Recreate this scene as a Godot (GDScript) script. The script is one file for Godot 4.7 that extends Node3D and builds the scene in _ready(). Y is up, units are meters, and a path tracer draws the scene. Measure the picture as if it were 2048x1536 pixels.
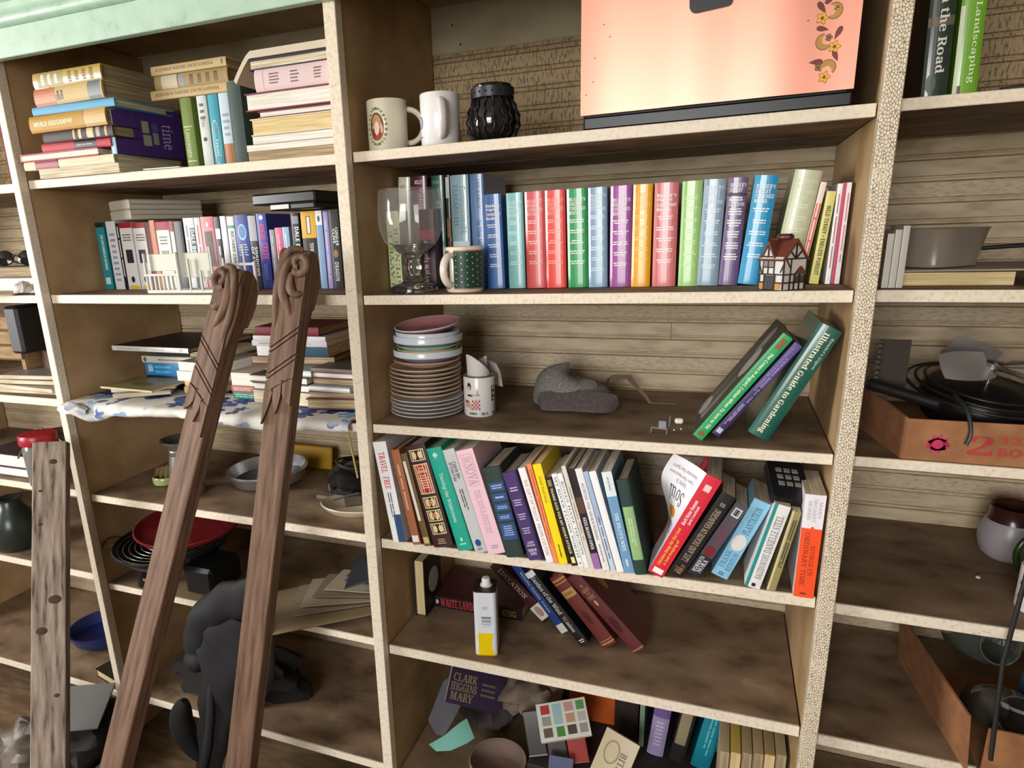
extends Node3D
# A built-in wall of shelves in an old house, crammed with books and household things.
# x runs along the shelves, y is up, z points from the shelves into the room; the stiles' front faces lie in z = 0.

const DEPTH := 0.475        # inside depth of the bookcase
const SET := 0.025          # how far the shelves lie behind the stiles' faces
var mats := {}
var texs := {}
var used_names := {}
var text_cache := {}
var rng := RandomNumberGenerator.new()

func _ready() -> void:
	rng.seed = 7
	camera_and_light()
	room()
	bookcase()
	shelf_mugs()
	shelf_digest()
	shelf_plates()
	shelf_leaning()
	shelf_can()
	shelf_jumble()
	left_top()
	left_second()
	left_cloth()
	left_pans()
	left_grill()
	posts()
	far_left()
	far_right()

func camera_and_light() -> void:
	var cam := Camera3D.new()
	cam.name = "camera"
	cam.near = 0.05
	cam.far = 60.0
	var f := 1328.075
	cam.set_frustum(1536.0 / f * cam.near, Vector2(103.5, 69.9) / f * cam.near, cam.near, cam.far)
	cam.position = Vector3(0.7290, 1.5250, 1.2542)
	cam.rotation_degrees = Vector3(-15.7051, 21.8045, -2.0704)
	add_child(cam)
	cam.current = true
	var sky := Sky.new()
	var sm := ProceduralSkyMaterial.new()
	sm.sky_top_color = Color(0.90, 0.93, 0.98)
	sm.sky_horizon_color = Color(0.98, 0.98, 0.98)
	sm.ground_horizon_color = Color(0.62, 0.64, 0.58)
	sm.ground_bottom_color = Color(0.45, 0.47, 0.40)
	sm.sky_energy_multiplier = 1.0
	sky.sky_material = sm
	var env := Environment.new()
	env.background_mode = Environment.BG_SKY
	env.sky = sky
	env.background_energy_multiplier = 9.0
	env.tonemap_mode = Environment.TONE_MAPPER_LINEAR
	env.tonemap_exposure = 1.08
	env.sdfgi_enabled = true
	env.ssao_enabled = true
	env.ssil_enabled = true
	var we := WorldEnvironment.new()
	we.name = "daylight"
	we.environment = env
	add_child(we)
	# daylight entering by the windows behind the photographer: one soft light in each opening
	for w in WINDOWS:
		var a := AreaLight3D.new()
		a.name = "window_daylight"
		a.area_size = Vector2(w[1], w[2])
		a.light_color = Color(1.0, 0.99, 0.975)
		a.light_energy = w[4]
		a.area_normalize_energy = true
		a.area_range = 12.0
		a.shadow_enabled = true
		add_child(a, true)
		a.position = w[0]
		a.rotation_degrees.y = w[3]

# centre of opening, width, height, turn of its light about y (180 would shine to +z), energy
const WINDOWS := [
	[Vector3(0.25, 1.70, 3.58), 1.30, 1.34, 0.0, 4.6],
	[Vector3(-2.78, 1.66, 1.65), 1.20, 1.34, -90.0, 8.0],
]

# ---------------------------------------------------------------- helpers
class MB:
	var v := PackedVector3Array()
	var n := PackedVector3Array()
	func tri(a: Vector3, b: Vector3, c: Vector3) -> void:
		var m := (b - a).cross(c - a)
		if m.length_squared() < 1e-18:
			return
		m = m.normalized()
		v.append(a); v.append(c); v.append(b)
		n.append(m); n.append(m); n.append(m)
	func stri(a: Vector3, b: Vector3, c: Vector3, na: Vector3, nb: Vector3, nc: Vector3) -> void:
		v.append(a); v.append(c); v.append(b)
		n.append(na); n.append(nc); n.append(nb)
	func quad(a: Vector3, b: Vector3, c: Vector3, d: Vector3) -> void:
		tri(a, b, c)
		tri(a, c, d)
	func box(c: Vector3, s: Vector3, bev := 0.0, xf := Transform3D()) -> void:
		var h := s / 2.0
		if bev <= 0.0:
			var p := []
			for i in 8:
				p.append(xf * (c + Vector3(h.x if i & 1 else -h.x, h.y if i & 2 else -h.y, h.z if i & 4 else -h.z)))
			quad(p[4], p[5], p[7], p[6]); quad(p[1], p[0], p[2], p[3])
			quad(p[5], p[1], p[3], p[7]); quad(p[0], p[4], p[6], p[2])
			quad(p[6], p[7], p[3], p[2]); quad(p[0], p[1], p[5], p[4])
			return
		var b := minf(bev, minf(h.x, minf(h.y, h.z)) * 0.9)
		# chamfered box: for each corner three points
		var q := {}
		for i in 8:
			var sx := 1.0 if i & 1 else -1.0
			var sy := 1.0 if i & 2 else -1.0
			var sz := 1.0 if i & 4 else -1.0
			q[i] = [xf * (c + Vector3(sx * h.x, sy * (h.y - b), sz * (h.z - b))), xf * (c + Vector3(sx * (h.x - b), sy * h.y, sz * (h.z - b))), xf * (c + Vector3(sx * (h.x - b), sy * (h.y - b), sz * h.z))]
		quad(q[4][2], q[5][2], q[7][2], q[6][2]); quad(q[1][2], q[0][2], q[2][2], q[3][2])
		quad(q[5][0], q[1][0], q[3][0], q[7][0]); quad(q[0][0], q[4][0], q[6][0], q[2][0])
		quad(q[6][1], q[7][1], q[3][1], q[2][1]); quad(q[0][1], q[1][1], q[5][1], q[4][1])
		# edges along x, y, z
		for e in [[4, 5, 2, 1], [2, 3, 2, 1], [6, 7, 1, 2], [0, 1, 1, 2]]:
			if e[0] == 4 or e[0] == 2:
				quad(q[e[0]][1], q[e[1]][1], q[e[1]][2], q[e[0]][2])
			else:
				quad(q[e[0]][2], q[e[1]][2], q[e[1]][1], q[e[0]][1])
		for e in [[5, 7], [0, 2]]:
			quad(q[e[0]][2], q[e[0]][0], q[e[1]][0], q[e[1]][2])
		for e in [[4, 6], [1, 3]]:
			quad(q[e[0]][0], q[e[0]][2], q[e[1]][2], q[e[1]][0])
		for e in [[3, 7], [0, 4]]:
			quad(q[e[0]][0], q[e[0]][1], q[e[1]][1], q[e[1]][0])
		for e in [[2, 6], [1, 5]]:
			quad(q[e[0]][1], q[e[0]][0], q[e[1]][0], q[e[1]][1])
		for i in 8:
			var odd := ((i & 1) + ((i >> 1) & 1) + ((i >> 2) & 1)) % 2
			if odd == 1:
				tri(q[i][0], q[i][1], q[i][2])
			else:
				tri(q[i][0], q[i][2], q[i][1])
	# polygon (x, y), counter-clockwise, extruded along z from z0 to z1, then moved by xf
	func prism(poly: PackedVector2Array, z0: float, z1: float, xf := Transform3D(), smooth_from := 1.0) -> void:
		if Geometry2D.is_polygon_clockwise(poly):
			poly = poly.duplicate()
			poly.reverse()
		var idx := Geometry2D.triangulate_polygon(poly)
		for i in range(0, idx.size(), 3):
			var a := poly[idx[i]]
			var b := poly[idx[i + 1]]
			var c := poly[idx[i + 2]]
			if (b - a).cross(c - a) < 0.0:
				var t := b
				b = c
				c = t
			tri(xf * Vector3(a.x, a.y, z1), xf * Vector3(b.x, b.y, z1), xf * Vector3(c.x, c.y, z1))
			tri(xf * Vector3(a.x, a.y, z0), xf * Vector3(c.x, c.y, z0), xf * Vector3(b.x, b.y, z0))
		var m := poly.size()
		for i in m:
			var a := poly[i]
			var b := poly[(i + 1) % m]
			quad(xf * Vector3(a.x, a.y, z0), xf * Vector3(b.x, b.y, z0), xf * Vector3(b.x, b.y, z1), xf * Vector3(a.x, a.y, z1))
	# profile of (radius, height) from bottom outside to the end, turned about y
	func lathe(prof: Array, seg := 32, xf := Transform3D(), sx := 1.0, sz := 1.0) -> void:
		var rows := []
		for k in prof.size():
			var p: Vector2 = prof[k]
			var row := []
			for i in seg + 1:
				var a := TAU * i / seg
				row.append(xf * Vector3(p.x * cos(a) * sx, p.y, -p.x * sin(a) * sz))
			rows.append(row)
		sheet(rows, true, 40.0)
	# grid of points: rows of equal length; normals smoothed except over sharp bends between rows
	func sheet(rows: Array, wrap := false, sharp := 180.0) -> void:
		var R := rows.size()
		var K: int = rows[0].size()
		var fn := []
		for r in R - 1:
			var row := []
			for k in K - 1:
				var a: Vector3 = rows[r][k]
				var b: Vector3 = rows[r][k + 1]
				var c: Vector3 = rows[r + 1][k + 1]
				var d: Vector3 = rows[r + 1][k]
				row.append(((c - a).cross(d - b)).normalized())
			fn.append(row)
		var cosl := cos(deg_to_rad(sharp))
		for r in R - 1:
			for k in K - 1:
				var m: Vector3 = fn[r][k]
				if m.length_squared() < 0.5:
					continue
				var ns := []
				for c4 in [[r, k], [r, k + 1], [r + 1, k + 1], [r + 1, k]]:
					var s := Vector3.ZERO
					for dr in [-1, 0]:
						for dk in [-1, 0]:
							var rr: int = c4[0] + dr
							var kk: int = c4[1] + dk
							if wrap:
								kk = posmod(kk, K - 1)
							if rr < 0 or rr >= R - 1 or kk < 0 or kk >= K - 1:
								continue
							var o: Vector3 = fn[rr][kk]
							if o.dot(m) >= cosl:
								s += o
					ns.append(s.normalized() if s.length_squared() > 1e-9 else m)
				var a: Vector3 = rows[r][k]
				var b: Vector3 = rows[r][k + 1]
				var c: Vector3 = rows[r + 1][k + 1]
				var d: Vector3 = rows[r + 1][k]
				if (b - a).cross(c - a).length_squared() > 1e-20:
					stri(a, b, c, ns[0], ns[1], ns[2])
				if (c - a).cross(d - a).length_squared() > 1e-20:
					stri(a, c, d, ns[0], ns[2], ns[3])
	# round bar through points
	func tube(pts: Array, rad: float, seg := 8, closed := false, sq := 1.0) -> void:
		var m := pts.size()
		var up := Vector3(0.31, 0.87, 0.37).normalized()
		var rows := []
		var last := Vector3.ZERO
		for i in m:
			var a: Vector3 = pts[posmod(i - 1, m)] if closed else pts[maxi(i - 1, 0)]
			var b: Vector3 = pts[(i + 1) % m] if closed else pts[mini(i + 1, m - 1)]
			var t := (b - a).normalized()
			var x := last - t * last.dot(t)
			if x.length_squared() < 1e-6:
				x = up - t * up.dot(t)
			x = x.normalized()
			last = x
			var y := t.cross(x)
			var row := []
			for k in seg + 1:
				var g := TAU * k / seg
				row.append(pts[i] + (x * cos(g) + y * sin(g) * sq) * rad)
			rows.append(row)
		if closed:
			rows.append(rows[0])
		sheet(rows, true)
		if not closed:
			for e in [0, m - 1]:
				var c: Vector3 = pts[e]
				for k in seg:
					if e == 0:
						tri(c, rows[0][k + 1], rows[0][k])
					else:
						tri(c, rows[e][k], rows[e][k + 1])
	func done() -> ArrayMesh:
		var am := ArrayMesh.new()
		if v.is_empty():
			return am
		var arr := []
		arr.resize(Mesh.ARRAY_MAX)
		arr[Mesh.ARRAY_VERTEX] = v
		arr[Mesh.ARRAY_NORMAL] = n
		am.add_surface_from_arrays(Mesh.PRIMITIVE_TRIANGLES, arr)
		return am

func numbered(called: String) -> String:
	var k: int = used_names.get(called, 0)
	used_names[called] = k + 1
	return called if k == 0 else "%s_%03d" % [called, k]

func thing(called: String, label: String, category: String, at := Transform3D(), group := "") -> Node3D:
	var o := Node3D.new()
	o.name = numbered(called)
	add_child(o)
	o.transform = at
	o.set_meta("label", label)
	o.set_meta("category", category)
	if group:
		o.set_meta("group", group)
	return o

func part(called: String, mesh: Mesh, m: Material, parent: Node3D, xf := Transform3D()) -> MeshInstance3D:
	var o := MeshInstance3D.new()
	o.name = called
	o.mesh = mesh
	o.material_override = m
	o.cast_shadow = GeometryInstance3D.SHADOW_CASTING_SETTING_ON
	parent.add_child(o, true)
	o.transform = xf
	return o

func single(called: String, label: String, category: String, mesh: Mesh, m: Material, at := Transform3D(), group := "") -> MeshInstance3D:
	var o := part(numbered(called), mesh, m, self, at)
	o.set_meta("label", label)
	o.set_meta("category", category)
	if group:
		o.set_meta("group", group)
	return o

func struct(called: String, mesh: Mesh, m: Material) -> MeshInstance3D:
	var o := part(called, mesh, m, self)
	o.set_meta("kind", "structure")
	return o

func at(x: float, y: float, z: float, ry := 0.0, rz := 0.0, rx := 0.0) -> Transform3D:
	return Transform3D(Basis.from_euler(Vector3(deg_to_rad(rx), deg_to_rad(ry), deg_to_rad(rz))), Vector3(x, y, z))

func boxm(c: Vector3, s: Vector3, bev := 0.0) -> ArrayMesh:
	var b := MB.new()
	b.box(c, s, bev)
	return b.done()

# colours are given as 0xRRGGBB of the thing itself
func col(h: int) -> Color:
	return Color((h >> 16 & 255) / 255.0, (h >> 8 & 255) / 255.0, (h & 255) / 255.0)

func mat(h: int, rough := 0.6, metal := 0.0, coat := 0.0) -> StandardMaterial3D:
	var key := "%x|%.2f|%.2f|%.2f" % [h, rough, metal, coat]
	if not mats.has(key):
		var m := StandardMaterial3D.new()
		m.albedo_color = col(h)
		m.roughness = rough
		m.metallic = metal
		if coat > 0.0:
			m.clearcoat_enabled = true
			m.clearcoat = coat
			m.clearcoat_roughness = 0.12
		mats[key] = m
	return mats[key]

func noise_tex(key: String, kind: int, freq: float, stops: Array, octaves := 4, size := 512, normal := false, ret := -1) -> NoiseTexture2D:
	if texs.has(key):
		return texs[key]
	var fn := FastNoiseLite.new()
	fn.noise_type = kind
	fn.frequency = freq
	fn.seed = key.hash() % 1000
	fn.fractal_octaves = octaves
	if octaves <= 1:
		fn.fractal_type = FastNoiseLite.FRACTAL_NONE
	if ret >= 0:
		fn.cellular_return_type = ret
		fn.cellular_jitter = 0.9
	var t := NoiseTexture2D.new()
	t.width = size
	t.height = size
	t.seamless = true
	t.seamless_blend_skirt = 0.2
	t.noise = fn
	if normal:
		t.as_normal_map = true
		t.bump_strength = 3.0
	elif stops.size():
		var g := Gradient.new()
		g.offsets = PackedFloat32Array(stops.map(func(s): return s[0]))
		g.colors = PackedColorArray(stops.map(func(s): return col(s[1])))
		t.color_ramp = g
	texs[key] = t
	return t

# a material whose colour comes from layered noise; scale in repeats per metre along x, y, z
func noisy(key: String, t: Texture2D, scale: Vector3, rough := 0.8, world := true, bump: Texture2D = null, bump_cm := 0.05, metal := 0.0) -> StandardMaterial3D:
	if mats.has(key):
		return mats[key]
	var m := StandardMaterial3D.new()
	m.albedo_texture = t
	m.uv1_triplanar = true
	m.uv1_world_triplanar = world
	m.uv1_triplanar_sharpness = 6.0
	m.uv1_scale = scale
	m.roughness = rough
	m.metallic = metal
	if bump:
		m.heightmap_enabled = true
		m.heightmap_texture = bump
		m.heightmap_scale = bump_cm
	mats[key] = m
	return m

func paper_mat(tone := 0) -> StandardMaterial3D:
	# the edges of leaves: fine lines across the thickness (the block's own x)
	var tones := [[0xb9a98c, 0xe2d6bd], [0xd8d2c6, 0xf1ece2], [0x8d7a5e, 0xb8a482], [0xc9b07c, 0xe4cfa0]]
	var c: Array = tones[tone]
	var t := noise_tex("pages%d" % tone, FastNoiseLite.TYPE_VALUE, 0.12, [[0.2, c[0]], [0.75, c[1]]], 2, 128)
	return noisy("page_edges%d" % tone, t, Vector3(38.0, 1.2, 1.2), 0.9, false)

func glass_mat(tint := 0xffffff, alpha := 0.05) -> StandardMaterial3D:
	var key := "glass%x" % tint
	if not mats.has(key):
		var m := StandardMaterial3D.new()
		var c := col(tint)
		c.a = alpha
		m.albedo_color = c
		m.roughness = 0.02
		m.metallic_specular = 0.5
		m.transparency = BaseMaterial3D.TRANSPARENCY_ALPHA
		m.refraction_enabled = true
		m.refraction_scale = 0.05
		mats[key] = m
	return mats[key]

func pane_mat() -> StandardMaterial3D:
	if not mats.has("pane"):
		var m := StandardMaterial3D.new()
		m.albedo_color = Color(0.97, 0.97, 0.95, 0.10)
		m.roughness = 0.03
		m.transparency = BaseMaterial3D.TRANSPARENCY_ALPHA
		mats["pane"] = m
	return mats["pane"]

# ---------------------------------------------------------------- lettering
func text_mesh(s: String, font: int) -> Array:
	var key := "%d|%s" % [font, s]
	if text_cache.has(key):
		return text_cache[key]
	var f := SystemFont.new()
	f.font_names = PackedStringArray([["Droid Sans", "Droid Serif", "Droid Sans", "Droid Serif", "Droid Serif"][font]])
	f.font_weight = [400, 400, 700, 700, 400][font]
	f.font_italic = font == 4
	var t := TextMesh.new()
	t.font = f
	t.text = s
	t.font_size = 24
	t.pixel_size = 0.01
	t.depth = 0.0
	t.curve_step = 3.0
	var arr := t.get_mesh_arrays()
	var vs: PackedVector3Array = arr[Mesh.ARRAY_VERTEX]
	var idx: PackedInt32Array = arr[Mesh.ARRAY_INDEX] if arr[Mesh.ARRAY_INDEX] != null else PackedInt32Array()
	var pts := PackedVector2Array()
	if idx.is_empty():
		for q in vs:
			pts.append(Vector2(q.x, q.y))
	else:
		for i in idx:
			pts.append(Vector2(vs[i].x, vs[i].y))
	var lo := Vector2(1e9, 1e9)
	var hi := -lo
	for q in pts:
		lo = lo.min(q)
		hi = hi.max(q)
	var out := []
	var d := (hi - lo).max(Vector2(1e-6, 1e-6))
	var norm := PackedVector2Array()
	for q in pts:
		norm.append((q - lo) / d)
	out = [norm, d.x / d.y]
	text_cache[key] = out
	return out

# writes s into the box (x0, y0)-(x1, y1) of a flat or curved face; turn 0 level, 1 reading downward, 2 reading upward, 3 upside down
func write(b: MB, s: String, x0: float, y0: float, x1: float, y1: float, turn: int, font: int, place: Callable) -> void:
	var tm := text_mesh(s, font)
	var pts: PackedVector2Array = tm[0]
	for i in range(0, pts.size() - 2, 3):
		var q := []
		for k in 3:
			var p: Vector2 = pts[i + k]
			if turn == 1:
				p = Vector2(p.y, 1.0 - p.x)
			elif turn == 2:
				p = Vector2(1.0 - p.y, p.x)
			elif turn == 3:
				p = Vector2(1.0 - p.x, 1.0 - p.y)
			q.append(Vector2(lerpf(x0, x1, p.x), lerpf(y0, y1, p.y)))
		if (q[1] - q[0]).cross(q[2] - q[0]) < 0.0:
			q = [q[0], q[2], q[1]]
		b.tri(place.call(q[0]), place.call(q[1]), place.call(q[2]))

# ---------------------------------------------------------------- the room and the bookcase
func wall_with_holes(u0: float, u1: float, h: float, holes: Array, place: Callable, t := 0.14) -> ArrayMesh:
	# vertical wall in (u, y) with rectangular holes [u0, u1, y0, y1]; place turns (u, y, depth) into a point
	var b := MB.new()
	var us := [u0, u1]
	var ys := [0.0, h]
	for q in holes:
		us.append(q[0]); us.append(q[1]); ys.append(q[2]); ys.append(q[3])
	us.sort()
	ys.sort()
	for i in us.size() - 1:
		for j in ys.size() - 1:
			var cu: float = (us[i] + us[i + 1]) / 2.0
			var cy: float = (ys[j] + ys[j + 1]) / 2.0
			if us[i + 1] - us[i] < 0.001 or ys[j + 1] - ys[j] < 0.001:
				continue
			var open := false
			for q in holes:
				if cu > q[0] and cu < q[1] and cy > q[2] and cy < q[3]:
					open = true
			if open:
				continue
			var lo: Vector3 = place.call(us[i], ys[j], 0.0)
			var hi: Vector3 = place.call(us[i + 1], ys[j + 1], t)
			b.box((lo + hi) / 2.0, (hi - lo).abs())
	return b.done()

func room() -> void:
	var plaster := noisy("plaster", noise_tex("plaster", FastNoiseLite.TYPE_SIMPLEX_SMOOTH, 0.02, [[0.2, 0x8f8472], [0.8, 0xa09482]]), Vector3(1.3, 1.3, 1.3), 0.9)
	var boards := noisy("floorboards", noise_tex("floorboards", FastNoiseLite.TYPE_SIMPLEX_SMOOTH, 0.02, [[0.2, 0x5a452f], [0.8, 0x7b6245]]), Vector3(0.6, 1, 3.0), 0.7)
	struct("floor", boxm(Vector3(0.2, -0.06, 1.55), Vector3(6.3, 0.12, 4.5)), boards)
	struct("ceiling", boxm(Vector3(0.2, 2.76, 1.55), Vector3(6.3, 0.12, 4.5)), mat(0xb4ac9c, 0.9))
	var hf := []
	for i in 1:
		var w: Array = WINDOWS[i]
		hf.append([w[0].x - w[1] / 2.0, w[0].x + w[1] / 2.0, w[0].y - w[2] / 2.0, w[0].y + w[2] / 2.0])
	struct("wall_front", wall_with_holes(-2.9, 3.3, 2.7, hf, func(u, y, d): return Vector3(u, y, 3.6 + d)), plaster)
	var wl: Array = WINDOWS[1]
	struct("wall_left", wall_with_holes(-0.6, 3.74, 2.7, [[wl[0].z - wl[1] / 2.0, wl[0].z + wl[1] / 2.0, wl[0].y - wl[2] / 2.0, wl[0].y + wl[2] / 2.0]], func(u, y, d): return Vector3(-2.8 - d, y, u)), plaster)
	struct("wall_right", boxm(Vector3(3.27, 1.35, 1.55), Vector3(0.14, 2.7, 4.5)), plaster)
	# window frames with a cross bar each
	for i in 2:
		var w: Array = WINDOWS[i]
		var b := MB.new()
		var hw: float = w[1] / 2.0
		var hh: float = w[2] / 2.0
		for s in [-1.0, 1.0]:
			b.box(Vector3(s * (hw - 0.02), 0, 0.08), Vector3(0.04, w[2], 0.05), 0.004)
			b.box(Vector3(0, s * (hh - 0.02), 0.08), Vector3(w[1], 0.04, 0.05), 0.004)
		b.box(Vector3(0, 0.0, 0.08), Vector3(w[1], 0.04, 0.05), 0.004)
		b.box(Vector3(0, 0.0, 0.08), Vector3(0.025, w[2], 0.03), 0.003)
		var o := struct("window_%d" % (i + 1), b.done(), mat(0xd9d6cc, 0.5))
		o.transform = Transform3D(Basis(Vector3.UP, deg_to_rad(w[3])), w[0])
	# the back wall behind the shelves: beaded boards, each nailed on by itself
	var wb := struct("wall_back", boxm(Vector3(0.2, 1.35, -DEPTH - 0.09), Vector3(6.3, 2.7, 0.14)), mat(0x4a3d30, 0.9))
	var crack := noise_tex("wall_crack", FastNoiseLite.TYPE_SIMPLEX, 0.045, [[0.1, 0xab9576], [0.28, 0xbfaa8a], [0.5, 0xc9b596], [0.8, 0xcfbc9e]], 4)
	var crack2 := noise_tex("wall_patch", FastNoiseLite.TYPE_SIMPLEX, 0.012, [[0.15, 0xb29c7c], [0.4, 0xc2ad8c], [0.6, 0xcab696], [0.9, 0xd0bd9f]], 5)
	var hgt := noise_tex("wall_height", FastNoiseLite.TYPE_SIMPLEX, 0.05, [], 4)
	var m1 := noisy("wall_paint_crackled", crack, Vector3(1.6, 5.0, 1.6), 0.55, true, hgt, 0.10)
	var m2 := noisy("wall_paint", crack2, Vector3(1.2, 4.0, 1.2), 0.55, true, hgt, 0.07)
	var peel := noise_tex("wall_peel", FastNoiseLite.TYPE_SIMPLEX, 0.03, [[0.0, 0x6a5a4a], [0.24, 0x786850], [0.30, 0x9e8664], [0.45, 0xb39a74], [0.7, 0xbba27c], [1.0, 0xaa926c]], 4)
	var m3 := noisy("wall_paint_peeling", peel, Vector3(7.0, 2.2, 2.2), 0.75, true, hgt, 0.12)
	var prof := PackedVector2Array([Vector2(0, -0.02), Vector2(0, 0.0), Vector2(0.0015, 0.0028), Vector2(0.0045, 0.0034), Vector2(0.0072, 0.0022), Vector2(0.0082, -0.0025), Vector2(0.0100, -0.0028), Vector2(0.0116, 0.0022), Vector2(0.0128, 0.0030), Vector2(0.0408, 0.0030), Vector2(0.0424, 0.0012), Vector2(0.0428, -0.02)])
	var joints := {26: 0.612, 41: -0.03, 43: 0.11, 40: 0.09, 12: 0.33, 8: 0.70, 5: -0.4}
	for k in 48:
		var y := 1.29 - 26 * 0.0432 + (k - 1) * 0.0432 + 0.0002
		if y < -0.01 or y > 1.955:
			continue
		var m := m2
		if y > 1.70 and y < 1.95:
			m = m3
		elif k % 3 == 0 or y < 0.3:
			m = m1
		var cuts := [-2.75, 3.15]
		if joints.has(k):
			cuts = [-2.75, joints[k], 3.15]
		for c in cuts.size() - 1:
			var b := MB.new()
			# profile (y, z) run along x
			b.prism(prof, cuts[c] + 0.0005, cuts[c + 1] - 0.0005, Transform3D(Basis(Vector3(0, 1, 0), Vector3(0, 0, 1), Vector3(1, 0, 0)), Vector3(0, y, -DEPTH - 0.003 - 0.0006 * ((k * 7) % 3))))
			part("board", b.done(), m, wb)
	var plain := noisy("wall_plain_board", noise_tex("plainboard", FastNoiseLite.TYPE_SIMPLEX_SMOOTH, 0.01, [[0.25, 0xab9c7f], [0.8, 0xbfb092]]), Vector3(1.0, 2.0, 1.0), 0.7)
	part("board", boxm(Vector3(0.2, 2.03, -DEPTH - 0.0085), Vector3(5.9, 0.145, 0.022), 0.002), plain, wb)
	for p in [Vector3(0.055, 2.02, -DEPTH + 0.003), Vector3(0.075, 1.975, -DEPTH + 0.003)]:
		var b := MB.new()
		b.lathe([Vector2(0, 0), Vector2(0.0026, 0.0), Vector2(0.0018, 0.0006), Vector2(0, 0.0008)], 8, Transform3D(Basis(Vector3.RIGHT, PI / 2), p))
		part("nail_head", b.done(), mat(0x2c241d, 0.7), wb)

var edge_mat: StandardMaterial3D
var edge_mat_c: StandardMaterial3D
var panel_mat: StandardMaterial3D
var top_mat: StandardMaterial3D

# shelves: [bay, top at left end, rise towards the right end, thickness]
const BAYS := {"far_left": [-1.925, -0.975], "left": [-0.951, -0.027], "middle": [0.0, 0.931], "right": [0.958, 1.90]}
const SHELVES := [
	["left", 1.6897, 0.0, 0.0206], ["left", 1.4012, 0.0, 0.0223], ["left", 1.108, 0.0, 0.020], ["left", 0.8277, 0.0, 0.0206], ["left", 0.5386, 0.0, 0.0184], ["left", 0.150, 0.0, 0.022],
	["middle", 1.6900, 0.0049, 0.0198], ["middle", 1.4000, 0.0091, 0.0201], ["middle", 1.1097, 0.0114, 0.0199], ["middle", 0.8233, 0.0121, 0.0229], ["middle", 0.5301, 0.0110, 0.0238], ["middle", 0.140, 0.0, 0.022],
	["right", 1.6976, 0.0, 0.0177], ["right", 1.4095, 0.0, 0.0198], ["right", 1.1207, 0.0, 0.0180], ["right", 0.8286, 0.0, 0.0214], ["right", 0.5331, 0.0, 0.0234], ["right", 0.140, 0.0, 0.022],
	["far_left", 1.686, 0.0, 0.022], ["far_left", 1.400, 0.0, 0.021], ["far_left", 1.110, 0.0, 0.022], ["far_left", 0.834, 0.0, 0.020], ["far_left", 0.560, 0.0, 0.020], ["far_left", 0.140, 0.0, 0.022],
]

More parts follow.
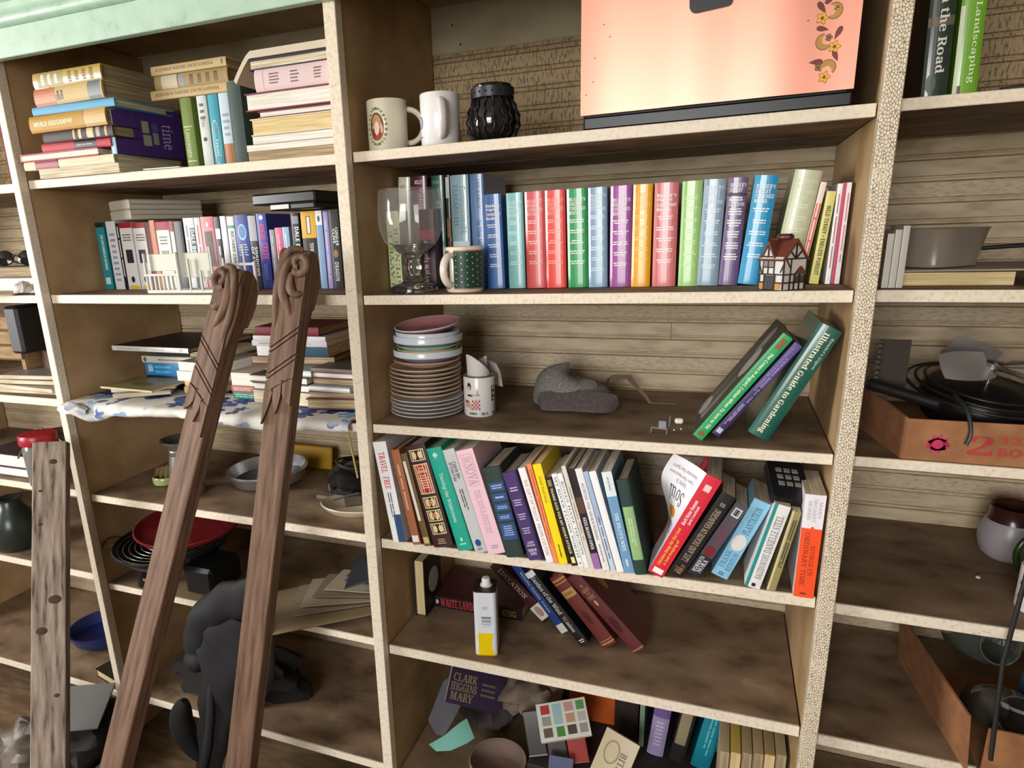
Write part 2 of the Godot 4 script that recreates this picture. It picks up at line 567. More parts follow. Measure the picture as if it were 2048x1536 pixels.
func bookcase() -> void:
	var hgt := noise_tex("wall_height", FastNoiseLite.TYPE_SIMPLEX, 0.05, [], 4)
	edge_mat = noisy("edge_paint", noise_tex("edgepaint", FastNoiseLite.TYPE_SIMPLEX, 0.03, [[0.05, 0xae9c84], [0.16, 0xdccbb2], [0.45, 0xe4d6c0], [0.9, 0xe9ddca]], 4), Vector3(5.0, 5.0, 5.0), 0.5, true, hgt, 0.02)
	var al := noise_tex("alligator", FastNoiseLite.TYPE_CELLULAR, 0.05, [[0.0, 0x7d6a4e], [0.10, 0x9a876a], [0.2, 0xe6d8c0], [1.0, 0xece2d0]], 1, 1024, false, FastNoiseLite.RETURN_DISTANCE2_SUB)
	edge_mat_c = noisy("edge_paint_crackled", al, Vector3(5.2, 3.4, 5.2), 0.5, true, al, 0.03)
	panel_mat = noisy("panel_paint", noise_tex("panelpaint", FastNoiseLite.TYPE_SIMPLEX, 0.008, [[0.2, 0xa3845a], [0.5, 0xb3936a], [0.85, 0xbd9f76]], 5), Vector3(1.1, 1.1, 1.1), 0.55)
	top_mat = noisy("shelf_top_dirt", noise_tex("shelfdirt", FastNoiseLite.TYPE_SIMPLEX, 0.011, [[0.08, 0x5a4734], [0.3, 0x755e47], [0.55, 0x836b52], [0.8, 0x8d755b], [0.95, 0x9d866a]], 5), Vector3(0.9, 0.9, 1.3), 0.7)
	var o := thing("bookcase", "built-in cream painted wooden bookcase with crackled stiles covering the wall", "bookcase")
	for u in [[-0.975, -0.951], [-0.0272, 0.0], [0.9309, 0.9581], [-1.95, -1.925], [1.90, 1.927]]:
		var w: float = u[1] - u[0]
		var cx: float = (u[0] + u[1]) / 2.0
		part("stile", boxm(Vector3(cx, 0.99, -SET / 2.0), Vector3(w, 1.98, SET), 0.0012), edge_mat_c if u[0] > 0.5 else edge_mat, o)
		part("side_panel", boxm(Vector3(cx, 1.03, -SET - 0.0005 - 0.2225), Vector3(w - 0.003, 2.06, 0.445)), panel_mat, o)
	for s in SHELVES:
		var bay: Array = BAYS[s[0]]
		var l: float = bay[0] + 0.0016
		var r: float = bay[1] - 0.0016
		var n := Node3D.new()
		n.name = "shelf"
		o.add_child(n, true)
		var y0: float = s[1]
		var ang := atan2(s[2], 0.931)
		n.transform = Transform3D(Basis(Vector3(0, 0, 1), ang), Vector3(l, y0, 0))
		var len := (r - l) / cos(ang)
		var t: float = s[3]
		part("front_edge", boxm(Vector3(len / 2.0, -t / 2.0, -SET - 0.003), Vector3(len, t, 0.006), 0.001), edge_mat, n)
		part("plank", boxm(Vector3(len / 2.0, -t / 2.0, -SET - 0.006 - 0.105), Vector3(len, t - 0.0004, 0.21), 0.0008), top_mat, n)
		part("plank", boxm(Vector3(len / 2.0, -t / 2.0 - 0.0006, -SET - 0.006 - 0.2112 - 0.114), Vector3(len, t - 0.0006, 0.228), 0.0008), top_mat, n)
	part("top_panel", boxm(Vector3(0, 2.072, -DEPTH / 2.0 + 0.006), Vector3(3.9, 0.02, DEPTH - 0.016)), panel_mat, o)
	# pale green cornice over the stiles: flat fascia, rounded bead, upper board
	var green := noisy("mint_paint", noise_tex("mint", FastNoiseLite.TYPE_SIMPLEX_SMOOTH, 0.02, [[0.1, 0x9db8a6], [0.3, 0xacc8b6], [0.8, 0xb5d0be]], 4), Vector3(1.5, 1.5, 1.5), 0.4)
	var c := Node3D.new()
	c.name = "cornice"
	o.add_child(c)
	part("fascia", boxm(Vector3(0, 1.988, 0.010), Vector3(3.95, 0.062, 0.0198), 0.0015), green, c)
	var b := MB.new()
	var prof := PackedVector2Array([Vector2(0.0, 0.0), Vector2(0.022, 0.0)])
	for i in 9:
		var a := -PI / 2 + PI * 0.62 * i / 8.0
		prof.append(Vector2(0.022 + 0.013 * cos(a), 0.014 + 0.0135 * sin(a)))
	prof.append(Vector2(0.024, 0.030))
	prof.append(Vector2(0.027, 0.033))
	prof.append(Vector2(0.027, 0.046))
	prof.append(Vector2(0.034, 0.050))
	prof.append(Vector2(0.034, 0.075))
	prof.append(Vector2(0.060, 0.110))
	prof.append(Vector2(0.060, 0.125))
	prof.append(Vector2(0.0, 0.125))
	# profile (z, y) run along x: local x -> z, local y -> y, local z -> -x
	b.prism(prof, -1.975, 1.975, Transform3D(Basis(Vector3(0, 0, 1), Vector3(0, 1, 0), Vector3(-1, 0, 0)), Vector3(0, 2.0192, 0.0)))
	part("bead_moulding", b.done(), green, c)

# ---------------------------------------------------------------- books
# a face is [place(Vector2 in metres) -> Vector3, width, height]; marks on it are thin printed shapes
func marks(o: Node3D, items: Array, faces: Dictionary) -> void:
	var by := {}
	for it in items:
		var face: String = "s"
		if it[-1] is String and it[-1].length() == 1 and it[0] != it[-1]:
			face = it[-1]
		var fc: Array = faces[face]
		var place: Callable = fc[0]
		var W: float = fc[1]
		var H: float = fc[2]
		var kind: String = it[0]
		var k := 2 if kind == "T" else 1
		var x0: float = it[k] * W
		var y0: float = it[k + 1] * H
		var x1: float = it[k + 2] * W
		var y1: float = it[k + 3] * H
		var name := "lettering"
		var c := 0
		var lift := 0.0003
		match kind:
			"T":
				c = it[7]
				lift = 0.0005
			"B":
				c = it[5]
				name = "printed_band"
			"E":
				c = it[5]
				name = "printed_emblem"
				lift = 0.0004
			"L":
				c = it[6]
				name = "small_print"
				lift = 0.0005
			"F":
				c = it[5]
				name = "printed_frame"
				lift = 0.0004
		var key := "%s|%x|%s" % [name, c, face]
		if kind == "B" or kind == "E":
			key += str(by.size())
		if not by.has(key):
			by[key] = [name, c, MB.new()]
		var b: MB = by[key][2]
		var put := func(q: Vector2) -> Vector3: return place.call(q, lift)
		match kind:
			"T":
				write(b, it[1], x0, y0, x1, y1, it[6], it[8], put)
			"B":
				patch(b, x0, y0, x1, y1, put, fc[3] if fc.size() > 3 else 6)
			"E":
				# ellipse
				var cc := Vector2((x0 + x1) / 2.0, (y0 + y1) / 2.0)
				var r := Vector2((x1 - x0) / 2.0, (y1 - y0) / 2.0)
				for i in 20:
					var p := cc + r * Vector2(cos(TAU * i / 20), sin(TAU * i / 20))
					var q := cc + r * Vector2(cos(TAU * (i + 1) / 20), sin(TAU * (i + 1) / 20))
					b.tri(put.call(cc), put.call(p), put.call(q))
			"F":
				var th: float = it[6]
				patch(b, x0, y0, x1, y0 + th, put, 4)
				patch(b, x0, y1 - th, x1, y1, put, 4)
				patch(b, x0, y0 + th, x0 + th, y1 - th, put, 1)
				patch(b, x1 - th, y0 + th, x1, y1 - th, put, 1)
			"L":
				var n: int = it[7]
				var down: int = it[5]
				for i in n:
					var f0 := (i + 0.28) / n
					var f1 := (i + 0.72) / n
					var at0 := 0.0
					var stop := rng.randf_range(0.72, 1.0)
					if down == 0:
						at0 = (1.0 - stop) / 2.0
						stop = 1.0 - at0
					while at0 < stop:
						var w := rng.randf_range(0.08, 0.2) * (2.0 if n < 3 else 1.0)
						var e := minf(at0 + w, stop)
						if down == 0:
							patch(b, lerpf(x0, x1, at0), lerpf(y1, y0, f1), lerpf(x0, x1, e), lerpf(y1, y0, f0), put, 1)
						else:
							patch(b, lerpf(x0, x1, f0), lerpf(y1, y0, e), lerpf(x0, x1, f1), lerpf(y1, y0, at0), put, 1)
						at0 = e + 0.035
	for key in by:
		var e: Array = by[key]
		part(e[0], e[2].done(), mat(e[1], 0.45), o)

func patch(b: MB, x0: float, y0: float, x1: float, y1: float, put: Callable, cols := 6) -> void:
	for i in cols:
		var a := lerpf(x0, x1, float(i) / cols)
		var c := lerpf(x0, x1, float(i + 1) / cols)
		b.quad(put.call(Vector2(a, y0)), put.call(Vector2(c, y0)), put.call(Vector2(c, y1)), put.call(Vector2(a, y1)))

# kind: "h" hardcover, "j" hardcover in a shiny jacket, "p" paperback, "m" magazine or thin booklet
# pose.origin is the foot of the spine; the book's own x is its thickness, y its height, and its leaves run to -z
func book(called: String, label: String, pose: Transform3D, t: float, h: float, d: float, c: int, kind := "h", items := [], group := "", tone := 0, category := "book") -> Node3D:
	var o := thing(called, label, category, pose, group)
	var hard := kind == "h" or kind == "j"
	var bd := 0.0024 if hard else 0.0005
	bd = minf(bd, t * 0.2)
	var lip := 0.003 if hard else 0.0
	var bulge := minf(t * 0.10, 0.004) if hard else minf(t * 0.03, 0.0008)
	var m := mat(c, 0.55) if kind == "h" else mat(c, 0.38)
	if kind == "j":
		m = mat(c, 0.36, 0.0, 0.7)
	var spine := func(x: float) -> float:
		var s := 2.0 * x / t - 1.0
		return bulge * (1.0 - s * s * s * s * 0.5 - s * s * 0.5)
	var poly := PackedVector2Array([Vector2(0, d), Vector2(0, 0.0)])
	var N := 8 if hard else 4
	for i in range(1, N):
		var x := t * i / N
		poly.append(Vector2(x, -spine.call(x)))
	poly.append(Vector2(t, 0.0))
	poly.append(Vector2(t, d))
	poly.append(Vector2(t - bd, d))
	poly.append(Vector2(t - bd, 0.0016))
	poly.append(Vector2(bd, 0.0016))
	poly.append(Vector2(bd, d))
	var b := MB.new()
	b.prism(poly, 0.0, h, Transform3D(Basis(Vector3(1, 0, 0), Vector3(0, 0, -1), Vector3(0, 1, 0)), Vector3.ZERO))
	part("cover", b.done(), m, o)
	var pg := MB.new()
	pg.box(Vector3(t / 2.0, h / 2.0, -(0.002 + (d - lip - 0.0006)) / 2.0), Vector3(t - 2.0 * bd - 0.0002, h - 2.0 * lip - 0.0004, d - lip - 0.0026))
	part("pages", pg.done(), paper_mat(tone), o)
	var faces := {
		"s": [func(q: Vector2, lift: float): return Vector3(q.x, q.y, spine.call(q.x) + lift), t, h],
		"q": [func(q: Vector2, lift: float): return Vector3(q.x, q.y, spine.call(q.x) + lift + 0.0002), t, h],
		"l": [func(q: Vector2, lift: float): return Vector3(-lift, q.y, q.x - d), d, h],
		"r": [func(q: Vector2, lift: float): return Vector3(t + lift, q.y, -q.x), d, h],
	}
	marks(o, items, faces)
	return o

# upright or leaning book: x is the corner it stands on (left corner when its top leans left, right corner when it leans right)
func stand(called: String, label: String, x: float, y: float, z: float, t: float, h: float, rz: float, d: float, c: int, kind := "h", items := [], group := "", tone := 0, ry := 0.0) -> Node3D:
	var pose := at(x, y + 0.0003, z, ry, rz)
	if rz < 0.0:
		pose = pose * Transform3D(Basis(), Vector3(-t, 0, 0))
	return book(called, label, pose, t, h, d, c, kind, items, group, tone)

# lying book: (x, y, z) is the lower left corner of its spine, which faces the room turned by ry; len is the height of the book
func lie(called: String, label: String, x: float, y: float, z: float, len: float, t: float, d: float, ry: float, c: int, kind := "h", items := [], group := "", tone := 0, show := "spine", rz := 0.0) -> Node3D:
	# the book's own x (thickness) becomes up, its y runs to the left, so that titles read from left to right
	var basis := Basis(Vector3(0, 1, 0), Vector3(-1, 0, 0), Vector3(0, 0, 1))
	var off := Vector3(len, 0, 0)
	if show == "fore":      # leaves towards the room
		basis = Basis(Vector3(0, 1, 0), Vector3(1, 0, 0), Vector3(0, 0, -1))
		off = Vector3(0, 0, -d)
	elif show == "end":     # head of the book towards the room, spine at the left
		basis = Basis(Vector3(0, 1, 0), Vector3(0, 0, -1), Vector3(-1, 0, 0))
		off = Vector3(0, 0, 0)
	var pose := at(x, y + 0.0003, z, ry, rz) * Transform3D(basis, off)
	return book(called, label, pose, t, len, d, c, kind, items, group, tone)

func digest_books() -> void:
	stand("book", "blue jacketed volume beside the dotted green mug", 0.2451, 1.4028, -0.150, 0.0387, 0.1960, 1.9, 0.135, 0x3f6db0, "j", [["T", "Reader's", 0.12, 0.866, 0.92, 0.900, 0, 0xf4f4f0, 2], ["T", "Digest", 0.12, 0.822, 0.77, 0.856, 0, 0xf4f4f0, 2], ["T", "Condensed", 0.12, 0.778, 0.92, 0.812, 0, 0xf4f4f0, 2], ["T", "Books", 0.12, 0.734, 0.67, 0.768, 0, 0xf4f4f0, 2], ["L", 0.12, 0.649, 0.86, 0.694, 0, 0xf4f4f0, 2], ["L", 0.12, 0.544, 0.86, 0.589, 0, 0xf4f4f0, 2], ["L", 0.12, 0.439, 0.86, 0.484, 0, 0xf4f4f0, 2], ["L", 0.12, 0.334, 0.86, 0.379, 0, 0xf4f4f0, 2], ["L", 0.12, 0.229, 0.86, 0.274, 0, 0xf4f4f0, 2]], "condensed-book volumes in bright jackets on the second shelf", 0, 0.0)
	stand("book", "pale aqua jacketed volume between the blue and the salmon red one", 0.2936, 1.4033, -0.150, 0.0362, 0.1960, 1.4, 0.135, 0x86c3c4, "j", [["T", "READER'S", 0.12, 0.886, 0.92, 0.920, 0, 0xdff2f0, 3], ["T", "DIGEST", 0.12, 0.842, 0.77, 0.876, 0, 0xdff2f0, 3], ["T", "CONDENSED", 0.12, 0.798, 0.92, 0.832, 0, 0xdff2f0, 3], ["T", "BOOKS", 0.12, 0.754, 0.67, 0.788, 0, 0xdff2f0, 3], ["L", 0.12, 0.669, 0.86, 0.714, 0, 0xdff2f0, 2], ["L", 0.12, 0.564, 0.86, 0.609, 0, 0xdff2f0, 2], ["L", 0.12, 0.459, 0.86, 0.504, 0, 0xdff2f0, 2], ["L", 0.12, 0.354, 0.86, 0.399, 0, 0xdff2f0, 2], ["L", 0.12, 0.249, 0.86, 0.294, 0, 0xdff2f0, 2]], "condensed-book volumes in bright jackets on the second shelf", 0, 0.0)
	stand("book", "salmon red jacketed volume with torn top edge beside the aqua one", 0.3336, 1.4037, -0.150, 0.0416, 0.1960, 1.4, 0.135, 0xe0585a, "j", [["T", "READER'S", 0.12, 0.886, 0.92, 0.920, 0, 0xf7cfc8, 3], ["T", "DIGEST", 0.12, 0.842, 0.77, 0.876, 0, 0xf7cfc8, 3], ["T", "CONDENSED", 0.12, 0.798, 0.92, 0.832, 0, 0xf7cfc8, 3], ["T", "BOOKS", 0.12, 0.754, 0.67, 0.788, 0, 0xf7cfc8, 3], ["L", 0.12, 0.669, 0.86, 0.714, 0, 0xf7cfc8, 2], ["L", 0.12, 0.564, 0.86, 0.609, 0, 0xf7cfc8, 2], ["L", 0.12, 0.459, 0.86, 0.504, 0, 0xf7cfc8, 2], ["L", 0.12, 0.354, 0.86, 0.399, 0, 0xf7cfc8, 2], ["L", 0.12, 0.249, 0.86, 0.294, 0, 0xf7cfc8, 2]], "condensed-book volumes in bright jackets on the second shelf", 0, 0.0)
	stand("book", "bright red jacketed volume with frayed top edge beside the green one", 0.3764, 1.4041, -0.150, 0.0423, 0.1960, 1.3, 0.135, 0xf0493f, "j", [["T", "READER'S", 0.12, 0.886, 0.92, 0.920, 0, 0xf7b4a8, 3], ["T", "DIGEST", 0.12, 0.842, 0.77, 0.876, 0, 0xf7b4a8, 3], ["T", "CONDENSED", 0.12, 0.798, 0.92, 0.832, 0, 0xf7b4a8, 3], ["T", "BOOKS", 0.12, 0.754, 0.67, 0.788, 0, 0xf7b4a8, 3], ["L", 0.12, 0.669, 0.86, 0.714, 0, 0xf7b4a8, 2], ["L", 0.12, 0.564, 0.86, 0.609, 0, 0xf7b4a8, 2], ["L", 0.12, 0.459, 0.86, 0.504, 0, 0xf7b4a8, 2], ["L", 0.12, 0.354, 0.86, 0.399, 0, 0xf7b4a8, 2], ["L", 0.12, 0.249, 0.86, 0.294, 0, 0xf7b4a8, 2]], "condensed-book volumes in bright jackets on the second shelf", 0, 0.0)
	stand("book", "emerald green jacketed volume in the bright row", 0.4231, 1.4045, -0.150, 0.0415, 0.1960, 1.7, 0.135, 0x2a9b57, "j", [["T", "READER'S", 0.12, 0.876, 0.92, 0.910, 0, 0xf4f4f0, 3], ["T", "DIGEST", 0.12, 0.832, 0.77, 0.866, 0, 0xf4f4f0, 3], ["T", "CONDENSED", 0.12, 0.788, 0.92, 0.822, 0, 0xf4f4f0, 3], ["T", "BOOKS", 0.12, 0.744, 0.67, 0.778, 0, 0xf4f4f0, 3], ["L", 0.12, 0.659, 0.86, 0.704, 0, 0xf4f4f0, 2], ["L", 0.12, 0.554, 0.86, 0.599, 0, 0xf4f4f0, 2], ["L", 0.12, 0.449, 0.86, 0.494, 0, 0xf4f4f0, 2], ["L", 0.12, 0.344, 0.86, 0.389, 0, 0xf4f4f0, 2], ["L", 0.12, 0.239, 0.86, 0.284, 0, 0xf4f4f0, 2]], "condensed-book volumes in bright jackets on the second shelf", 0, 0.0)
	stand("book", "grey blue jacketed volume between the green and the violet one", 0.4659, 1.4049, -0.150, 0.0381, 0.1960, 1.5, 0.135, 0x86a7c0, "j", [["T", "Reader's", 0.12, 0.906, 0.92, 0.940, 0, 0xe8f0f4, 3], ["T", "DIGEST", 0.12, 0.862, 0.77, 0.896, 0, 0xe8f0f4, 3], ["T", "SELECT", 0.12, 0.818, 0.77, 0.852, 0, 0xe8f0f4, 3], ["T", "EDITIONS", 0.12, 0.774, 0.92, 0.808, 0, 0xe8f0f4, 3], ["L", 0.12, 0.689, 0.86, 0.734, 0, 0xe8f0f4, 2], ["L", 0.12, 0.584, 0.86, 0.629, 0, 0xe8f0f4, 2], ["L", 0.12, 0.479, 0.86, 0.524, 0, 0xe8f0f4, 2], ["L", 0.12, 0.374, 0.86, 0.419, 0, 0xe8f0f4, 2], ["L", 0.12, 0.269, 0.86, 0.314, 0, 0xe8f0f4, 2], ["L", 0.12, 0.164, 0.86, 0.209, 0, 0xe8f0f4, 2]], "condensed-book volumes in bright jackets on the second shelf", 0, 0.0)
	stand("book", "crinkled violet jacketed volume beside the yellow one", 0.5089, 1.4054, -0.150, 0.0420, 0.1960, 0.9, 0.135, 0x9c4d98, "j", [["T", "READER'S", 0.12, 0.846, 0.92, 0.880, 0, 0xf4f4f0, 3], ["T", "DIGEST", 0.12, 0.802, 0.77, 0.836, 0, 0xf4f4f0, 3], ["T", "CONDENSED", 0.12, 0.758, 0.92, 0.792, 0, 0xf4f4f0, 3], ["T", "BOOKS", 0.12, 0.714, 0.67, 0.748, 0, 0xf4f4f0, 3], ["L", 0.12, 0.629, 0.86, 0.674, 0, 0xf4f4f0, 2], ["L", 0.12, 0.524, 0.86, 0.569, 0, 0xf4f4f0, 2], ["L", 0.12, 0.419, 0.86, 0.464, 0, 0xf4f4f0, 2], ["L", 0.12, 0.314, 0.86, 0.359, 0, 0xf4f4f0, 2], ["L", 0.12, 0.209, 0.86, 0.254, 0, 0xf4f4f0, 2]], "condensed-book volumes in bright jackets on the second shelf", 0, 0.0)
	stand("book", "golden yellow jacketed volume in the bright row", 0.5515, 1.4058, -0.150, 0.0366, 0.1960, 0.5, 0.135, 0xf2a918, "j", [["T", "READER'S", 0.12, 0.886, 0.92, 0.920, 0, 0xf9d67a, 3], ["T", "DIGEST", 0.12, 0.842, 0.77, 0.876, 0, 0xf9d67a, 3], ["T", "CONDENSED", 0.12, 0.798, 0.92, 0.832, 0, 0xf9d67a, 3], ["T", "BOOKS", 0.12, 0.754, 0.67, 0.788, 0, 0xf9d67a, 3], ["L", 0.12, 0.669, 0.86, 0.714, 0, 0xf9d67a, 2], ["L", 0.12, 0.564, 0.86, 0.609, 0, 0xf9d67a, 2], ["L", 0.12, 0.459, 0.86, 0.504, 0, 0xf9d67a, 2], ["L", 0.12, 0.354, 0.86, 0.399, 0, 0xf9d67a, 2], ["L", 0.12, 0.249, 0.86, 0.294, 0, 0xf9d67a, 2]], "condensed-book volumes in bright jackets on the second shelf", 0, 0.0)
	stand("book", "dusty pink jacketed volume in the bright row", 0.5926, 1.4062, -0.150, 0.0443, 0.1960, 0.7, 0.135, 0xd47478, "j", [["T", "Reader's", 0.12, 0.866, 0.92, 0.900, 0, 0xf4f4f0, 2], ["T", "Digest", 0.12, 0.822, 0.77, 0.856, 0, 0xf4f4f0, 2], ["T", "Condensed", 0.12, 0.778, 0.92, 0.812, 0, 0xf4f4f0, 2], ["T", "Books", 0.12, 0.734, 0.67, 0.768, 0, 0xf4f4f0, 2], ["L", 0.12, 0.649, 0.86, 0.694, 0, 0xf4f4f0, 2], ["L", 0.12, 0.544, 0.86, 0.589, 0, 0xf4f4f0, 2], ["L", 0.12, 0.439, 0.86, 0.484, 0, 0xf4f4f0, 2], ["L", 0.12, 0.334, 0.86, 0.379, 0, 0xf4f4f0, 2], ["L", 0.12, 0.229, 0.86, 0.274, 0, 0xf4f4f0, 2]], "condensed-book volumes in bright jackets on the second shelf", 0, 0.0)
	stand("book", "light green jacketed volume between the pink and the grey blue one", 0.6422, 1.4067, -0.150, 0.0368, 0.1960, 0.3, 0.135, 0x9fcd7c, "j", [["L", 0.12, 0.825, 0.86, 0.870, 0, 0xd8eec2, 2], ["L", 0.12, 0.720, 0.86, 0.765, 0, 0xd8eec2, 2], ["L", 0.12, 0.615, 0.86, 0.660, 0, 0xd8eec2, 2], ["L", 0.12, 0.510, 0.86, 0.555, 0, 0xd8eec2, 2], ["L", 0.12, 0.405, 0.86, 0.450, 0, 0xd8eec2, 2], ["L", 0.12, 0.300, 0.86, 0.345, 0, 0xd8eec2, 2], ["L", 0.12, 0.195, 0.86, 0.240, 0, 0xd8eec2, 2]], "condensed-book volumes in bright jackets on the second shelf", 0, 0.0)
	stand("book", "slate blue jacketed volume between the light green and the dark purple one", 0.7158, 1.4074, -0.150, 0.0388, 0.1960, -0.9, 0.135, 0x8ba4bb, "j", [["T", "READER'S", 0.12, 0.906, 0.92, 0.940, 0, 0xe4ecf2, 3], ["T", "DIGEST", 0.12, 0.862, 0.77, 0.896, 0, 0xe4ecf2, 3], ["T", "SELECT", 0.12, 0.818, 0.77, 0.852, 0, 0xe4ecf2, 3], ["T", "EDITIONS", 0.12, 0.774, 0.92, 0.808, 0, 0xe4ecf2, 3], ["L", 0.12, 0.689, 0.86, 0.734, 0, 0xe4ecf2, 2], ["L", 0.12, 0.584, 0.86, 0.629, 0, 0xe4ecf2, 2], ["L", 0.12, 0.479, 0.86, 0.524, 0, 0xe4ecf2, 2], ["L", 0.12, 0.374, 0.86, 0.419, 0, 0xe4ecf2, 2], ["L", 0.12, 0.269, 0.86, 0.314, 0, 0xe4ecf2, 2], ["L", 0.12, 0.164, 0.86, 0.209, 0, 0xe4ecf2, 2]], "condensed-book volumes in bright jackets on the second shelf", 0, 0.0)
	stand("book", "dark purple jacketed volume beside the bright cyan one", 0.7505, 1.4077, -0.150, 0.0337, 0.1960, -1.9, 0.135, 0x6b5486, "j", [["B", 0.0, 0.835, 1.0, 0.86, 0x3f3152], ["T", "READER'S", 0.12, 0.916, 0.92, 0.950, 0, 0xf4f4f0, 3], ["T", "DIGEST", 0.12, 0.872, 0.77, 0.906, 0, 0xf4f4f0, 3], ["L", 0.12, 0.787, 0.86, 0.832, 0, 0xf4f4f0, 2], ["L", 0.12, 0.682, 0.86, 0.727, 0, 0xf4f4f0, 2], ["L", 0.12, 0.577, 0.86, 0.622, 0, 0xf4f4f0, 2], ["L", 0.12, 0.472, 0.86, 0.517, 0, 0xf4f4f0, 2], ["L", 0.12, 0.367, 0.86, 0.412, 0, 0xf4f4f0, 2], ["L", 0.12, 0.262, 0.86, 0.307, 0, 0xf4f4f0, 2], ["T", "SELECT", 0.12, 0.786, 0.77, 0.820, 0, 0xf4f4f0, 3], ["T", "EDITIONS", 0.12, 0.742, 0.92, 0.776, 0, 0xf4f4f0, 3], ["L", 0.12, 0.657, 0.86, 0.702, 0, 0xf4f4f0, 2], ["L", 0.12, 0.552, 0.86, 0.597, 0, 0xf4f4f0, 2], ["L", 0.12, 0.447, 0.86, 0.492, 0, 0xf4f4f0, 2], ["L", 0.12, 0.342, 0.86, 0.387, 0, 0xf4f4f0, 2], ["L", 0.12, 0.237, 0.86, 0.282, 0, 0xf4f4f0, 2]], "condensed-book volumes in bright jackets on the second shelf", 0, 0.0)
	stand("book", "bright cyan jacketed volume with black corners, leaning right", 0.7913, 1.4081, -0.150, 0.0401, 0.1960, -4.9, 0.135, 0x1d97c9, "j", [["T", "READER'S", 0.12, 0.886, 0.92, 0.920, 0, 0xf4f4f0, 3], ["T", "DIGEST", 0.12, 0.842, 0.77, 0.876, 0, 0xf4f4f0, 3], ["T", "CONDENSED", 0.12, 0.798, 0.92, 0.832, 0, 0xf4f4f0, 3], ["T", "BOOKS", 0.12, 0.754, 0.67, 0.788, 0, 0xf4f4f0, 3], ["L", 0.12, 0.669, 0.86, 0.714, 0, 0xf4f4f0, 2], ["L", 0.12, 0.564, 0.86, 0.609, 0, 0xf4f4f0, 2], ["L", 0.12, 0.459, 0.86, 0.504, 0, 0xf4f4f0, 2], ["L", 0.12, 0.354, 0.86, 0.399, 0, 0xf4f4f0, 2], ["L", 0.12, 0.249, 0.86, 0.294, 0, 0xf4f4f0, 2]], "condensed-book volumes in bright jackets on the second shelf", 0, 0.0)
	stand("book", "sage green jacketed volume leaning behind the toy house", 0.8513, 1.4087, -0.150, 0.0441, 0.2000, -7.5, 0.135, 0xc3c8a4, "j", [["T", "READER'S", 0.12, 0.886, 0.92, 0.920, 0, 0xdfe2c8, 3], ["T", "DIGEST", 0.12, 0.842, 0.77, 0.876, 0, 0xdfe2c8, 3], ["T", "CONDENSED", 0.12, 0.798, 0.92, 0.832, 0, 0xdfe2c8, 3], ["T", "BOOKS", 0.12, 0.754, 0.67, 0.788, 0, 0xdfe2c8, 3], ["L", 0.12, 0.669, 0.86, 0.714, 0, 0xdfe2c8, 2], ["L", 0.12, 0.564, 0.86, 0.609, 0, 0xdfe2c8, 2], ["L", 0.12, 0.459, 0.86, 0.504, 0, 0xdfe2c8, 2], ["L", 0.12, 0.354, 0.86, 0.399, 0, 0xdfe2c8, 2], ["L", 0.12, 0.249, 0.86, 0.294, 0, 0xdfe2c8, 2]], "condensed-book volumes in bright jackets on the second shelf", 0, 0.0)
	stand("booklet", "thin white and coral booklet leaning on the sage volume", 0.8622, 1.4088, -0.150, 0.0099, 0.1803, -7.7, 0.130, 0xe9d9cf, "p", [["B", 0.1, 0.0, 0.9, 0.8, 0xd9685a], ["L", 0.2, 0.1, 0.8, 0.8, 1, 0xf2d4cc, 1]], "thin booklets against the right stile of the second shelf", 0, 0.0)
	stand("booklet", "thin pale yellow booklet with black title near the stile", 0.8897, 1.4091, -0.150, 0.0151, 0.1628, -4.7, 0.125, 0xd6cf73, "p", [["T", "WILD TURKEY ~ ENDLESS PURSUIT", 0.3, 0.1, 0.75, 0.85, 1, 0x2c2a1c, 2]], "thin booklets against the right stile of the second shelf", 0, 0.0)
	stand("booklet", "thin white booklet with red lettering near the stile", 0.9088, 1.4093, -0.150, 0.0080, 0.1747, -1.1, 0.125, 0xeeecec, "p", [["L", 0.25, 0.1, 0.75, 0.9, 1, 0xb8687c, 1]], "thin booklets against the right stile of the second shelf", 0, 0.0)
	stand("booklet", "thin white and magenta booklet, last against the right stile", 0.9237, 1.4094, -0.150, 0.0129, 0.1756, -0.7, 0.125, 0xf0eaec, "p", [["B", 0.0, 0.0, 0.4, 1.0, 0xc3174e], ["L", 0.55, 0.1, 0.9, 0.9, 1, 0xd08a9a, 1]], "thin booklets against the right stile of the second shelf", 0, 0.0)
	stand("novel", "cream novel partly hidden behind the glass goblet", 0.0329, 1.4007, -0.205, 0.0292, 0.2493, -2.3, 0.160, 0xe6ddcc, "j", [["T", "AMES", 0.15, 0.90, 0.6, 0.93, 0, 0x555048, 1]], "tall novels behind the glass goblet on the second shelf", 0, 0.0)
	stand("novel", "maroon novel behind the glass goblet", 0.0810, 1.4012, -0.205, 0.0337, 0.2489, -0.8, 0.160, 0x5c1f33, "j", [["T", "MOLLY", 0.15, 0.93, 0.7, 0.965, 0, 0xf2e8e4, 2], ["T", "Vanishing", 0.35, 0.55, 0.75, 0.90, 1, 0xd8c4b8, 4]], "tall novels behind the glass goblet on the second shelf", 0, 0.0)
	stand("novel", "dark green novel with author name, behind the dotted mug", 0.0969, 1.4013, -0.205, 0.0298, 0.2475, 0.3, 0.160, 0x1f5d4c, "j", [["T", "MYSTERIES", 0.1, 0.93, 0.8, 0.955, 0, 0x9fc4b4, 1], ["T", "SPENCER", 0.4, 0.45, 0.7, 0.78, 1, 0xcfd6b0, 1]], "tall novels behind the glass goblet on the second shelf", 0, 0.0)
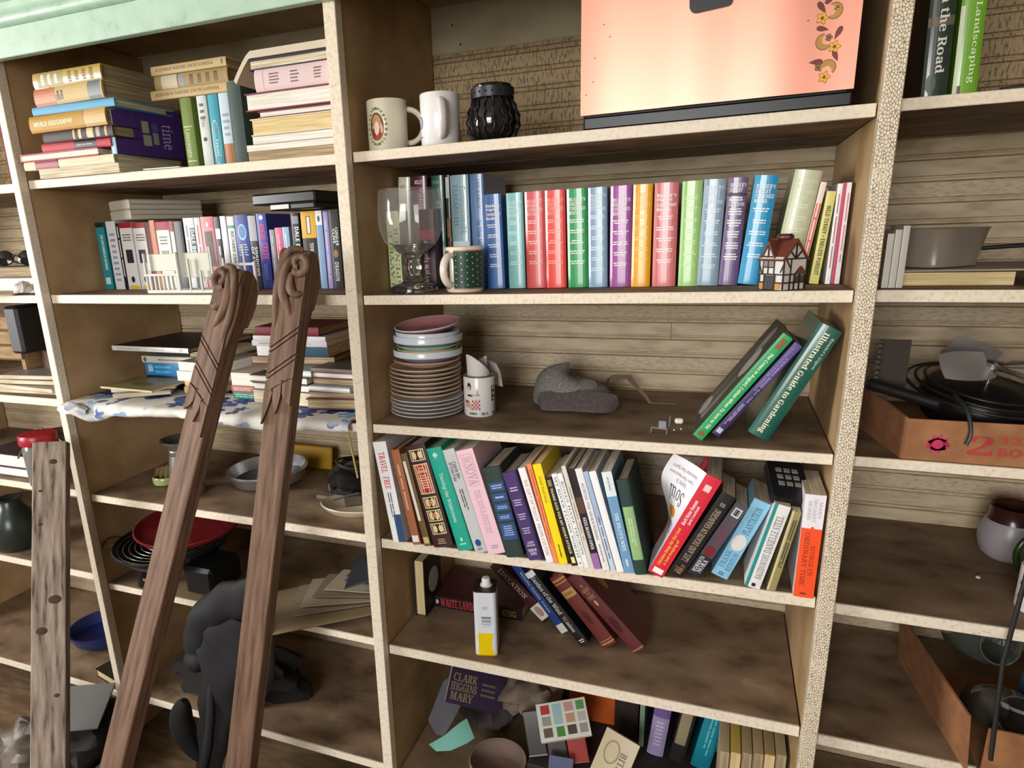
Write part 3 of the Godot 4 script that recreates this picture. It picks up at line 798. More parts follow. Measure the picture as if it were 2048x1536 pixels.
	stand("novel", "thin dark novel with picture spine between green and pale blue", 0.1299, 1.4017, -0.205, 0.0111, 0.2469, 0.3, 0.160, 0x2a2624, "j", [["B", 0.1, 0.8, 0.9, 0.98, 0xd8d4cc], ["B", 0.1, 0.45, 0.9, 0.62, 0x9a6a3c], ["B", 0.1, 0.3, 0.9, 0.42, 0x7c2c24]], "tall novels behind the glass goblet on the second shelf", 0, 0.0)
	stand("novel", "pale blue shiny jacketed novel behind the dotted mug", 0.1437, 1.4018, -0.205, 0.0432, 0.2447, 0.6, 0.160, 0x9fbfcb, "j", [["T", "ELIZABETH", 0.18, 0.56, 0.42, 0.92, 1, 0x5f7f8d, 1], ["T", "Commonwealth", 0.55, 0.48, 0.85, 0.90, 1, 0x5f7f8d, 1], ["B", 0.05, 0.36, 0.95, 0.42, 0xdfeaee]], "tall novels behind the glass goblet on the second shelf", 0, 0.0)
	stand("novel", "cornflower blue novel with dark title next to the blue volume", 0.1929, 1.4023, -0.205, 0.0313, 0.2437, 1.1, 0.160, 0x6f93c8, "j", [["T", "JAN KARON", 0.45, 0.70, 0.75, 0.96, 1, 0x2b3e66, 1], ["T", "In This Mountain", 0.4, 0.22, 0.78, 0.60, 1, 0x2b3e66, 4]], "tall novels behind the glass goblet on the second shelf", 0, 0.0)
	stand("novel", "pale green novel with large author name left of the goblet stem", 0.0029, 1.4004, -0.155, 0.0315, 0.1750, 0.4, 0.045, 0xc9cf9d, "p", [["T", "LAVYRLE", 0.12, 0.05, 0.42, 0.75, 2, 0x3a4632, 1], ["T", "SPENCER", 0.55, 0.05, 0.88, 0.8, 2, 0x3a4632, 1]], "tall novels behind the glass goblet on the second shelf", 0, 0.0)
	stand("novel", "dark maroon novel with white script right of the goblet stem", 0.0843, 1.4012, -0.155, 0.0354, 0.1750, 0.4, 0.045, 0x3d1420, "p", [["T", "LaVyrle Spencer", 0.2, 0.05, 0.6, 0.62, 2, 0xf1e9e6, 4], ["B", 0.0, 0.62, 1.0, 0.75, 0x7c2230]], "tall novels behind the glass goblet on the second shelf", 0, 0.0)
	lie("novel", "worn tan novel lying on top of the blue novels at the back", 0.20, 1.4035, -0.37, 0.22, 0.034, 0.08, 0.0, 0x7d6748, "h", [["T", "JAN KARON", 0.2, 0.3, 0.8, 0.75, 1, 0xa38f6c, 1]], "", 2, "spine", 0.56)

func leaning_books() -> void:
	stand("book", "white paperback with red title TRAVEL FREE against the stile", 0.0385, 0.8242, -0.018, 0.0338, 0.2475, 8.5, 0.150, 0xe9e9ea, "p", [["T", "TRAVEL", 0.28, 0.70, 0.72, 0.90, 1, 0xc62f3e, 3], ["T", "FREE", 0.28, 0.54, 0.72, 0.66, 1, 0xc62f3e, 3], ["L", 0.3, 0.2, 0.65, 0.5, 1, 0x555560, 2], ["B", 0.45, 0.0, 1.0, 0.28, 0x2b4a72]], "books leaning left on the fourth shelf", 0, 0.0)
	stand("book", "thin copper brown hardcover beside the white travel paperback", 0.0902, 0.8248, -0.018, 0.0204, 0.2331, 10.5, 0.150, 0xa5613c, "h", [["L", 0.25, 0.25, 0.75, 0.85, 1, 0xd8a487, 1], ["B", 0.1, 0.03, 0.9, 0.1, 0xe9e6e2]], "books leaning left on the fourth shelf", 0, 0.0)
	stand("book", "thin dark gold hardcover with a white stripe down its spine", 0.1198, 0.8252, -0.018, 0.0165, 0.2270, 12.5, 0.150, 0x6d5530, "h", [["B", 0.1, 0.28, 0.55, 0.92, 0xe6e1d6], ["B", 0.1, 0.03, 0.9, 0.1, 0xd5b57a]], "books leaning left on the fourth shelf", 0, 0.0)
	stand("book", "thick dark maroon hardcover with ornate gilt panels and red label", 0.1440, 0.8255, -0.018, 0.0494, 0.2475, 14.1, 0.165, 0x3a1d1c, "h", [["B", 0.16, 0.85, 0.88, 0.96, 0xe6d3a0], ["B", 0.2, 0.858, 0.84, 0.952, 0x3a1d1c], ["E", 0.26, 0.87, 0.48, 0.94, 0xe6d3a0], ["E", 0.56, 0.87, 0.78, 0.94, 0xe6d3a0], ["B", 0.16, 0.53, 0.88, 0.82, 0xe6d3a0], ["B", 0.20, 0.54, 0.84, 0.81, 0xb3202c], ["T", "JACK", 0.38, 0.765, 0.66, 0.79, 0, 0xf3e3bd, 3], ["T", "LONDON", 0.28, 0.735, 0.76, 0.76, 0, 0xf3e3bd, 3], ["L", 0.3, 0.58, 0.74, 0.72, 0, 0xf0d9ae, 6], ["B", 0.16, 0.39, 0.88, 0.50, 0xe6d3a0], ["B", 0.2, 0.398, 0.84, 0.492, 0x3a1d1c], ["E", 0.3, 0.405, 0.5, 0.485, 0xe6d3a0], ["E", 0.54, 0.405, 0.74, 0.485, 0xe6d3a0], ["E", 0.42, 0.42, 0.62, 0.47, 0xb3402c], ["B", 0.16, 0.26, 0.88, 0.37, 0xe6d3a0], ["B", 0.2, 0.268, 0.84, 0.362, 0x3a1d1c], ["E", 0.3, 0.275, 0.5, 0.355, 0xe6d3a0], ["E", 0.54, 0.275, 0.74, 0.355, 0xe6d3a0], ["E", 0.42, 0.29, 0.62, 0.34, 0xb3402c], ["B", 0.16, 0.13, 0.88, 0.24, 0xe6d3a0], ["B", 0.2, 0.138, 0.84, 0.232, 0x3a1d1c], ["E", 0.28, 0.15, 0.48, 0.22, 0xe6d3a0], ["E", 0.56, 0.15, 0.76, 0.22, 0xe6d3a0], ["L", 0.3, 0.03, 0.74, 0.09, 0, 0xcdb47e, 3]], "books leaning left on the fourth shelf", 0, 0.0)
	stand("book", "teal green hardcover titled Taming the Wilderness", 0.2041, 0.8263, -0.018, 0.0370, 0.2475, 16.0, 0.160, 0x12a68e, "h", [["T", "Taming the Wilderness", 0.30, 0.28, 0.62, 0.76, 1, 0xe5f2ec, 4], ["B", 0.35, 0.92, 0.65, 0.945, 0xbfe6dc], ["E", 0.42, 0.9, 0.55, 0.96, 0xbfe6dc], ["E", 0.42, 0.09, 0.56, 0.13, 0xbfe6dc], ["L", 0.25, 0.05, 0.75, 0.08, 0, 0xbfe6dc, 1]], "books leaning left on the fourth shelf", 0, 0.0)
	stand("book", "light grey paperback titled Catch Me If You Can", 0.2458, 0.8269, -0.018, 0.0285, 0.2475, 16.6, 0.150, 0xc6c8c9, "p", [["T", "Catch Me", 0.52, 0.72, 0.82, 0.88, 1, 0x1f1f22, 3], ["T", "If You Can", 0.18, 0.70, 0.48, 0.88, 1, 0x1f1f22, 3], ["L", 0.3, 0.4, 0.7, 0.62, 1, 0x4a4a4c, 2], ["E", 0.25, 0.06, 0.75, 0.13, 0x24458e], ["L", 0.25, 0.02, 0.75, 0.05, 0, 0x3a3a3c, 2]], "books leaning left on the fourth shelf", 0, 0.0)
	stand("book", "pale pink paperback with framed initials and grey lettering", 0.2761, 0.8273, -0.018, 0.0414, 0.2475, 16.5, 0.160, 0xedc6d1, "p", [["F", 0.2, 0.66, 0.82, 0.96, 0xb896a2, 0.0008], ["T", "PAT", 0.3, 0.88, 0.72, 0.93, 0, 0xa98a94, 1], ["T", "NOVA", 0.28, 0.67, 0.75, 0.87, 1, 0xa98a94, 1], ["T", "THE NOVA HISTORY", 0.34, 0.2, 0.66, 0.62, 1, 0xb39aa6, 1], ["L", 0.3, 0.05, 0.75, 0.09, 0, 0x9d808a, 2]], "books leaning left on the fourth shelf", 0, 0.0)
	stand("book", "dark green cloth hardcover with five blue spine labels", 0.3195, 0.8278, -0.018, 0.0405, 0.2117, 14.2, 0.150, 0x22352f, "h", [["B", 0.12, 0.74, 0.95, 0.83, 0x2c4f86], ["L", 0.25, 0.76, 0.85, 0.81, 0, 0xaec2dc, 2], ["B", 0.12, 0.63, 0.95, 0.71, 0x2c4f86], ["L", 0.25, 0.65, 0.85, 0.69, 0, 0xaec2dc, 1], ["B", 0.12, 0.52, 0.95, 0.60, 0x2c4f86], ["L", 0.25, 0.54, 0.85, 0.58, 0, 0xaec2dc, 2], ["B", 0.12, 0.41, 0.95, 0.49, 0x2c4f86], ["L", 0.25, 0.43, 0.85, 0.47, 0, 0xaec2dc, 2], ["B", 0.12, 0.20, 0.95, 0.38, 0x2c4f86], ["L", 0.25, 0.24, 0.85, 0.36, 0, 0xaec2dc, 5]], "books leaning left on the fourth shelf", 0, 0.0)
	stand("book", "purple hardcover standing upside down with pale lettering", 0.3704, 0.8285, -0.018, 0.0315, 0.2055, 16.5, 0.140, 0x473368, "j", [["T", "READER'S", 0.2, 0.10, 0.8, 0.13, 3, 0xe6e0ee, 3], ["T", "DIGEST", 0.27, 0.06, 0.73, 0.09, 3, 0xe6e0ee, 3], ["T", "SELECT", 0.3, 0.19, 0.75, 0.215, 3, 0xe6e0ee, 3], ["T", "EDITIONS", 0.2, 0.16, 0.8, 0.18, 3, 0xe6e0ee, 3], ["L", 0.2, 0.3, 0.8, 0.38, 0, 0xc9bfdc, 3], ["L", 0.2, 0.46, 0.8, 0.54, 0, 0xc9bfdc, 3], ["L", 0.2, 0.62, 0.8, 0.7, 0, 0xc9bfdc, 3], ["L", 0.2, 0.78, 0.8, 0.84, 0, 0xc9bfdc, 2]], "books leaning left on the fourth shelf", 0, 0.0)
	stand("book", "white paperback titled The Gift of Touch in red", 0.4098, 0.8290, -0.018, 0.0158, 0.2194, 16.6, 0.150, 0xf0efec, "p", [["T", "THE GIFT OF TOUCH  HELEN COLTON", 0.3, 0.08, 0.72, 0.88, 1, 0xb64048, 0]], "books leaning left on the fourth shelf", 0, 0.0)
	stand("book", "thin salmon orange paperback beside the yellow one", 0.4270, 0.8292, -0.018, 0.0100, 0.2296, 15.4, 0.150, 0xf08a5c, "p", [["L", 0.3, 0.1, 0.7, 0.95, 1, 0xc8552c, 1]], "books leaning left on the fourth shelf", 0, 0.0)
	stand("book", "bright yellow paperback with small dark title", 0.4381, 0.8294, -0.018, 0.0185, 0.2291, 15.0, 0.150, 0xf4d713, "p", [["T", "Feast Your Soul", 0.35, 0.62, 0.65, 0.88, 1, 0x4a4210, 4], ["L", 0.35, 0.05, 0.65, 0.2, 1, 0x4a4210, 1]], "books leaning left on the fourth shelf", 3, 0.0)
	stand("book", "black paperback with cream lettering beside the yellow one", 0.4648, 0.8297, -0.018, 0.0133, 0.2035, 16.9, 0.130, 0x1e1d1c, "p", [["T", "THANK GOD FOR MY HEART ATTACK", 0.3, 0.14, 0.7, 0.88, 1, 0xe5d9a4, 2], ["B", 0.2, 0.03, 0.8, 0.1, 0xe8dc8a], ["B", 0.2, 0.9, 0.8, 0.97, 0x8d8152]], "books leaning left on the fourth shelf", 0, 0.0)
	stand("book", "white paperback titled My River Flows North", 0.4793, 0.8299, -0.018, 0.0113, 0.2123, 16.4, 0.130, 0xeeede8, "p", [["T", "MY RIVER FLOWS NORTH", 0.3, 0.1, 0.72, 0.97, 1, 0x26262a, 1], ["L", 0.3, 0.02, 0.7, 0.06, 0, 0x888888, 1]], "books leaning left on the fourth shelf", 0, 0.0)
	stand("book", "white paperback titled Roses Have Thorns", 0.4919, 0.8301, -0.018, 0.0103, 0.2145, 16.4, 0.130, 0xefeeea, "p", [["T", "ROSES HAVE THORNS", 0.3, 0.14, 0.72, 0.92, 1, 0x26262a, 1]], "books leaning left on the fourth shelf", 0, 0.0)
	stand("book", "thin cream paperback with faint lettering, taller than its neighbours", 0.5033, 0.8302, -0.018, 0.0090, 0.2319, 15.9, 0.150, 0xd9d0c6, "p", [["L", 0.35, 0.12, 0.65, 0.8, 1, 0x8a6a60, 1]], "books leaning left on the fourth shelf", 0, 0.0)
	stand("book", "dark paperback with a violet foot and a brown picture band", 0.5135, 0.8304, -0.018, 0.0144, 0.2262, 15.5, 0.140, 0x241c20, "p", [["B", 0.0, 0.0, 1.0, 0.16, 0x9c6aa8], ["B", 0.0, 0.56, 1.0, 0.72, 0x5a3a2c], ["T", "SEELMANN OPUS", 0.3, 0.2, 0.75, 0.52, 1, 0xf0eef0, 3]], "books leaning left on the fourth shelf", 0, 0.0)
	stand("book", "white paperback titled Across the Wheatgrass", 0.5307, 0.8306, -0.018, 0.0144, 0.2282, 15.9, 0.150, 0xe9e6e4, "p", [["T", "ACROSS THE WHEATGRASS", 0.3, 0.3, 0.68, 0.86, 1, 0x4a4648, 0], ["L", 0.35, 0.08, 0.65, 0.26, 1, 0x8a8688, 1]], "books leaning left on the fourth shelf", 0, 0.0)
	stand("book", "thin pale blue paperback with slanted lettering", 0.5477, 0.8308, -0.018, 0.0099, 0.2234, 16.2, 0.140, 0xc5d2e2, "p", [["B", 0.0, 0.5, 1.0, 1.0, 0x9fb6d2], ["L", 0.3, 0.05, 0.7, 0.55, 1, 0x3a4a6c, 1]], "books leaning left on the fourth shelf", 0, 0.0)
	stand("book", "plain white paperback right of the thin pale blue one", 0.5598, 0.8310, -0.018, 0.0144, 0.2248, 16.3, 0.150, 0xf1f0f0, "p", [], "books leaning left on the fourth shelf", 0, 0.0)
	stand("book", "white and blue paperback titled The Pilot's Wife", 0.5755, 0.8312, -0.018, 0.0202, 0.2239, 13.8, 0.140, 0x6f9cc0, "p", [["B", 0.0, 0.76, 1.0, 1.0, 0xdfe6e8], ["T", "THE PILOT'S WIFE", 0.35, 0.22, 0.7, 0.6, 1, 0xe8eef2, 3], ["L", 0.3, 0.05, 0.7, 0.14, 1, 0xdfe6e8, 1], ["L", 0.3, 0.8, 0.7, 0.95, 1, 0x9fb0b8, 1]], "books leaning left on the fourth shelf", 0, 0.0)
	stand("book", "dark green hardcover with a large pale green spine panel", 0.5969, 0.8315, -0.018, 0.0240, 0.2086, 12.4, 0.140, 0x1d3a33, "h", [["B", 0.08, 0.16, 0.95, 0.72, 0x93b77c], ["L", 0.3, 0.3, 0.7, 0.6, 1, 0xc3d8ae, 2]], "books leaning left on the fourth shelf", 0, 0.0)
	red_book = stand("book", "fat red paperback with yellow title and a curled white cover", 0.6505, 0.8322, -0.018, 0.0312, 0.2427, -24.0, 0.140, 0xd9263c, "p", [["T", "A 2nd Helping of", 0.55, 0.12, 0.78, 0.38, 2, 0xf6c13a, 2], ["T", "Chicken Soup for the Soul", 0.22, 0.10, 0.50, 0.48, 2, 0xf6c13a, 2], ["T", "Jack Canfield", 0.55, 0.54, 0.76, 0.72, 2, 0xf4e8e4, 2], ["T", "Mark Victor Hansen", 0.22, 0.52, 0.46, 0.76, 2, 0xf4e8e4, 2], ["B", 0.2, 0.02, 0.85, 0.07, 0xf4f0ec], ["B", 0.3, 0.86, 0.7, 0.92, 0xf0c9c4]], "books leaning right on the fourth shelf", 0, 0.0)
	stand("book", "black paperback titled Life and Death in Shanghai", 0.6862, 0.8326, -0.030, 0.0273, 0.2050, -25.9, 0.110, 0x201c1c, "p", [["T", "LIFE AND DEATH IN SHANGHAI", 0.28, 0.18, 0.7, 0.82, 2, 0xdcc7a8, 1], ["T", "CHENG", 0.5, 0.03, 0.8, 0.14, 0, 0xb28a60, 1], ["L", 0.2, 0.03, 0.8, 0.1, 0, 0xb28a60, 3], ["T", "1018", 0.35, 0.86, 0.7, 0.9, 0, 0xd8d4d0, 0]], "books leaning right on the fourth shelf", 0, 0.0)
	stand("book", "grey paperback with red title and a red figure", 0.7197, 0.8331, -0.039, 0.0246, 0.1807, -26.2, 0.110, 0x56525e, "p", [["B", 0.0, 0.0, 1.0, 0.28, 0x20222c], ["T", "NORA", 0.5, 0.06, 0.85, 0.24, 2, 0xdfe0e6, 3], ["T", "ROBERTS", 0.15, 0.05, 0.45, 0.26, 2, 0xdfe0e6, 2], ["E", 0.1, 0.28, 0.9, 0.42, 0x7c1c24], ["T", "CARNAL", 0.5, 0.45, 0.8, 0.68, 2, 0x9d2634, 1], ["T", "IN DEATH", 0.2, 0.5, 0.45, 0.75, 2, 0x9d2634, 1], ["B", 0.2, 0.84, 0.8, 0.95, 0xe4e0e0], ["B", 0.28, 0.855, 0.72, 0.935, 0x24303f]], "books leaning right on the fourth shelf", 0, 0.0)
	stand("book", "light blue paperback titled Plantation", 0.7726, 0.8337, -0.047, 0.0324, 0.1828, -21.6, 0.110, 0x87bedb, "p", [["T", "PLANTATION", 0.35, 0.58, 0.75, 0.92, 2, 0x2f4f66, 1], ["E", 0.1, 0.36, 0.9, 0.56, 0xdad6d2], ["T", "BENTON", 0.58, 0.10, 0.88, 0.34, 2, 0x356c96, 1], ["T", "FRANK", 0.15, 0.12, 0.45, 0.34, 2, 0x356c96, 1], ["L", 0.3, 0.02, 0.7, 0.07, 0, 0x2f4f66, 2]], "books leaning right on the fourth shelf", 0, 0.0)
	stand("book", "white paperback with tall grey letters and a teal back edge", 0.8314, 0.8345, -0.024, 0.0278, 0.1822, -12.6, 0.105, 0xe9e7e3, "p", [["B", 0.0, 0.0, 0.22, 1.0, 0x1d8a86], ["T", "KALEIDOSCOPE", 0.4, 0.12, 0.8, 0.42, 2, 0x3c3c40, 1], ["T", "DANIELLE STEEL", 0.38, 0.44, 0.82, 0.88, 2, 0x3c3c40, 1], ["B", 0.4, 0.02, 0.65, 0.06, 0x1c1c1e]], "books leaning right on the fourth shelf", 0, 0.0)
	stand("book", "thin olive tan paperback beside the white one", 0.8592, 0.8349, -0.025, 0.0155, 0.1716, -10.2, 0.105, 0x9c8f5e, "p", [["B", 0.0, 0.0, 0.25, 1.0, 0xcdbf93], ["L", 0.35, 0.15, 0.85, 0.9, 2, 0x3c3420, 2]], "books leaning right on the fourth shelf", 0, 0.0)
	stand("book", "white and orange paperback titled Songs in Ordinary Time", 0.9240, 0.8357, -0.018, 0.0342, 0.2085, -0.5, 0.135, 0xe9e6ea, "p", [["B", 0.0, 0.0, 1.0, 0.68, 0xf4511e], ["T", "SONGS IN", 0.55, 0.22, 0.78, 0.52, 1, 0x7c2a14, 1], ["T", "ORDINARY TIME", 0.22, 0.12, 0.45, 0.64, 1, 0x7c2a14, 1], ["T", "MARY", 0.72, 0.78, 0.86, 0.94, 1, 0xa79aa4, 1], ["T", "McGARRY", 0.46, 0.74, 0.62, 0.96, 1, 0xa79aa4, 1], ["T", "MORRIS", 0.2, 0.76, 0.36, 0.94, 1, 0xa79aa4, 1], ["E", 0.42, 0.64, 0.62, 0.70, 0xf4511e], ["L", 0.3, 0.02, 0.6, 0.06, 0, 0x7c2a14, 1]], "books leaning right on the fourth shelf", 0, 0.0)

func plate_books() -> void:
	stand("book", "green spined paperback with black and white cover leaning far right", 0.7072, 1.1187, -0.057, 0.0203, 0.2461, -35.1, 0.190, 0x1fa055, "p", [["T", "The Crows in August, Cotton When Tis Sett to Tilt", 0.3, 0.10, 0.72, 0.84, 1, 0xe9f2e8, 2], ["B", 0.25, 0.88, 0.75, 0.97, 0x7c5a30], ["E", 0.2, 0.02, 0.8, 0.07, 0x7c5a30], ["B", 0.0, 0.0, 1.0, 1.0, 0x34332f, "l"], ["B", 0.55, 0.08, 0.72, 0.5, 0x8d8c88, "l"], ["B", 0.2, 0.2, 0.4, 0.66, 0x6a6966, "l"], ["E", 0.5, 0.52, 0.86, 0.8, 0x9a9996, "l"], ["E", 0.36, 0.72, 0.62, 0.98, 0x777672, "l"], ["E", 0.1, 0.04, 0.5, 0.22, 0x999894, "l"], ["B", 0.78, 0.3, 0.84, 0.9, 0x1d1c1a, "l"]], "books leaning right on the plate shelf", 0, 0.0)
	stand("book", "purple paperback squeezed between the green books", 0.7380, 1.1191, -0.086, 0.0163, 0.2242, -35.6, 0.140, 0x3f2a6e, "p", [["T", "Chicken Soup for the", 0.5, 0.38, 0.78, 0.86, 1, 0xe4def0, 1], ["T", "Surviving Soul", 0.18, 0.5, 0.45, 0.96, 1, 0xb9aed2, 1], ["B", 0.05, 0.55, 0.9, 1.0, 0x6d55a8], ["L", 0.3, 0.12, 0.7, 0.36, 1, 0xd8d0ea, 2], ["B", 0.2, 0.03, 0.8, 0.08, 0xe4def0]], "books leaning right on the plate shelf", 0, 0.0)
	stand("book", "thick dark green hardcover titled Illustrated Guide to Gardening", 0.8253, 1.1202, -0.080, 0.0406, 0.2343, -26.2, 0.190, 0x145a4e, "j", [["T", "Illustrated Guide to Gardening", 0.30, 0.04, 0.62, 0.95, 1, 0xf2efc8, 3], ["T", "Reader's Digest", 0.72, 0.66, 0.88, 0.93, 1, 0xdfe9e0, 1]], "books leaning right on the plate shelf", 0, 0.0)

func can_books() -> void:
	stand("book", "black paperback with white italic title slumped to the left", 0.4598, 0.5360, -0.163, 0.0245, 0.2247, 39.3, 0.140, 0x17191b, "j", [["T", "Garden of the Wind", 0.3, 0.42, 0.75, 0.93, 1, 0xf0f0ee, 4], ["T", "V.C.Andrews", 0.3, 0.18, 0.7, 0.38, 1, 0xe8e8e6, 4], ["L", 0.2, 0.03, 0.8, 0.08, 0, 0xe0e0de, 2], ["B", 0.0, 0.93, 1.0, 1.0, 0xdadfe4]], "books slumped on the fifth shelf", 0, 0.0)
	stand("book", "worn red brown leather volume with gilt bands and a gilt label", 0.5132, 0.5366, -0.173, 0.0370, 0.2134, 39.4, 0.130, 0x6a2a24, "h", [["B", 0.0, 0.93, 1.0, 0.955, 0xb58a45], ["B", 0.0, 0.89, 1.0, 0.905, 0xb58a45], ["B", 0.08, 0.70, 0.95, 0.80, 0xb9934e], ["T", "BURNS", 0.2, 0.73, 0.82, 0.77, 0, 0x4a2418, 3], ["B", 0.0, 0.03, 1.0, 0.05, 0xb58a45], ["B", 0.0, 0.07, 1.0, 0.08, 0xb58a45], ["E", 0.3, 0.3, 0.7, 0.5, 0x4f1c18]], "books slumped on the fifth shelf", 2, 0.0)
	stand("book", "large maroon hardcover with gilt title and a gilt figure on its cover", 0.5863, 0.5375, -0.172, 0.0326, 0.2392, 43.7, 0.155, 0x5e2426, "h", [["T", "THE", 0.4, 0.84, 0.62, 0.87, 0, 0xc9a25c, 1], ["T", "LADIES", 0.2, 0.78, 0.8, 0.82, 0, 0xc9a25c, 1], ["T", "OF THE", 0.36, 0.745, 0.66, 0.765, 0, 0xc9a25c, 1], ["T", "COVENT", 0.2, 0.69, 0.8, 0.73, 0, 0xc9a25c, 1], ["E", 0.42, 0.6, 0.6, 0.67, 0xc9a25c], ["E", 0.25, 0.25, 0.75, 0.45, 0x431619], ["B", 0.0, 0.02, 1.0, 0.035, 0xa8793e], ["E", 0.32, 0.60, 0.52, 0.92, 0xa5793a, "r"], ["E", 0.38, 0.80, 0.5, 0.90, 0x5e2426, "r"]], "books slumped on the fifth shelf", 2, 0.0)
	stand("book", "blue spined paperback with yellow lettering behind the black one", 0.4029, 0.5353, -0.201, 0.0199, 0.2111, 37.8, 0.130, 0x1f3f80, "p", [["T", "White Satin Days", 0.3, 0.3, 0.7, 0.9, 1, 0xd8d6a0, 4], ["B", 0.0, 0.0, 1.0, 0.12, 0xd9d6d0]], "books slumped on the fifth shelf", 0, 0.0)
	stand("book", "maroon paperback with cream lettering slumped behind the can", 0.3487, 0.5347, -0.233, 0.0311, 0.2016, 46.4, 0.130, 0x3c1620, "p", [["T", "EDUCATION", 0.3, 0.4, 0.72, 0.9, 1, 0xd9c3a4, 1], ["B", 0.0, 0.04, 1.0, 0.26, 0xd2cfcb], ["E", 0.2, 0.08, 0.8, 0.24, 0xb08a74]], "books slumped on the fifth shelf", 0, 0.0)

func second_row() -> void:
	stand("paperback", "teal paperback with white lettering at the left end of the row", -0.9351, 1.4012, -0.190, 0.0305, 0.1845, 0.0, 0.11, 0x1f8790, "p", [["B", 0.0, 0.93, 1.0, 1.0, 0x151515], ["T", "AN UNCOMMON WOMAN", 0.45, 0.3, 0.75, 0.82, 1, 0xdff0f0, 2], ["B", 0.2, 0.08, 0.8, 0.18, 0xbfe0e0]], "paperbacks on the second left shelf")
	stand("paperback", "white paperback with faint grey type beside the teal one", -0.8951, 1.4012, -0.190, 0.0343, 0.1862, 0.0, 0.11, 0xdfdfe6, "p", [["L", 0.2, 0.1, 0.8, 0.85, 0, 0x9a9aa8, 9]], "paperbacks on the second left shelf")
	stand("paperback", "thin black and white paperback beside the plain white one", -0.8599, 1.4012, -0.190, 0.0128, 0.1799, 0.0, 0.11, 0x1a1a1c, "p", [["L", 0.2, 0.1, 0.8, 0.95, 1, 0xe8e8e8, 1]], "paperbacks on the second left shelf")
	stand("paperback", "white paperback with red head, photo and yellow foot, left of its twin", -0.8466, 1.4012, -0.190, 0.0442, 0.1809, 0.0, 0.11, 0xe6e3e2, "p", [["B", 0.0, 0.92, 1.0, 1.0, 0xa31d30], ["L", 0.15, 0.72, 0.85, 0.84, 0, 0x5a5658, 3], ["B", 0.25, 0.40, 0.8, 0.60, 0x26262a], ["E", 0.35, 0.1, 0.65, 0.2, 0x2c2a2c], ["E", 0.1, 0.0, 0.95, 0.06, 0xe6c21c]], "paperbacks on the second left shelf")
	stand("paperback", "white paperback with red head, photo and yellow foot, right of its twin", -0.7991, 1.4012, -0.190, 0.0504, 0.1791, 0.0, 0.11, 0xe6e3e2, "p", [["B", 0.0, 0.92, 1.0, 1.0, 0xa31d30], ["B", 0.88, 0.0, 1.0, 1.0, 0x6a1420], ["L", 0.15, 0.72, 0.85, 0.84, 0, 0x5a5658, 3], ["B", 0.2, 0.40, 0.7, 0.60, 0x2c2440], ["E", 0.3, 0.1, 0.6, 0.2, 0x2c2a2c], ["E", 0.1, 0.0, 0.85, 0.06, 0xe6c21c]], "paperbacks on the second left shelf")
	stand("paperback", "thin salmon paperback after the two white and red ones", -0.7372, 1.4012, -0.190, 0.0182, 0.1834, 0.0, 0.11, 0xd88a68, "p", [], "paperbacks on the second left shelf")
	stand("paperback", "white paperback with a red head and a green picture", -0.7158, 1.4012, -0.190, 0.0440, 0.1779, 0.0, 0.11, 0xe9e6dc, "p", [["B", 0.0, 0.88, 1.0, 1.0, 0xa82a38], ["L", 0.15, 0.66, 0.85, 0.8, 0, 0x6a6a66, 3], ["B", 0.2, 0.45, 0.8, 0.58, 0x8fa878]], "paperbacks on the second left shelf")
	stand("paperback", "thin white and red paperback after the green pictured one", -0.6674, 1.4012, -0.190, 0.0126, 0.1787, 0.0, 0.11, 0xd9d6d6, "p", [["B", 0.0, 0.85, 1.0, 1.0, 0xa82a38]], "paperbacks on the second left shelf")
	stand("paperback", "dark paperback half hidden by the white dish rack", -0.6519, 1.4012, -0.190, 0.0274, 0.1764, 0.0, 0.11, 0x1c1a1b, "p", [], "paperbacks on the second left shelf")
	stand("paperback", "grey white paperback with name DALE BROWN on a slate panel", -0.6188, 1.4012, -0.190, 0.0347, 0.1843, 0.0, 0.11, 0xd6d6da, "p", [["B", 0.55, 0.0, 1.0, 0.86, 0x4a5468], ["T", "DALE BROWN", 0.62, 0.3, 0.95, 0.84, 1, 0xeef0f4, 2], ["L", 0.1, 0.1, 0.45, 0.9, 1, 0x8a8a90, 1]], "paperbacks on the second left shelf")
	stand("paperback", "thin rosy white paperback beside the red pictured one", -0.5821, 1.4012, -0.190, 0.0190, 0.1841, 0.0, 0.11, 0xe3c6c8, "p", [["L", 0.3, 0.1, 0.7, 0.9, 1, 0xb06a70, 1]], "paperbacks on the second left shelf")
	stand("paperback", "rose red paperback with a framed brown picture", -0.5607, 1.4012, -0.190, 0.0413, 0.1851, 0.0, 0.11, 0xcf6a74, "p", [["F", 0.15, 0.3, 0.9, 0.84, 0xe9c9c4, 0.0015], ["B", 0.22, 0.33, 0.83, 0.8, 0x5a4a44], ["E", 0.4, 0.86, 0.6, 0.93, 0xf0dcd8]], "paperbacks on the second left shelf")
	stand("paperback", "black paperback with white blocks next to the rose red one", -0.5176, 1.4012, -0.190, 0.0186, 0.1832, 0.0, 0.11, 0x1f1f22, "p", [["B", 0.1, 0.7, 0.9, 0.84, 0xe6e6e6], ["L", 0.2, 0.1, 0.8, 0.6, 1, 0xe6e6e6, 1]], "paperbacks on the second left shelf")
	stand("paperback", "thin plain white paperback in the middle of the row", -0.4969, 1.4012, -0.190, 0.0166, 0.1845, 0.0, 0.11, 0xe6e6ea, "p", [], "paperbacks on the second left shelf")
	stand("paperback", "white paperback with a green band and black lettering", -0.4755, 1.4012, -0.190, 0.0211, 0.1827, 0.0, 0.11, 0xe0e2e0, "p", [["B", 0.0, 0.84, 1.0, 0.88, 0x4f9a86], ["T", "RICHARD CONDON", 0.4, 0.2, 0.8, 0.8, 1, 0x26282a, 2]], "paperbacks on the second left shelf")
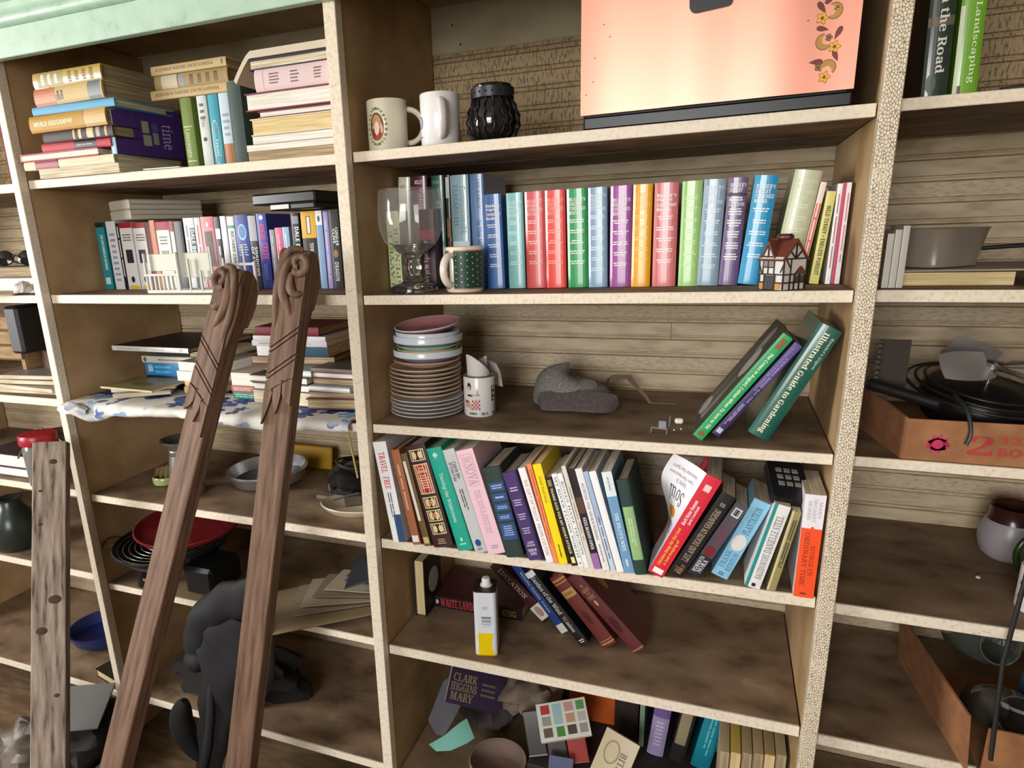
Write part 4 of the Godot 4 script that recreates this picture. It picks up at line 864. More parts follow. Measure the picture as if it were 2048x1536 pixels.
	stand("paperback", "royal blue paperback with a pale shield emblem", -0.4520, 1.4012, -0.190, 0.0403, 0.1850, 0.0, 0.11, 0x2a3f92, "p", [["E", 0.2, 0.66, 0.85, 0.88, 0xa9cbe0], ["E", 0.27, 0.69, 0.78, 0.86, 0x4f86c0], ["L", 0.15, 0.45, 0.85, 0.62, 0, 0xc9d6f0, 5]], "paperbacks on the second left shelf")
	stand("paperback", "grey and black paperback titled Shadows of Steel", -0.4098, 1.4012, -0.190, 0.0238, 0.1820, 0.0, 0.11, 0x2b2b30, "p", [["B", 0.0, 0.66, 1.0, 1.0, 0xa9a8b0], ["T", "SHADOWS", 0.55, 0.18, 0.88, 0.58, 1, 0xf0f0f2, 2], ["T", "OF STEEL", 0.12, 0.22, 0.45, 0.58, 1, 0xf0f0f2, 2]], "paperbacks on the second left shelf")
	stand("paperback", "blue paperback with bold red letters", -0.3836, 1.4012, -0.190, 0.0298, 0.1855, 0.0, 0.11, 0x3440a0, "p", [["T", "ROGUE", 0.25, 0.66, 0.8, 0.86, 1, 0xd23a5a, 2], ["T", "STATE", 0.2, 0.4, 0.9, 0.62, 1, 0xd23a5a, 2], ["E", 0.3, 0.92, 0.7, 0.98, 0xe6ecf4], ["L", 0.3, 0.1, 0.7, 0.34, 1, 0x8a96d8, 2]], "paperbacks on the second left shelf")
	stand("paperback", "short grey paperback between the blue and the pink one", -0.3476, 1.4012, -0.190, 0.0146, 0.1458, 0.0, 0.11, 0x8d9096, "p", [["L", 0.3, 0.1, 0.7, 0.9, 1, 0xd0d2d4, 1]], "paperbacks on the second left shelf")
	stand("paperback", "short bright pink paperback", -0.3306, 1.4012, -0.190, 0.0207, 0.1501, 0.0, 0.11, 0xe06a92, "p", [["B", 0.1, 0.44, 0.9, 0.54, 0xf4e8ec], ["L", 0.3, 0.6, 0.7, 0.9, 1, 0xf0b4c8, 1]], "paperbacks on the second left shelf")
	stand("paperback", "short pale blue paperback beside the pink one", -0.3087, 1.4012, -0.190, 0.0195, 0.1507, 0.0, 0.11, 0x9ab4d0, "p", [["L", 0.3, 0.2, 0.7, 0.9, 1, 0xdfe8f2, 1]], "paperbacks on the second left shelf")
	stand("paperback", "black paperback with white vertical name before the yellow labelled one", -0.2800, 1.4012, -0.190, 0.0235, 0.1830, 0.0, 0.11, 0x17171a, "p", [["T", "DALE BROWN", 0.4, 0.3, 0.85, 0.82, 1, 0xf2f2f2, 2], ["B", 0.1, 0.86, 0.9, 0.96, 0x8a8a90]], "paperbacks on the second left shelf")
	stand("paperback", "thick black paperback with a big yellow label", -0.2510, 1.4012, -0.190, 0.0412, 0.1854, 0.0, 0.11, 0x1d1b1c, "p", [["B", 0.0, 0.66, 1.0, 1.0, 0xe0a81c], ["B", 0.36, 0.71, 0.66, 0.94, 0x2a2620], ["B", 0.42, 0.72, 0.60, 0.93, 0xf0ece0], ["T", "TOWER", 0.5, 0.4, 0.75, 0.6, 1, 0xd8d6d2, 2]], "paperbacks on the second left shelf")
	stand("paperback", "slim white and steel blue paperback after the yellow labelled one", -0.2090, 1.4012, -0.190, 0.0182, 0.1854, 0.0, 0.11, 0x7f9cc0, "p", [["B", 0.0, 0.82, 1.0, 1.0, 0xe6e6ea], ["E", 0.3, 0.86, 0.7, 0.94, 0x4a5058]], "paperbacks on the second left shelf")
	stand("paperback", "slim lilac paperback near the middle stile", -0.1870, 1.4012, -0.190, 0.0129, 0.1830, 0.0, 0.11, 0x9a8cc4, "p", [["L", 0.3, 0.1, 0.7, 0.9, 1, 0xdcd6ee, 1]], "paperbacks on the second left shelf")
	stand("paperback", "black paperback with white author lettering next to the middle stile", -0.1721, 1.4012, -0.190, 0.0272, 0.1858, 0.0, 0.11, 0x1f1f22, "p", [["T", "CLIVE", 0.3, 0.58, 0.55, 0.76, 1, 0xe8e8ea, 2], ["T", "CUSSLER", 0.6, 0.55, 0.85, 0.78, 1, 0xe8e8ea, 2], ["E", 0.25, 0.4, 0.75, 0.5, 0x9a6a3a], ["T", "DRAGON", 0.3, 0.1, 0.7, 0.34, 1, 0xcfcfd4, 2]], "paperbacks on the second left shelf")

# ---------------------------------------------------------------- crockery
func arc_pts(c: Vector2, r: float, a0: float, a1: float, n: int) -> Array:
	var out := []
	for i in n + 1:
		var a := deg_to_rad(lerpf(a0, a1, float(i) / n))
		out.append(c + r * Vector2(cos(a), sin(a)))
	return out

# straight-sided mug on its foot at the origin; handle points to angle (0 faces the room, 90 to the right)
func mug_parts(o: Node3D, r: float, h: float, m: Material, handle: float, hr := 0.0055, reach := 0.028, flare := 0.0) -> void:
	var b := MB.new()
	var prof := [Vector2(0.0, 0.002), Vector2(r * 0.72, 0.002), Vector2(r * 0.78, 0.0), Vector2(r - 0.003, 0.0), Vector2(r, 0.004), Vector2(r + flare * 0.4, h * 0.6), Vector2(r + flare, h - 0.002), Vector2(r + flare - 0.0012, h), Vector2(r + flare - 0.003, h), Vector2(r + flare - 0.0042, h - 0.002), Vector2(r - 0.0042, 0.008), Vector2(r - 0.009, 0.005), Vector2(0.0, 0.005)]
	b.lathe(prof, 40)
	part("body", b.done(), m, o)
	if reach > 0.0:
		var t := MB.new()
		var pts := []
		for i in 15:
			var a := deg_to_rad(lerpf(100.0, -100.0, i / 14.0))
			pts.append(Vector3(0, h * 0.5 + h * 0.33 * sin(a), r - 0.004 + maxf(0.0, cos(a) * 0.9 + 0.18) * reach))
		t.tube(pts, hr, 10, false, 1.35)
		part("handle", t.done(), m, o, Transform3D(Basis(Vector3.UP, deg_to_rad(handle)), Vector3.ZERO))

# marks on a round wall of radius r: x runs along the surface from the angle deg, y is up
func round_face(r: float, deg: float, w: float, y0: float, h: float) -> Array:
	return [func(q: Vector2, lift: float):
		var a := deg_to_rad(deg) + (q.x - w / 2.0) / r
		return Vector3(sin(a) * (r + lift), y0 + q.y, cos(a) * (r + lift)), w, h, 24]

func shelf_mugs() -> void:
	var y := 1.6905
	var o := thing("mug", "cream mug with a wreathed oval picture, leftmost on the top middle shelf", "mug", at(0.058, y, -0.078))
	var cream := mat(0xe3dcc4, 0.18)
	mug_parts(o, 0.041, 0.0975, cream, 117.0, 0.0055, 0.034)
	var items := [["E", 0.18, 0.12, 0.82, 0.80, 0xb79b6a, "a"], ["E", 0.21, 0.14, 0.79, 0.78, 0x4a2a22, "a"], ["E", 0.26, 0.14, 0.74, 0.46, 0xa2322a, "b"], ["E", 0.30, 0.40, 0.70, 0.74, 0xc98d58, "b"], ["E", 0.40, 0.26, 0.62, 0.58, 0xe7d3bd, "c"], ["E", 0.66, 0.30, 0.78, 0.5, 0xd9a58e, "c"]]
	var f := round_face(0.041, -6.0, 0.052, 0.008, 0.080)
	for i in 22:
		var a := TAU * i / 22.0 + 0.1
		var cx := 0.5 + 0.40 * cos(a)
		var cy := 0.46 + 0.42 * sin(a)
		items.append(["E", cx - 0.055, cy - 0.018 - 0.02 * absf(sin(a * 3.0)), cx + 0.055, cy + 0.018 + 0.02 * absf(cos(a * 2.0)), [0x5f7a4a, 0x7f9a63, 0x4d6a3f][i % 3], "a"])
	var fb := [func(q: Vector2, lift: float): return f[0].call(q, lift + 0.0002), f[1], f[2]]
	var fc := [func(q: Vector2, lift: float): return f[0].call(q, lift + 0.0004), f[1], f[2]]
	marks(o, items, {"a": f, "b": fb, "c": fc})
	o = thing("mug", "plain white mug with blue print, its handle towards the room", "mug", at(0.176, y + 0.0009, -0.078))
	mug_parts(o, 0.0395, 0.0975, mat(0xe8e4e4, 0.15), 27.0, 0.0065, 0.026)
	marks(o, [["T", "2002", 0.1, 0.62, 0.5, 0.70, 0, 0x4a5fa8, 1], ["E", 0.2, 0.30, 0.75, 0.55, 0x3f57a6, "a"], ["E", 0.28, 0.33, 0.67, 0.52, 0xe8e4e4, "b"], ["T", "R", 0.38, 0.36, 0.58, 0.49, 0, 0x3f57a6, 3, "b"], ["L", 0.2, 0.1, 0.7, 0.16, 0, 0x4a5fa8, 1, "a"]], {"s": round_face(0.0395, -48.0, 0.030, 0.006, 0.09), "a": round_face(0.0395, -48.0, 0.030, 0.006, 0.09), "b": round_face(0.0399, -48.0, 0.030, 0.006, 0.09)})
	# dark glass candle holder in a pierced metal band, wavy metal ribs round it
	o = thing("candle_jar", "black glass candle jar with wavy dark ribs and a pierced collar", "jar", at(0.286, y + 0.0016, -0.082))
	var b := MB.new()
	b.lathe([Vector2(0, 0.001), Vector2(0.030, 0.0), Vector2(0.036, 0.004), Vector2(0.046, 0.020), Vector2(0.049, 0.040), Vector2(0.045, 0.060), Vector2(0.036, 0.078), Vector2(0.034, 0.092), Vector2(0.037, 0.101), Vector2(0.0355, 0.1025), Vector2(0.032, 0.096), Vector2(0.031, 0.080), Vector2(0.040, 0.060), Vector2(0.044, 0.040), Vector2(0.040, 0.018), Vector2(0.0, 0.008)], 36)
	part("glass", b.done(), mat(0x191718, 0.06, 0.0, 0.6), o)
	for i in 18:
		var a := TAU * i / 18.0
		var t := MB.new()
		var pts := []
		for k in 13:
			var u := k / 12.0
			var yy := lerpf(0.003, 0.078, u)
			var rr := 0.0375 + 0.0145 * sin(PI * pow(u, 0.85)) + 0.0016 * sin(u * 26.0 + i)
			var aa := a + 0.05 * sin(u * 22.0 + i * 1.3)
			pts.append(Vector3(sin(aa) * rr, yy, cos(aa) * rr))
		t.tube(pts, 0.0018, 5)
		part("rib", t.done(), mat(0x2b292a, 0.35, 0.6), o)
	b = MB.new()
	b.lathe([Vector2(0.0372, 0.078), Vector2(0.0415, 0.078), Vector2(0.0420, 0.096), Vector2(0.0378, 0.096)], 36)
	part("collar", b.done(), mat(0x36363a, 0.4, 0.5), o)
	for i in 20:
		var a := TAU * i / 20.0
		var e := MB.new()
		e.lathe([Vector2(0, 0.0), Vector2(0.0022, 0.0), Vector2(0.0016, 0.0006), Vector2(0, 0.0007)], 8, Transform3D(Basis(Vector3.UP, a) * Basis(Vector3.RIGHT, PI / 2), Vector3(sin(a) * 0.0419, 0.087, cos(a) * 0.0419)))
		part("hole", e.done(), mat(0x0c0c0d, 0.9), o)
	bread_box()

func bread_box() -> void:
	var o := thing("bread_box", "copper fronted bread box on a black base with floral decals", "box", at(0.468, 1.6927, -0.032, 0.0, 0.3))
	var W := 0.428
	var copper := StandardMaterial3D.new()
	copper.albedo_color = col(0xe9a18c)
	copper.metallic = 0.7
	copper.roughness = 0.40
	var black := mat(0x191a1d, 0.35, 0.2)
	part("body", boxm(Vector3(W / 2.0, 0.126, -0.155), Vector3(W - 0.006, 0.236, 0.29), 0.006), black, o)
	part("base", boxm(Vector3(W / 2.0 + 0.002, 0.0115, -0.14), Vector3(W - 0.004, 0.022, 0.27), 0.003), black, o)
	# copper front, faintly bowed as rolled sheet is
	var rows := []
	for j in 2:
		var row := []
		for i in 41:
			var u := i / 40.0
			row.append(Vector3(u * W, 0.0245 + j * 0.222, 0.001 + 0.0045 * sin(PI * u) + 0.0008 * sin(u * 19.0)))
		rows.append(row)
	var b := MB.new()
	b.sheet(rows)
	# folded edges give it thickness
	for i in 40:
		var p: Vector3 = rows[0][i]
		var q: Vector3 = rows[0][i + 1]
		b.quad(p + Vector3(0, 0, -0.006), q + Vector3(0, 0, -0.006), q, p)
	for i in [0, 40]:
		var p: Vector3 = rows[0][i]
		var q: Vector3 = rows[1][i]
		var d := Vector3(0, 0, -0.006)
		if i == 0:
			b.quad(p + d, p, q, q + d)
		else:
			b.quad(p, p + d, q + d, q)
	part("front_panel", b.done(), copper, o)
	var hb := MB.new()
	var poly := PackedVector2Array()
	for a in arc_pts(Vector2(0.190, 0.172), 0.012, 180, 270, 5):
		poly.append(a)
	for a in arc_pts(Vector2(0.236, 0.172), 0.008, 270, 360, 5):
		poly.append(a)
	poly.append(Vector2(0.246, 0.235))
	poly.append(Vector2(0.176, 0.235))
	hb.prism(poly, 0.003, 0.009)
	part("handle_plate", hb.done(), black, o)
	# printed flowers, petals and scrolls up the right and the left border
	var front := func(q: Vector2, lift: float) -> Vector3:
		var u := clampf(q.x / W, 0.0, 1.0)
		return Vector3(q.x, q.y, 0.001 + 0.0045 * sin(PI * u) + 0.0008 * sin(u * 19.0) + lift)
	var cx := 0.385
	for k in 5:
		decal_flower(o, front, cx + 0.012 * sin(k * 2.1), 0.045 + k * 0.042, 0.0085, 0xf0b128)
		decal_flower(o, front, cx - 0.010 * cos(k * 1.7), 0.060 + k * 0.041, 0.0048, 0x8a6a30)
		decal_drop(o, front, cx - 0.014 * cos(k * 2.9), 0.068 + k * 0.038, 0.009, k * 1.1, 0x7a3020)
		decal_drop(o, front, cx + 0.013 * cos(k * 2.3), 0.074 + k * 0.040, 0.008, 2.0 + k * 0.9, 0x7a3020)
		decal_scroll(o, front, cx + 0.003 * cos(k * 3.1), 0.056 + k * 0.041, 0.014, k * 2.4)
	for p in [[0.040, 0.165], [0.025, 0.115], [0.022, 0.078], [0.010, 0.058], [0.355, 0.128], [0.05, 0.145]]:
		var s := MB.new()
		for i in 8:
			s.tri(front.call(Vector2(p[0], p[1]), 0.0003), front.call(Vector2(p[0] + 0.0018 * cos(TAU * i / 8), p[1] + 0.001 * sin(TAU * i / 8)), 0.0003), front.call(Vector2(p[0] + 0.0018 * cos(TAU * (i + 1) / 8), p[1] + 0.001 * sin(TAU * (i + 1) / 8)), 0.0003))
		part("rust_spot", s.done(), mat(0x8a4a34, 0.8), o)

func decal_shape(o: Node3D, front: Callable, pts: Array, c: int, called: String) -> void:
	# dark outline below, colour above
	var mid := Vector2.ZERO
	for p in pts:
		mid += p
	mid /= pts.size()
	for pass_ in 2:
		var b := MB.new()
		var poly := PackedVector2Array()
		for p in pts:
			poly.append(p if pass_ == 1 else p + (p - mid).normalized() * 0.0009)
		var idx := Geometry2D.triangulate_polygon(poly)
		for i in range(0, idx.size(), 3):
			var a := poly[idx[i]]
			var d := poly[idx[i + 1]]
			var e := poly[idx[i + 2]]
			if (d - a).cross(e - a) < 0.0:
				var t := d
				d = e
				e = t
			b.tri(front.call(a, 0.0002 + 0.0002 * pass_), front.call(d, 0.0002 + 0.0002 * pass_), front.call(e, 0.0002 + 0.0002 * pass_))
		part(called if pass_ == 1 else called + "_outline", b.done(), mat(c if pass_ == 1 else 0x4f2c16, 0.4), o)

func decal_flower(o: Node3D, front: Callable, x: float, y: float, r: float, c: int) -> void:
	var pts := []
	for i in 30:
		var a := TAU * i / 30.0
		pts.append(Vector2(x, y) + Vector2(cos(a), sin(a)) * r * (0.78 + 0.22 * cos(5.0 * a)))
	decal_shape(o, front, pts, c, "flower")
	var q := []
	for i in 10:
		q.append(Vector2(x, y) + Vector2(cos(TAU * i / 10.0), sin(TAU * i / 10.0)) * r * 0.2)
	var f2 := func(p: Vector2, l: float): return front.call(p, l + 0.0004)
	decal_shape(o, f2, q, 0x8a5a14, "flower_heart")

func decal_drop(o: Node3D, front: Callable, x: float, y: float, r: float, turn: float, c: int) -> void:
	var pts := []
	for i in 16:
		var a := TAU * i / 16.0
		pts.append(Vector2(x, y) + (Vector2(cos(a) * r, sin(a) * r * 0.55 * (0.6 + 0.4 * cos(a)))).rotated(turn))
	decal_shape(o, front, pts, c, "petal")

func decal_scroll(o: Node3D, front: Callable, x: float, y: float, r: float, turn: float) -> void:
	var outer := []
	var inner := []
	for i in 13:
		var u := i / 12.0
		var a := lerpf(-0.6, 3.4, u)
		var mid := Vector2(cos(a) * r * 0.6, sin(a) * r * 0.6)
		var w := r * 0.36 * sin(PI * clampf(u * 0.9 + 0.08, 0.0, 1.0))
		outer.append(Vector2(x, y) + (mid * (1.0 + w / (r * 0.6))).rotated(turn))
		inner.append(Vector2(x, y) + (mid * (1.0 - w / (r * 0.6) * 0.6)).rotated(turn))
	inner.reverse()
	decal_shape(o, front, outer + inner, 0xb98a3c, "scroll")

func shelf_digest() -> void:
	digest_books()
	# large clear goblet with facets cut round the lower bowl
	var o := thing("goblet", "large clear thick glass goblet standing before the novels", "goblet", at(0.086, 1.4012, -0.105))
	var b := MB.new()
	var outer := [Vector2(0.0, 0.004), Vector2(0.040, 0.003), Vector2(0.050, 0.0), Vector2(0.0545, 0.003), Vector2(0.0535, 0.009), Vector2(0.044, 0.015), Vector2(0.026, 0.022), Vector2(0.0165, 0.032), Vector2(0.0155, 0.040), Vector2(0.0190, 0.047), Vector2(0.0200, 0.054), Vector2(0.0175, 0.062), Vector2(0.0160, 0.070), Vector2(0.0200, 0.078), Vector2(0.030, 0.084), Vector2(0.048, 0.096), Vector2(0.061, 0.113), Vector2(0.0690, 0.135), Vector2(0.0710, 0.158), Vector2(0.0695, 0.185), Vector2(0.0660, 0.213), Vector2(0.0655, 0.2155), Vector2(0.0642, 0.2162), Vector2(0.0630, 0.2150), Vector2(0.0655, 0.185), Vector2(0.0668, 0.158), Vector2(0.0648, 0.136), Vector2(0.0570, 0.117), Vector2(0.044, 0.103), Vector2(0.026, 0.094), Vector2(0.0, 0.091)]
	var seg := 48
	var rows := []
	for k in outer.size():
		var p: Vector2 = outer[k]
		var row := []
		for i in seg + 1:
			var a := TAU * i / seg
			var rr := p.x
			if k >= 15 and k <= 17:
				var hex := cos(fposmod(a, TAU / 8.0) - TAU / 16.0)
				rr *= lerpf(1.0, 0.985 / hex, 0.8)
			row.append(Vector3(rr * cos(a), p.y, -rr * sin(a)))
		rows.append(row)
	var bowl_rows := rows.slice(14, 24)
	rows = rows.slice(0, 15) + rows.slice(28)
	b.sheet(rows, true, 40.0)
	part("stem_and_foot", b.done(), glass_mat(0xf6f6f2, 0.02), o)
	b = MB.new()
	b.sheet(bowl_rows, true, 40.0)
	part("bowl", b.done(), pane_mat(), o)
	# dark green mug with white dots and a cream handle panel
	o = thing("mug", "cream mug with dark green dotted panels beside the goblet", "mug", at(0.209, 1.4024, -0.102))
	mug_parts(o, 0.0405, 0.0930, mat(0xe9dccb, 0.15), -22.0, 0.0062, 0.026)
	var items := []
	for pnl in ["a", "b"]:
		items.append(["B", 0.0, 0.10, 1.0, 0.90, 0x17402f, pnl])
		items.append(["B", 0.0, 0.07, 1.0, 0.10, 0xa06f3c, pnl])
		items.append(["B", 0.0, 0.90, 1.0, 0.93, 0xa06f3c, pnl])
	var dots := {"c": [], "d": []}
	var W := 0.0405 * TAU * 0.42
	var faces := {"a": round_face(0.0405, 62.0, W, 0.0, 0.093), "b": round_face(0.0405, -106.0, W, 0.0, 0.093)}
	marks(o, items, faces)
	for pnl in ["a", "b"]:
		for i in 9:
			for j in 6:
				var u := 0.055 + i * 0.111
				var v := 0.17 + j * 0.135 + (0.067 if i % 2 else 0.0)
				if v > 0.88:
					continue
				var db := MB.new()
				var fc: Array = faces[pnl]
				var p := Vector2(u * W, v * 0.093)
				for k in 8:
					db.tri(fc[0].call(p, 0.0006), fc[0].call(p + Vector2(cos(TAU * k / 8), sin(TAU * k / 8)) * 0.0013, 0.0006), fc[0].call(p + Vector2(cos(TAU * (k + 1) / 8), sin(TAU * (k + 1) / 8)) * 0.0013, 0.0006))
				part("dot", db.done(), mat(0xe9dccb, 0.3), o)
	tudor_house()

func tudor_house() -> void:
	var o := thing("toy_house", "small half timbered toy house with brown roof before the cyan volume", "figurine", at(0.8215, 1.4093, -0.062, -46.0))
	var white := mat(0xd8d3cd, 0.4)
	var timber := mat(0x2a1c1a, 0.4)
	var roof := mat(0x6a3a2c, 0.35)
	var s := 0.052        # side of the square plan
	var h := 0.026        # half height: storey
	# the own axes: +z is the face at the left in the photograph (turned), +x the face at the right
	part("ground_floor", boxm(Vector3(0, h / 2.0, 0), Vector3(s - 0.003, h, s - 0.003)), white, o)
	part("upper_floor", boxm(Vector3(0, h * 1.5, 0), Vector3(s, h, s)), white, o)
	# main roof: ridge along x, gable on +x; cross gable on +z
	var b := MB.new()
	var poly := PackedVector2Array([Vector2(-s / 2 - 0.003, 0.0), Vector2(s / 2 + 0.003, 0.0), Vector2(0, 0.029)])
	b.prism(poly, -s / 2, s / 2 - 0.0015, Transform3D(Basis(Vector3(0, 0, -1), Vector3(0, 1, 0), Vector3(1, 0, 0)), Vector3(0, h * 2, 0)))
	part("gable", b.done(), white, o)
	b = MB.new()
	var shell := PackedVector2Array([Vector2(-s / 2 - 0.005, -0.003), Vector2(-s / 2 - 0.001, -0.003), Vector2(0, 0.0275), Vector2(s / 2 + 0.001, -0.003), Vector2(s / 2 + 0.005, -0.003), Vector2(0, 0.0335)])
	b.prism(shell, -s / 2 - 0.002, s / 2 + 0.002, Transform3D(Basis(Vector3(0, 0, -1), Vector3(0, 1, 0), Vector3(1, 0, 0)), Vector3(0, h * 2, 0)))
	part("roof", b.done(), roof, o)
	b = MB.new()
	var half := PackedVector2Array([Vector2(-0.015, 0.0), Vector2(0.015, 0.0), Vector2(0, 0.026)])
	b.prism(half, 0.0, s / 2 - 0.001, Transform3D(Basis(), Vector3(-0.009, h * 2, 0)))
	part("cross_gable", b.done(), white, o)
	b = MB.new()
	b.prism(PackedVector2Array([Vector2(-0.0185, -0.002), Vector2(-0.0150, -0.002), Vector2(0, 0.0245), Vector2(0.0150, -0.002), Vector2(0.0185, -0.002), Vector2(0, 0.031)]), 0.0, s / 2 + 0.0022, Transform3D(Basis(), Vector3(-0.009, h * 2, 0)))
	part("cross_roof", b.done(), roof, o)
	b = MB.new()
	b.lathe([Vector2(0, 0.0), Vector2(0.0125, 0.0), Vector2(0.0155, 0.003), Vector2(0.0155, 0.007), Vector2(0.012, 0.0105), Vector2(0, 0.0105)], 12, at(0, h * 2 + 0.031, 0), 1.0, 0.75)
	part("chimney", b.done(), mat(0x4c211c, 0.4), o)
	# timbers: [face, x0, y0, x1, y1] in mm on each face
	var tb := [
		[0, -26, 0, -26, 52], [0, 26, 0, 26, 52], [0, -26, 26, 26, 26], [0, -26, 52, 26, 52], [0, -9, 52, -9, 76], [0, -23, 56, 5, 56], [0, -20, 26, -26, 42], [0, 20, 30, 26, 44], [0, -17, 38, 3, 38], [0, -7, 26, -7, 52], [0, 6, 26, 6, 52], [0, -18, 26, -18, 52], [0, -14, 0, -14, 26], [0, 8, 0, 8, 26], [0, -26, 12, -14, 12], [0, 8, 12, 26, 12],
		[1, -26, 0, -26, 52], [1, 26, 0, 26, 52], [1, -26, 26, 26, 26], [1, -26, 52, 26, 52], [1, 0, 52, 0, 78], [1, 0, 52, 13, 65], [1, 0, 52, -13, 65], [1, -22, 52, -12, 38], [1, -10, 26, -10, 52], [1, 12, 38, 24, 26], [1, 12, 38, 0, 26], [1, -10, 0, -10, 26], [1, 0, 0, 0, 26], [1, 12, 0, 12, 26], [1, -26, 12, 26, 12], [1, 12, 38, 12, 26],
	]
	for e in tb:
		var p := Vector2(e[1], e[2]) / 1000.0
		var q := Vector2(e[3], e[4]) / 1000.0
		var d := q - p
		var bm := MB.new()
		bm.box(Vector3(d.length() / 2.0, 0, 0), Vector3(d.length() + 0.001, 0.0024, 0.0016))
		var xf := Transform3D(Basis(Vector3(0, 0, 1), d.angle()), Vector3(p.x, p.y, s / 2.0 + 0.0002))
		if e[0] == 1:
			xf = Transform3D(Basis(Vector3.UP, PI / 2), Vector3.ZERO) * xf
		part("timber", bm.done(), timber, o, xf)
	part("door", boxm(Vector3(-0.003, 0.012, s / 2.0 - 0.001), Vector3(0.017, 0.024, 0.002)), mat(0x3a3437, 0.4), o)
	for x in [-0.020, 0.015]:
		part("tile_panel", boxm(Vector3(x, 0.006, s / 2.0 - 0.001), Vector3(0.011, 0.010, 0.002)), mat(0xc28a42, 0.4), o)
	for p in [[0.006, 0.018], [0.018, 0.018]]:
		part("window", boxm(Vector3(s / 2.0 - 0.001, p[1], -p[0]), Vector3(0.002, 0.011, 0.009)), mat(0x4d423a, 0.3), o)
	for p in [-0.012, 0.0]:
		part("window", boxm(Vector3(p - 0.0005, 0.045, s / 2.0 + 0.0004), Vector3(0.010, 0.011, 0.0012)), mat(0x8c8484, 0.25), o)
	b = MB.new()
	b.prism(PackedVector2Array([Vector2(-0.012, 0.0), Vector2(0.012, 0.0), Vector2(0, 0.013)]), 0.0, 0.006, Transform3D(Basis(Vector3(0, 0, -1), Vector3(0, 1, 0), Vector3(1, 0, 0)), Vector3(s / 2 - 0.002, h, -0.012)))
	part("porch_roof", b.done(), roof, o)

func plate(label: String, x: float, y: float, z: float, r: float, hgt: float, m: Material, group: String, rim_m: Material = null, tx := 0.0, tz := 0.0, foot := 0.55, called := "plate") -> void:
	var o := thing(called, label, "plate", at(x, y, z, rng.randf_range(-180, 180)) if tx == 0.0 and tz == 0.0 else at(x, y, z, 0, tz, tx), group)
	var b := MB.new()
	var f := r * foot
	b.lathe([Vector2(0, 0.001), Vector2(f - 0.006, 0.001), Vector2(f - 0.004, 0.0), Vector2(f, 0.0), Vector2(f + 0.002, 0.0018), Vector2(lerpf(f, r, 0.5), hgt * 0.35), Vector2(r - 0.002, hgt - 0.003), Vector2(r, hgt - 0.0012), Vector2(r, hgt - 0.0004), Vector2(r - 0.001, hgt), Vector2(r - 0.003, hgt - 0.0008), Vector2(lerpf(f, r, 0.5), hgt * 0.35 + 0.0032), Vector2(f * 0.95, 0.0045), Vector2(f * 0.42, 0.0042), Vector2(f * 0.40, 0.0048), Vector2(f * 0.36, 0.0042), Vector2(0, 0.0042)], 48)
	part("dish", b.done(), m, o)
	if rim_m:
		var t := MB.new()
		t.lathe([Vector2(r - 0.0004, hgt - 0.0030), Vector2(r + 0.0007, hgt - 0.0022), Vector2(r + 0.0008, hgt - 0.0006), Vector2(r - 0.0008, hgt + 0.0004), Vector2(r - 0.003, hgt - 0.0004)], 48)
		part("rim", t.done(), rim_m, o)

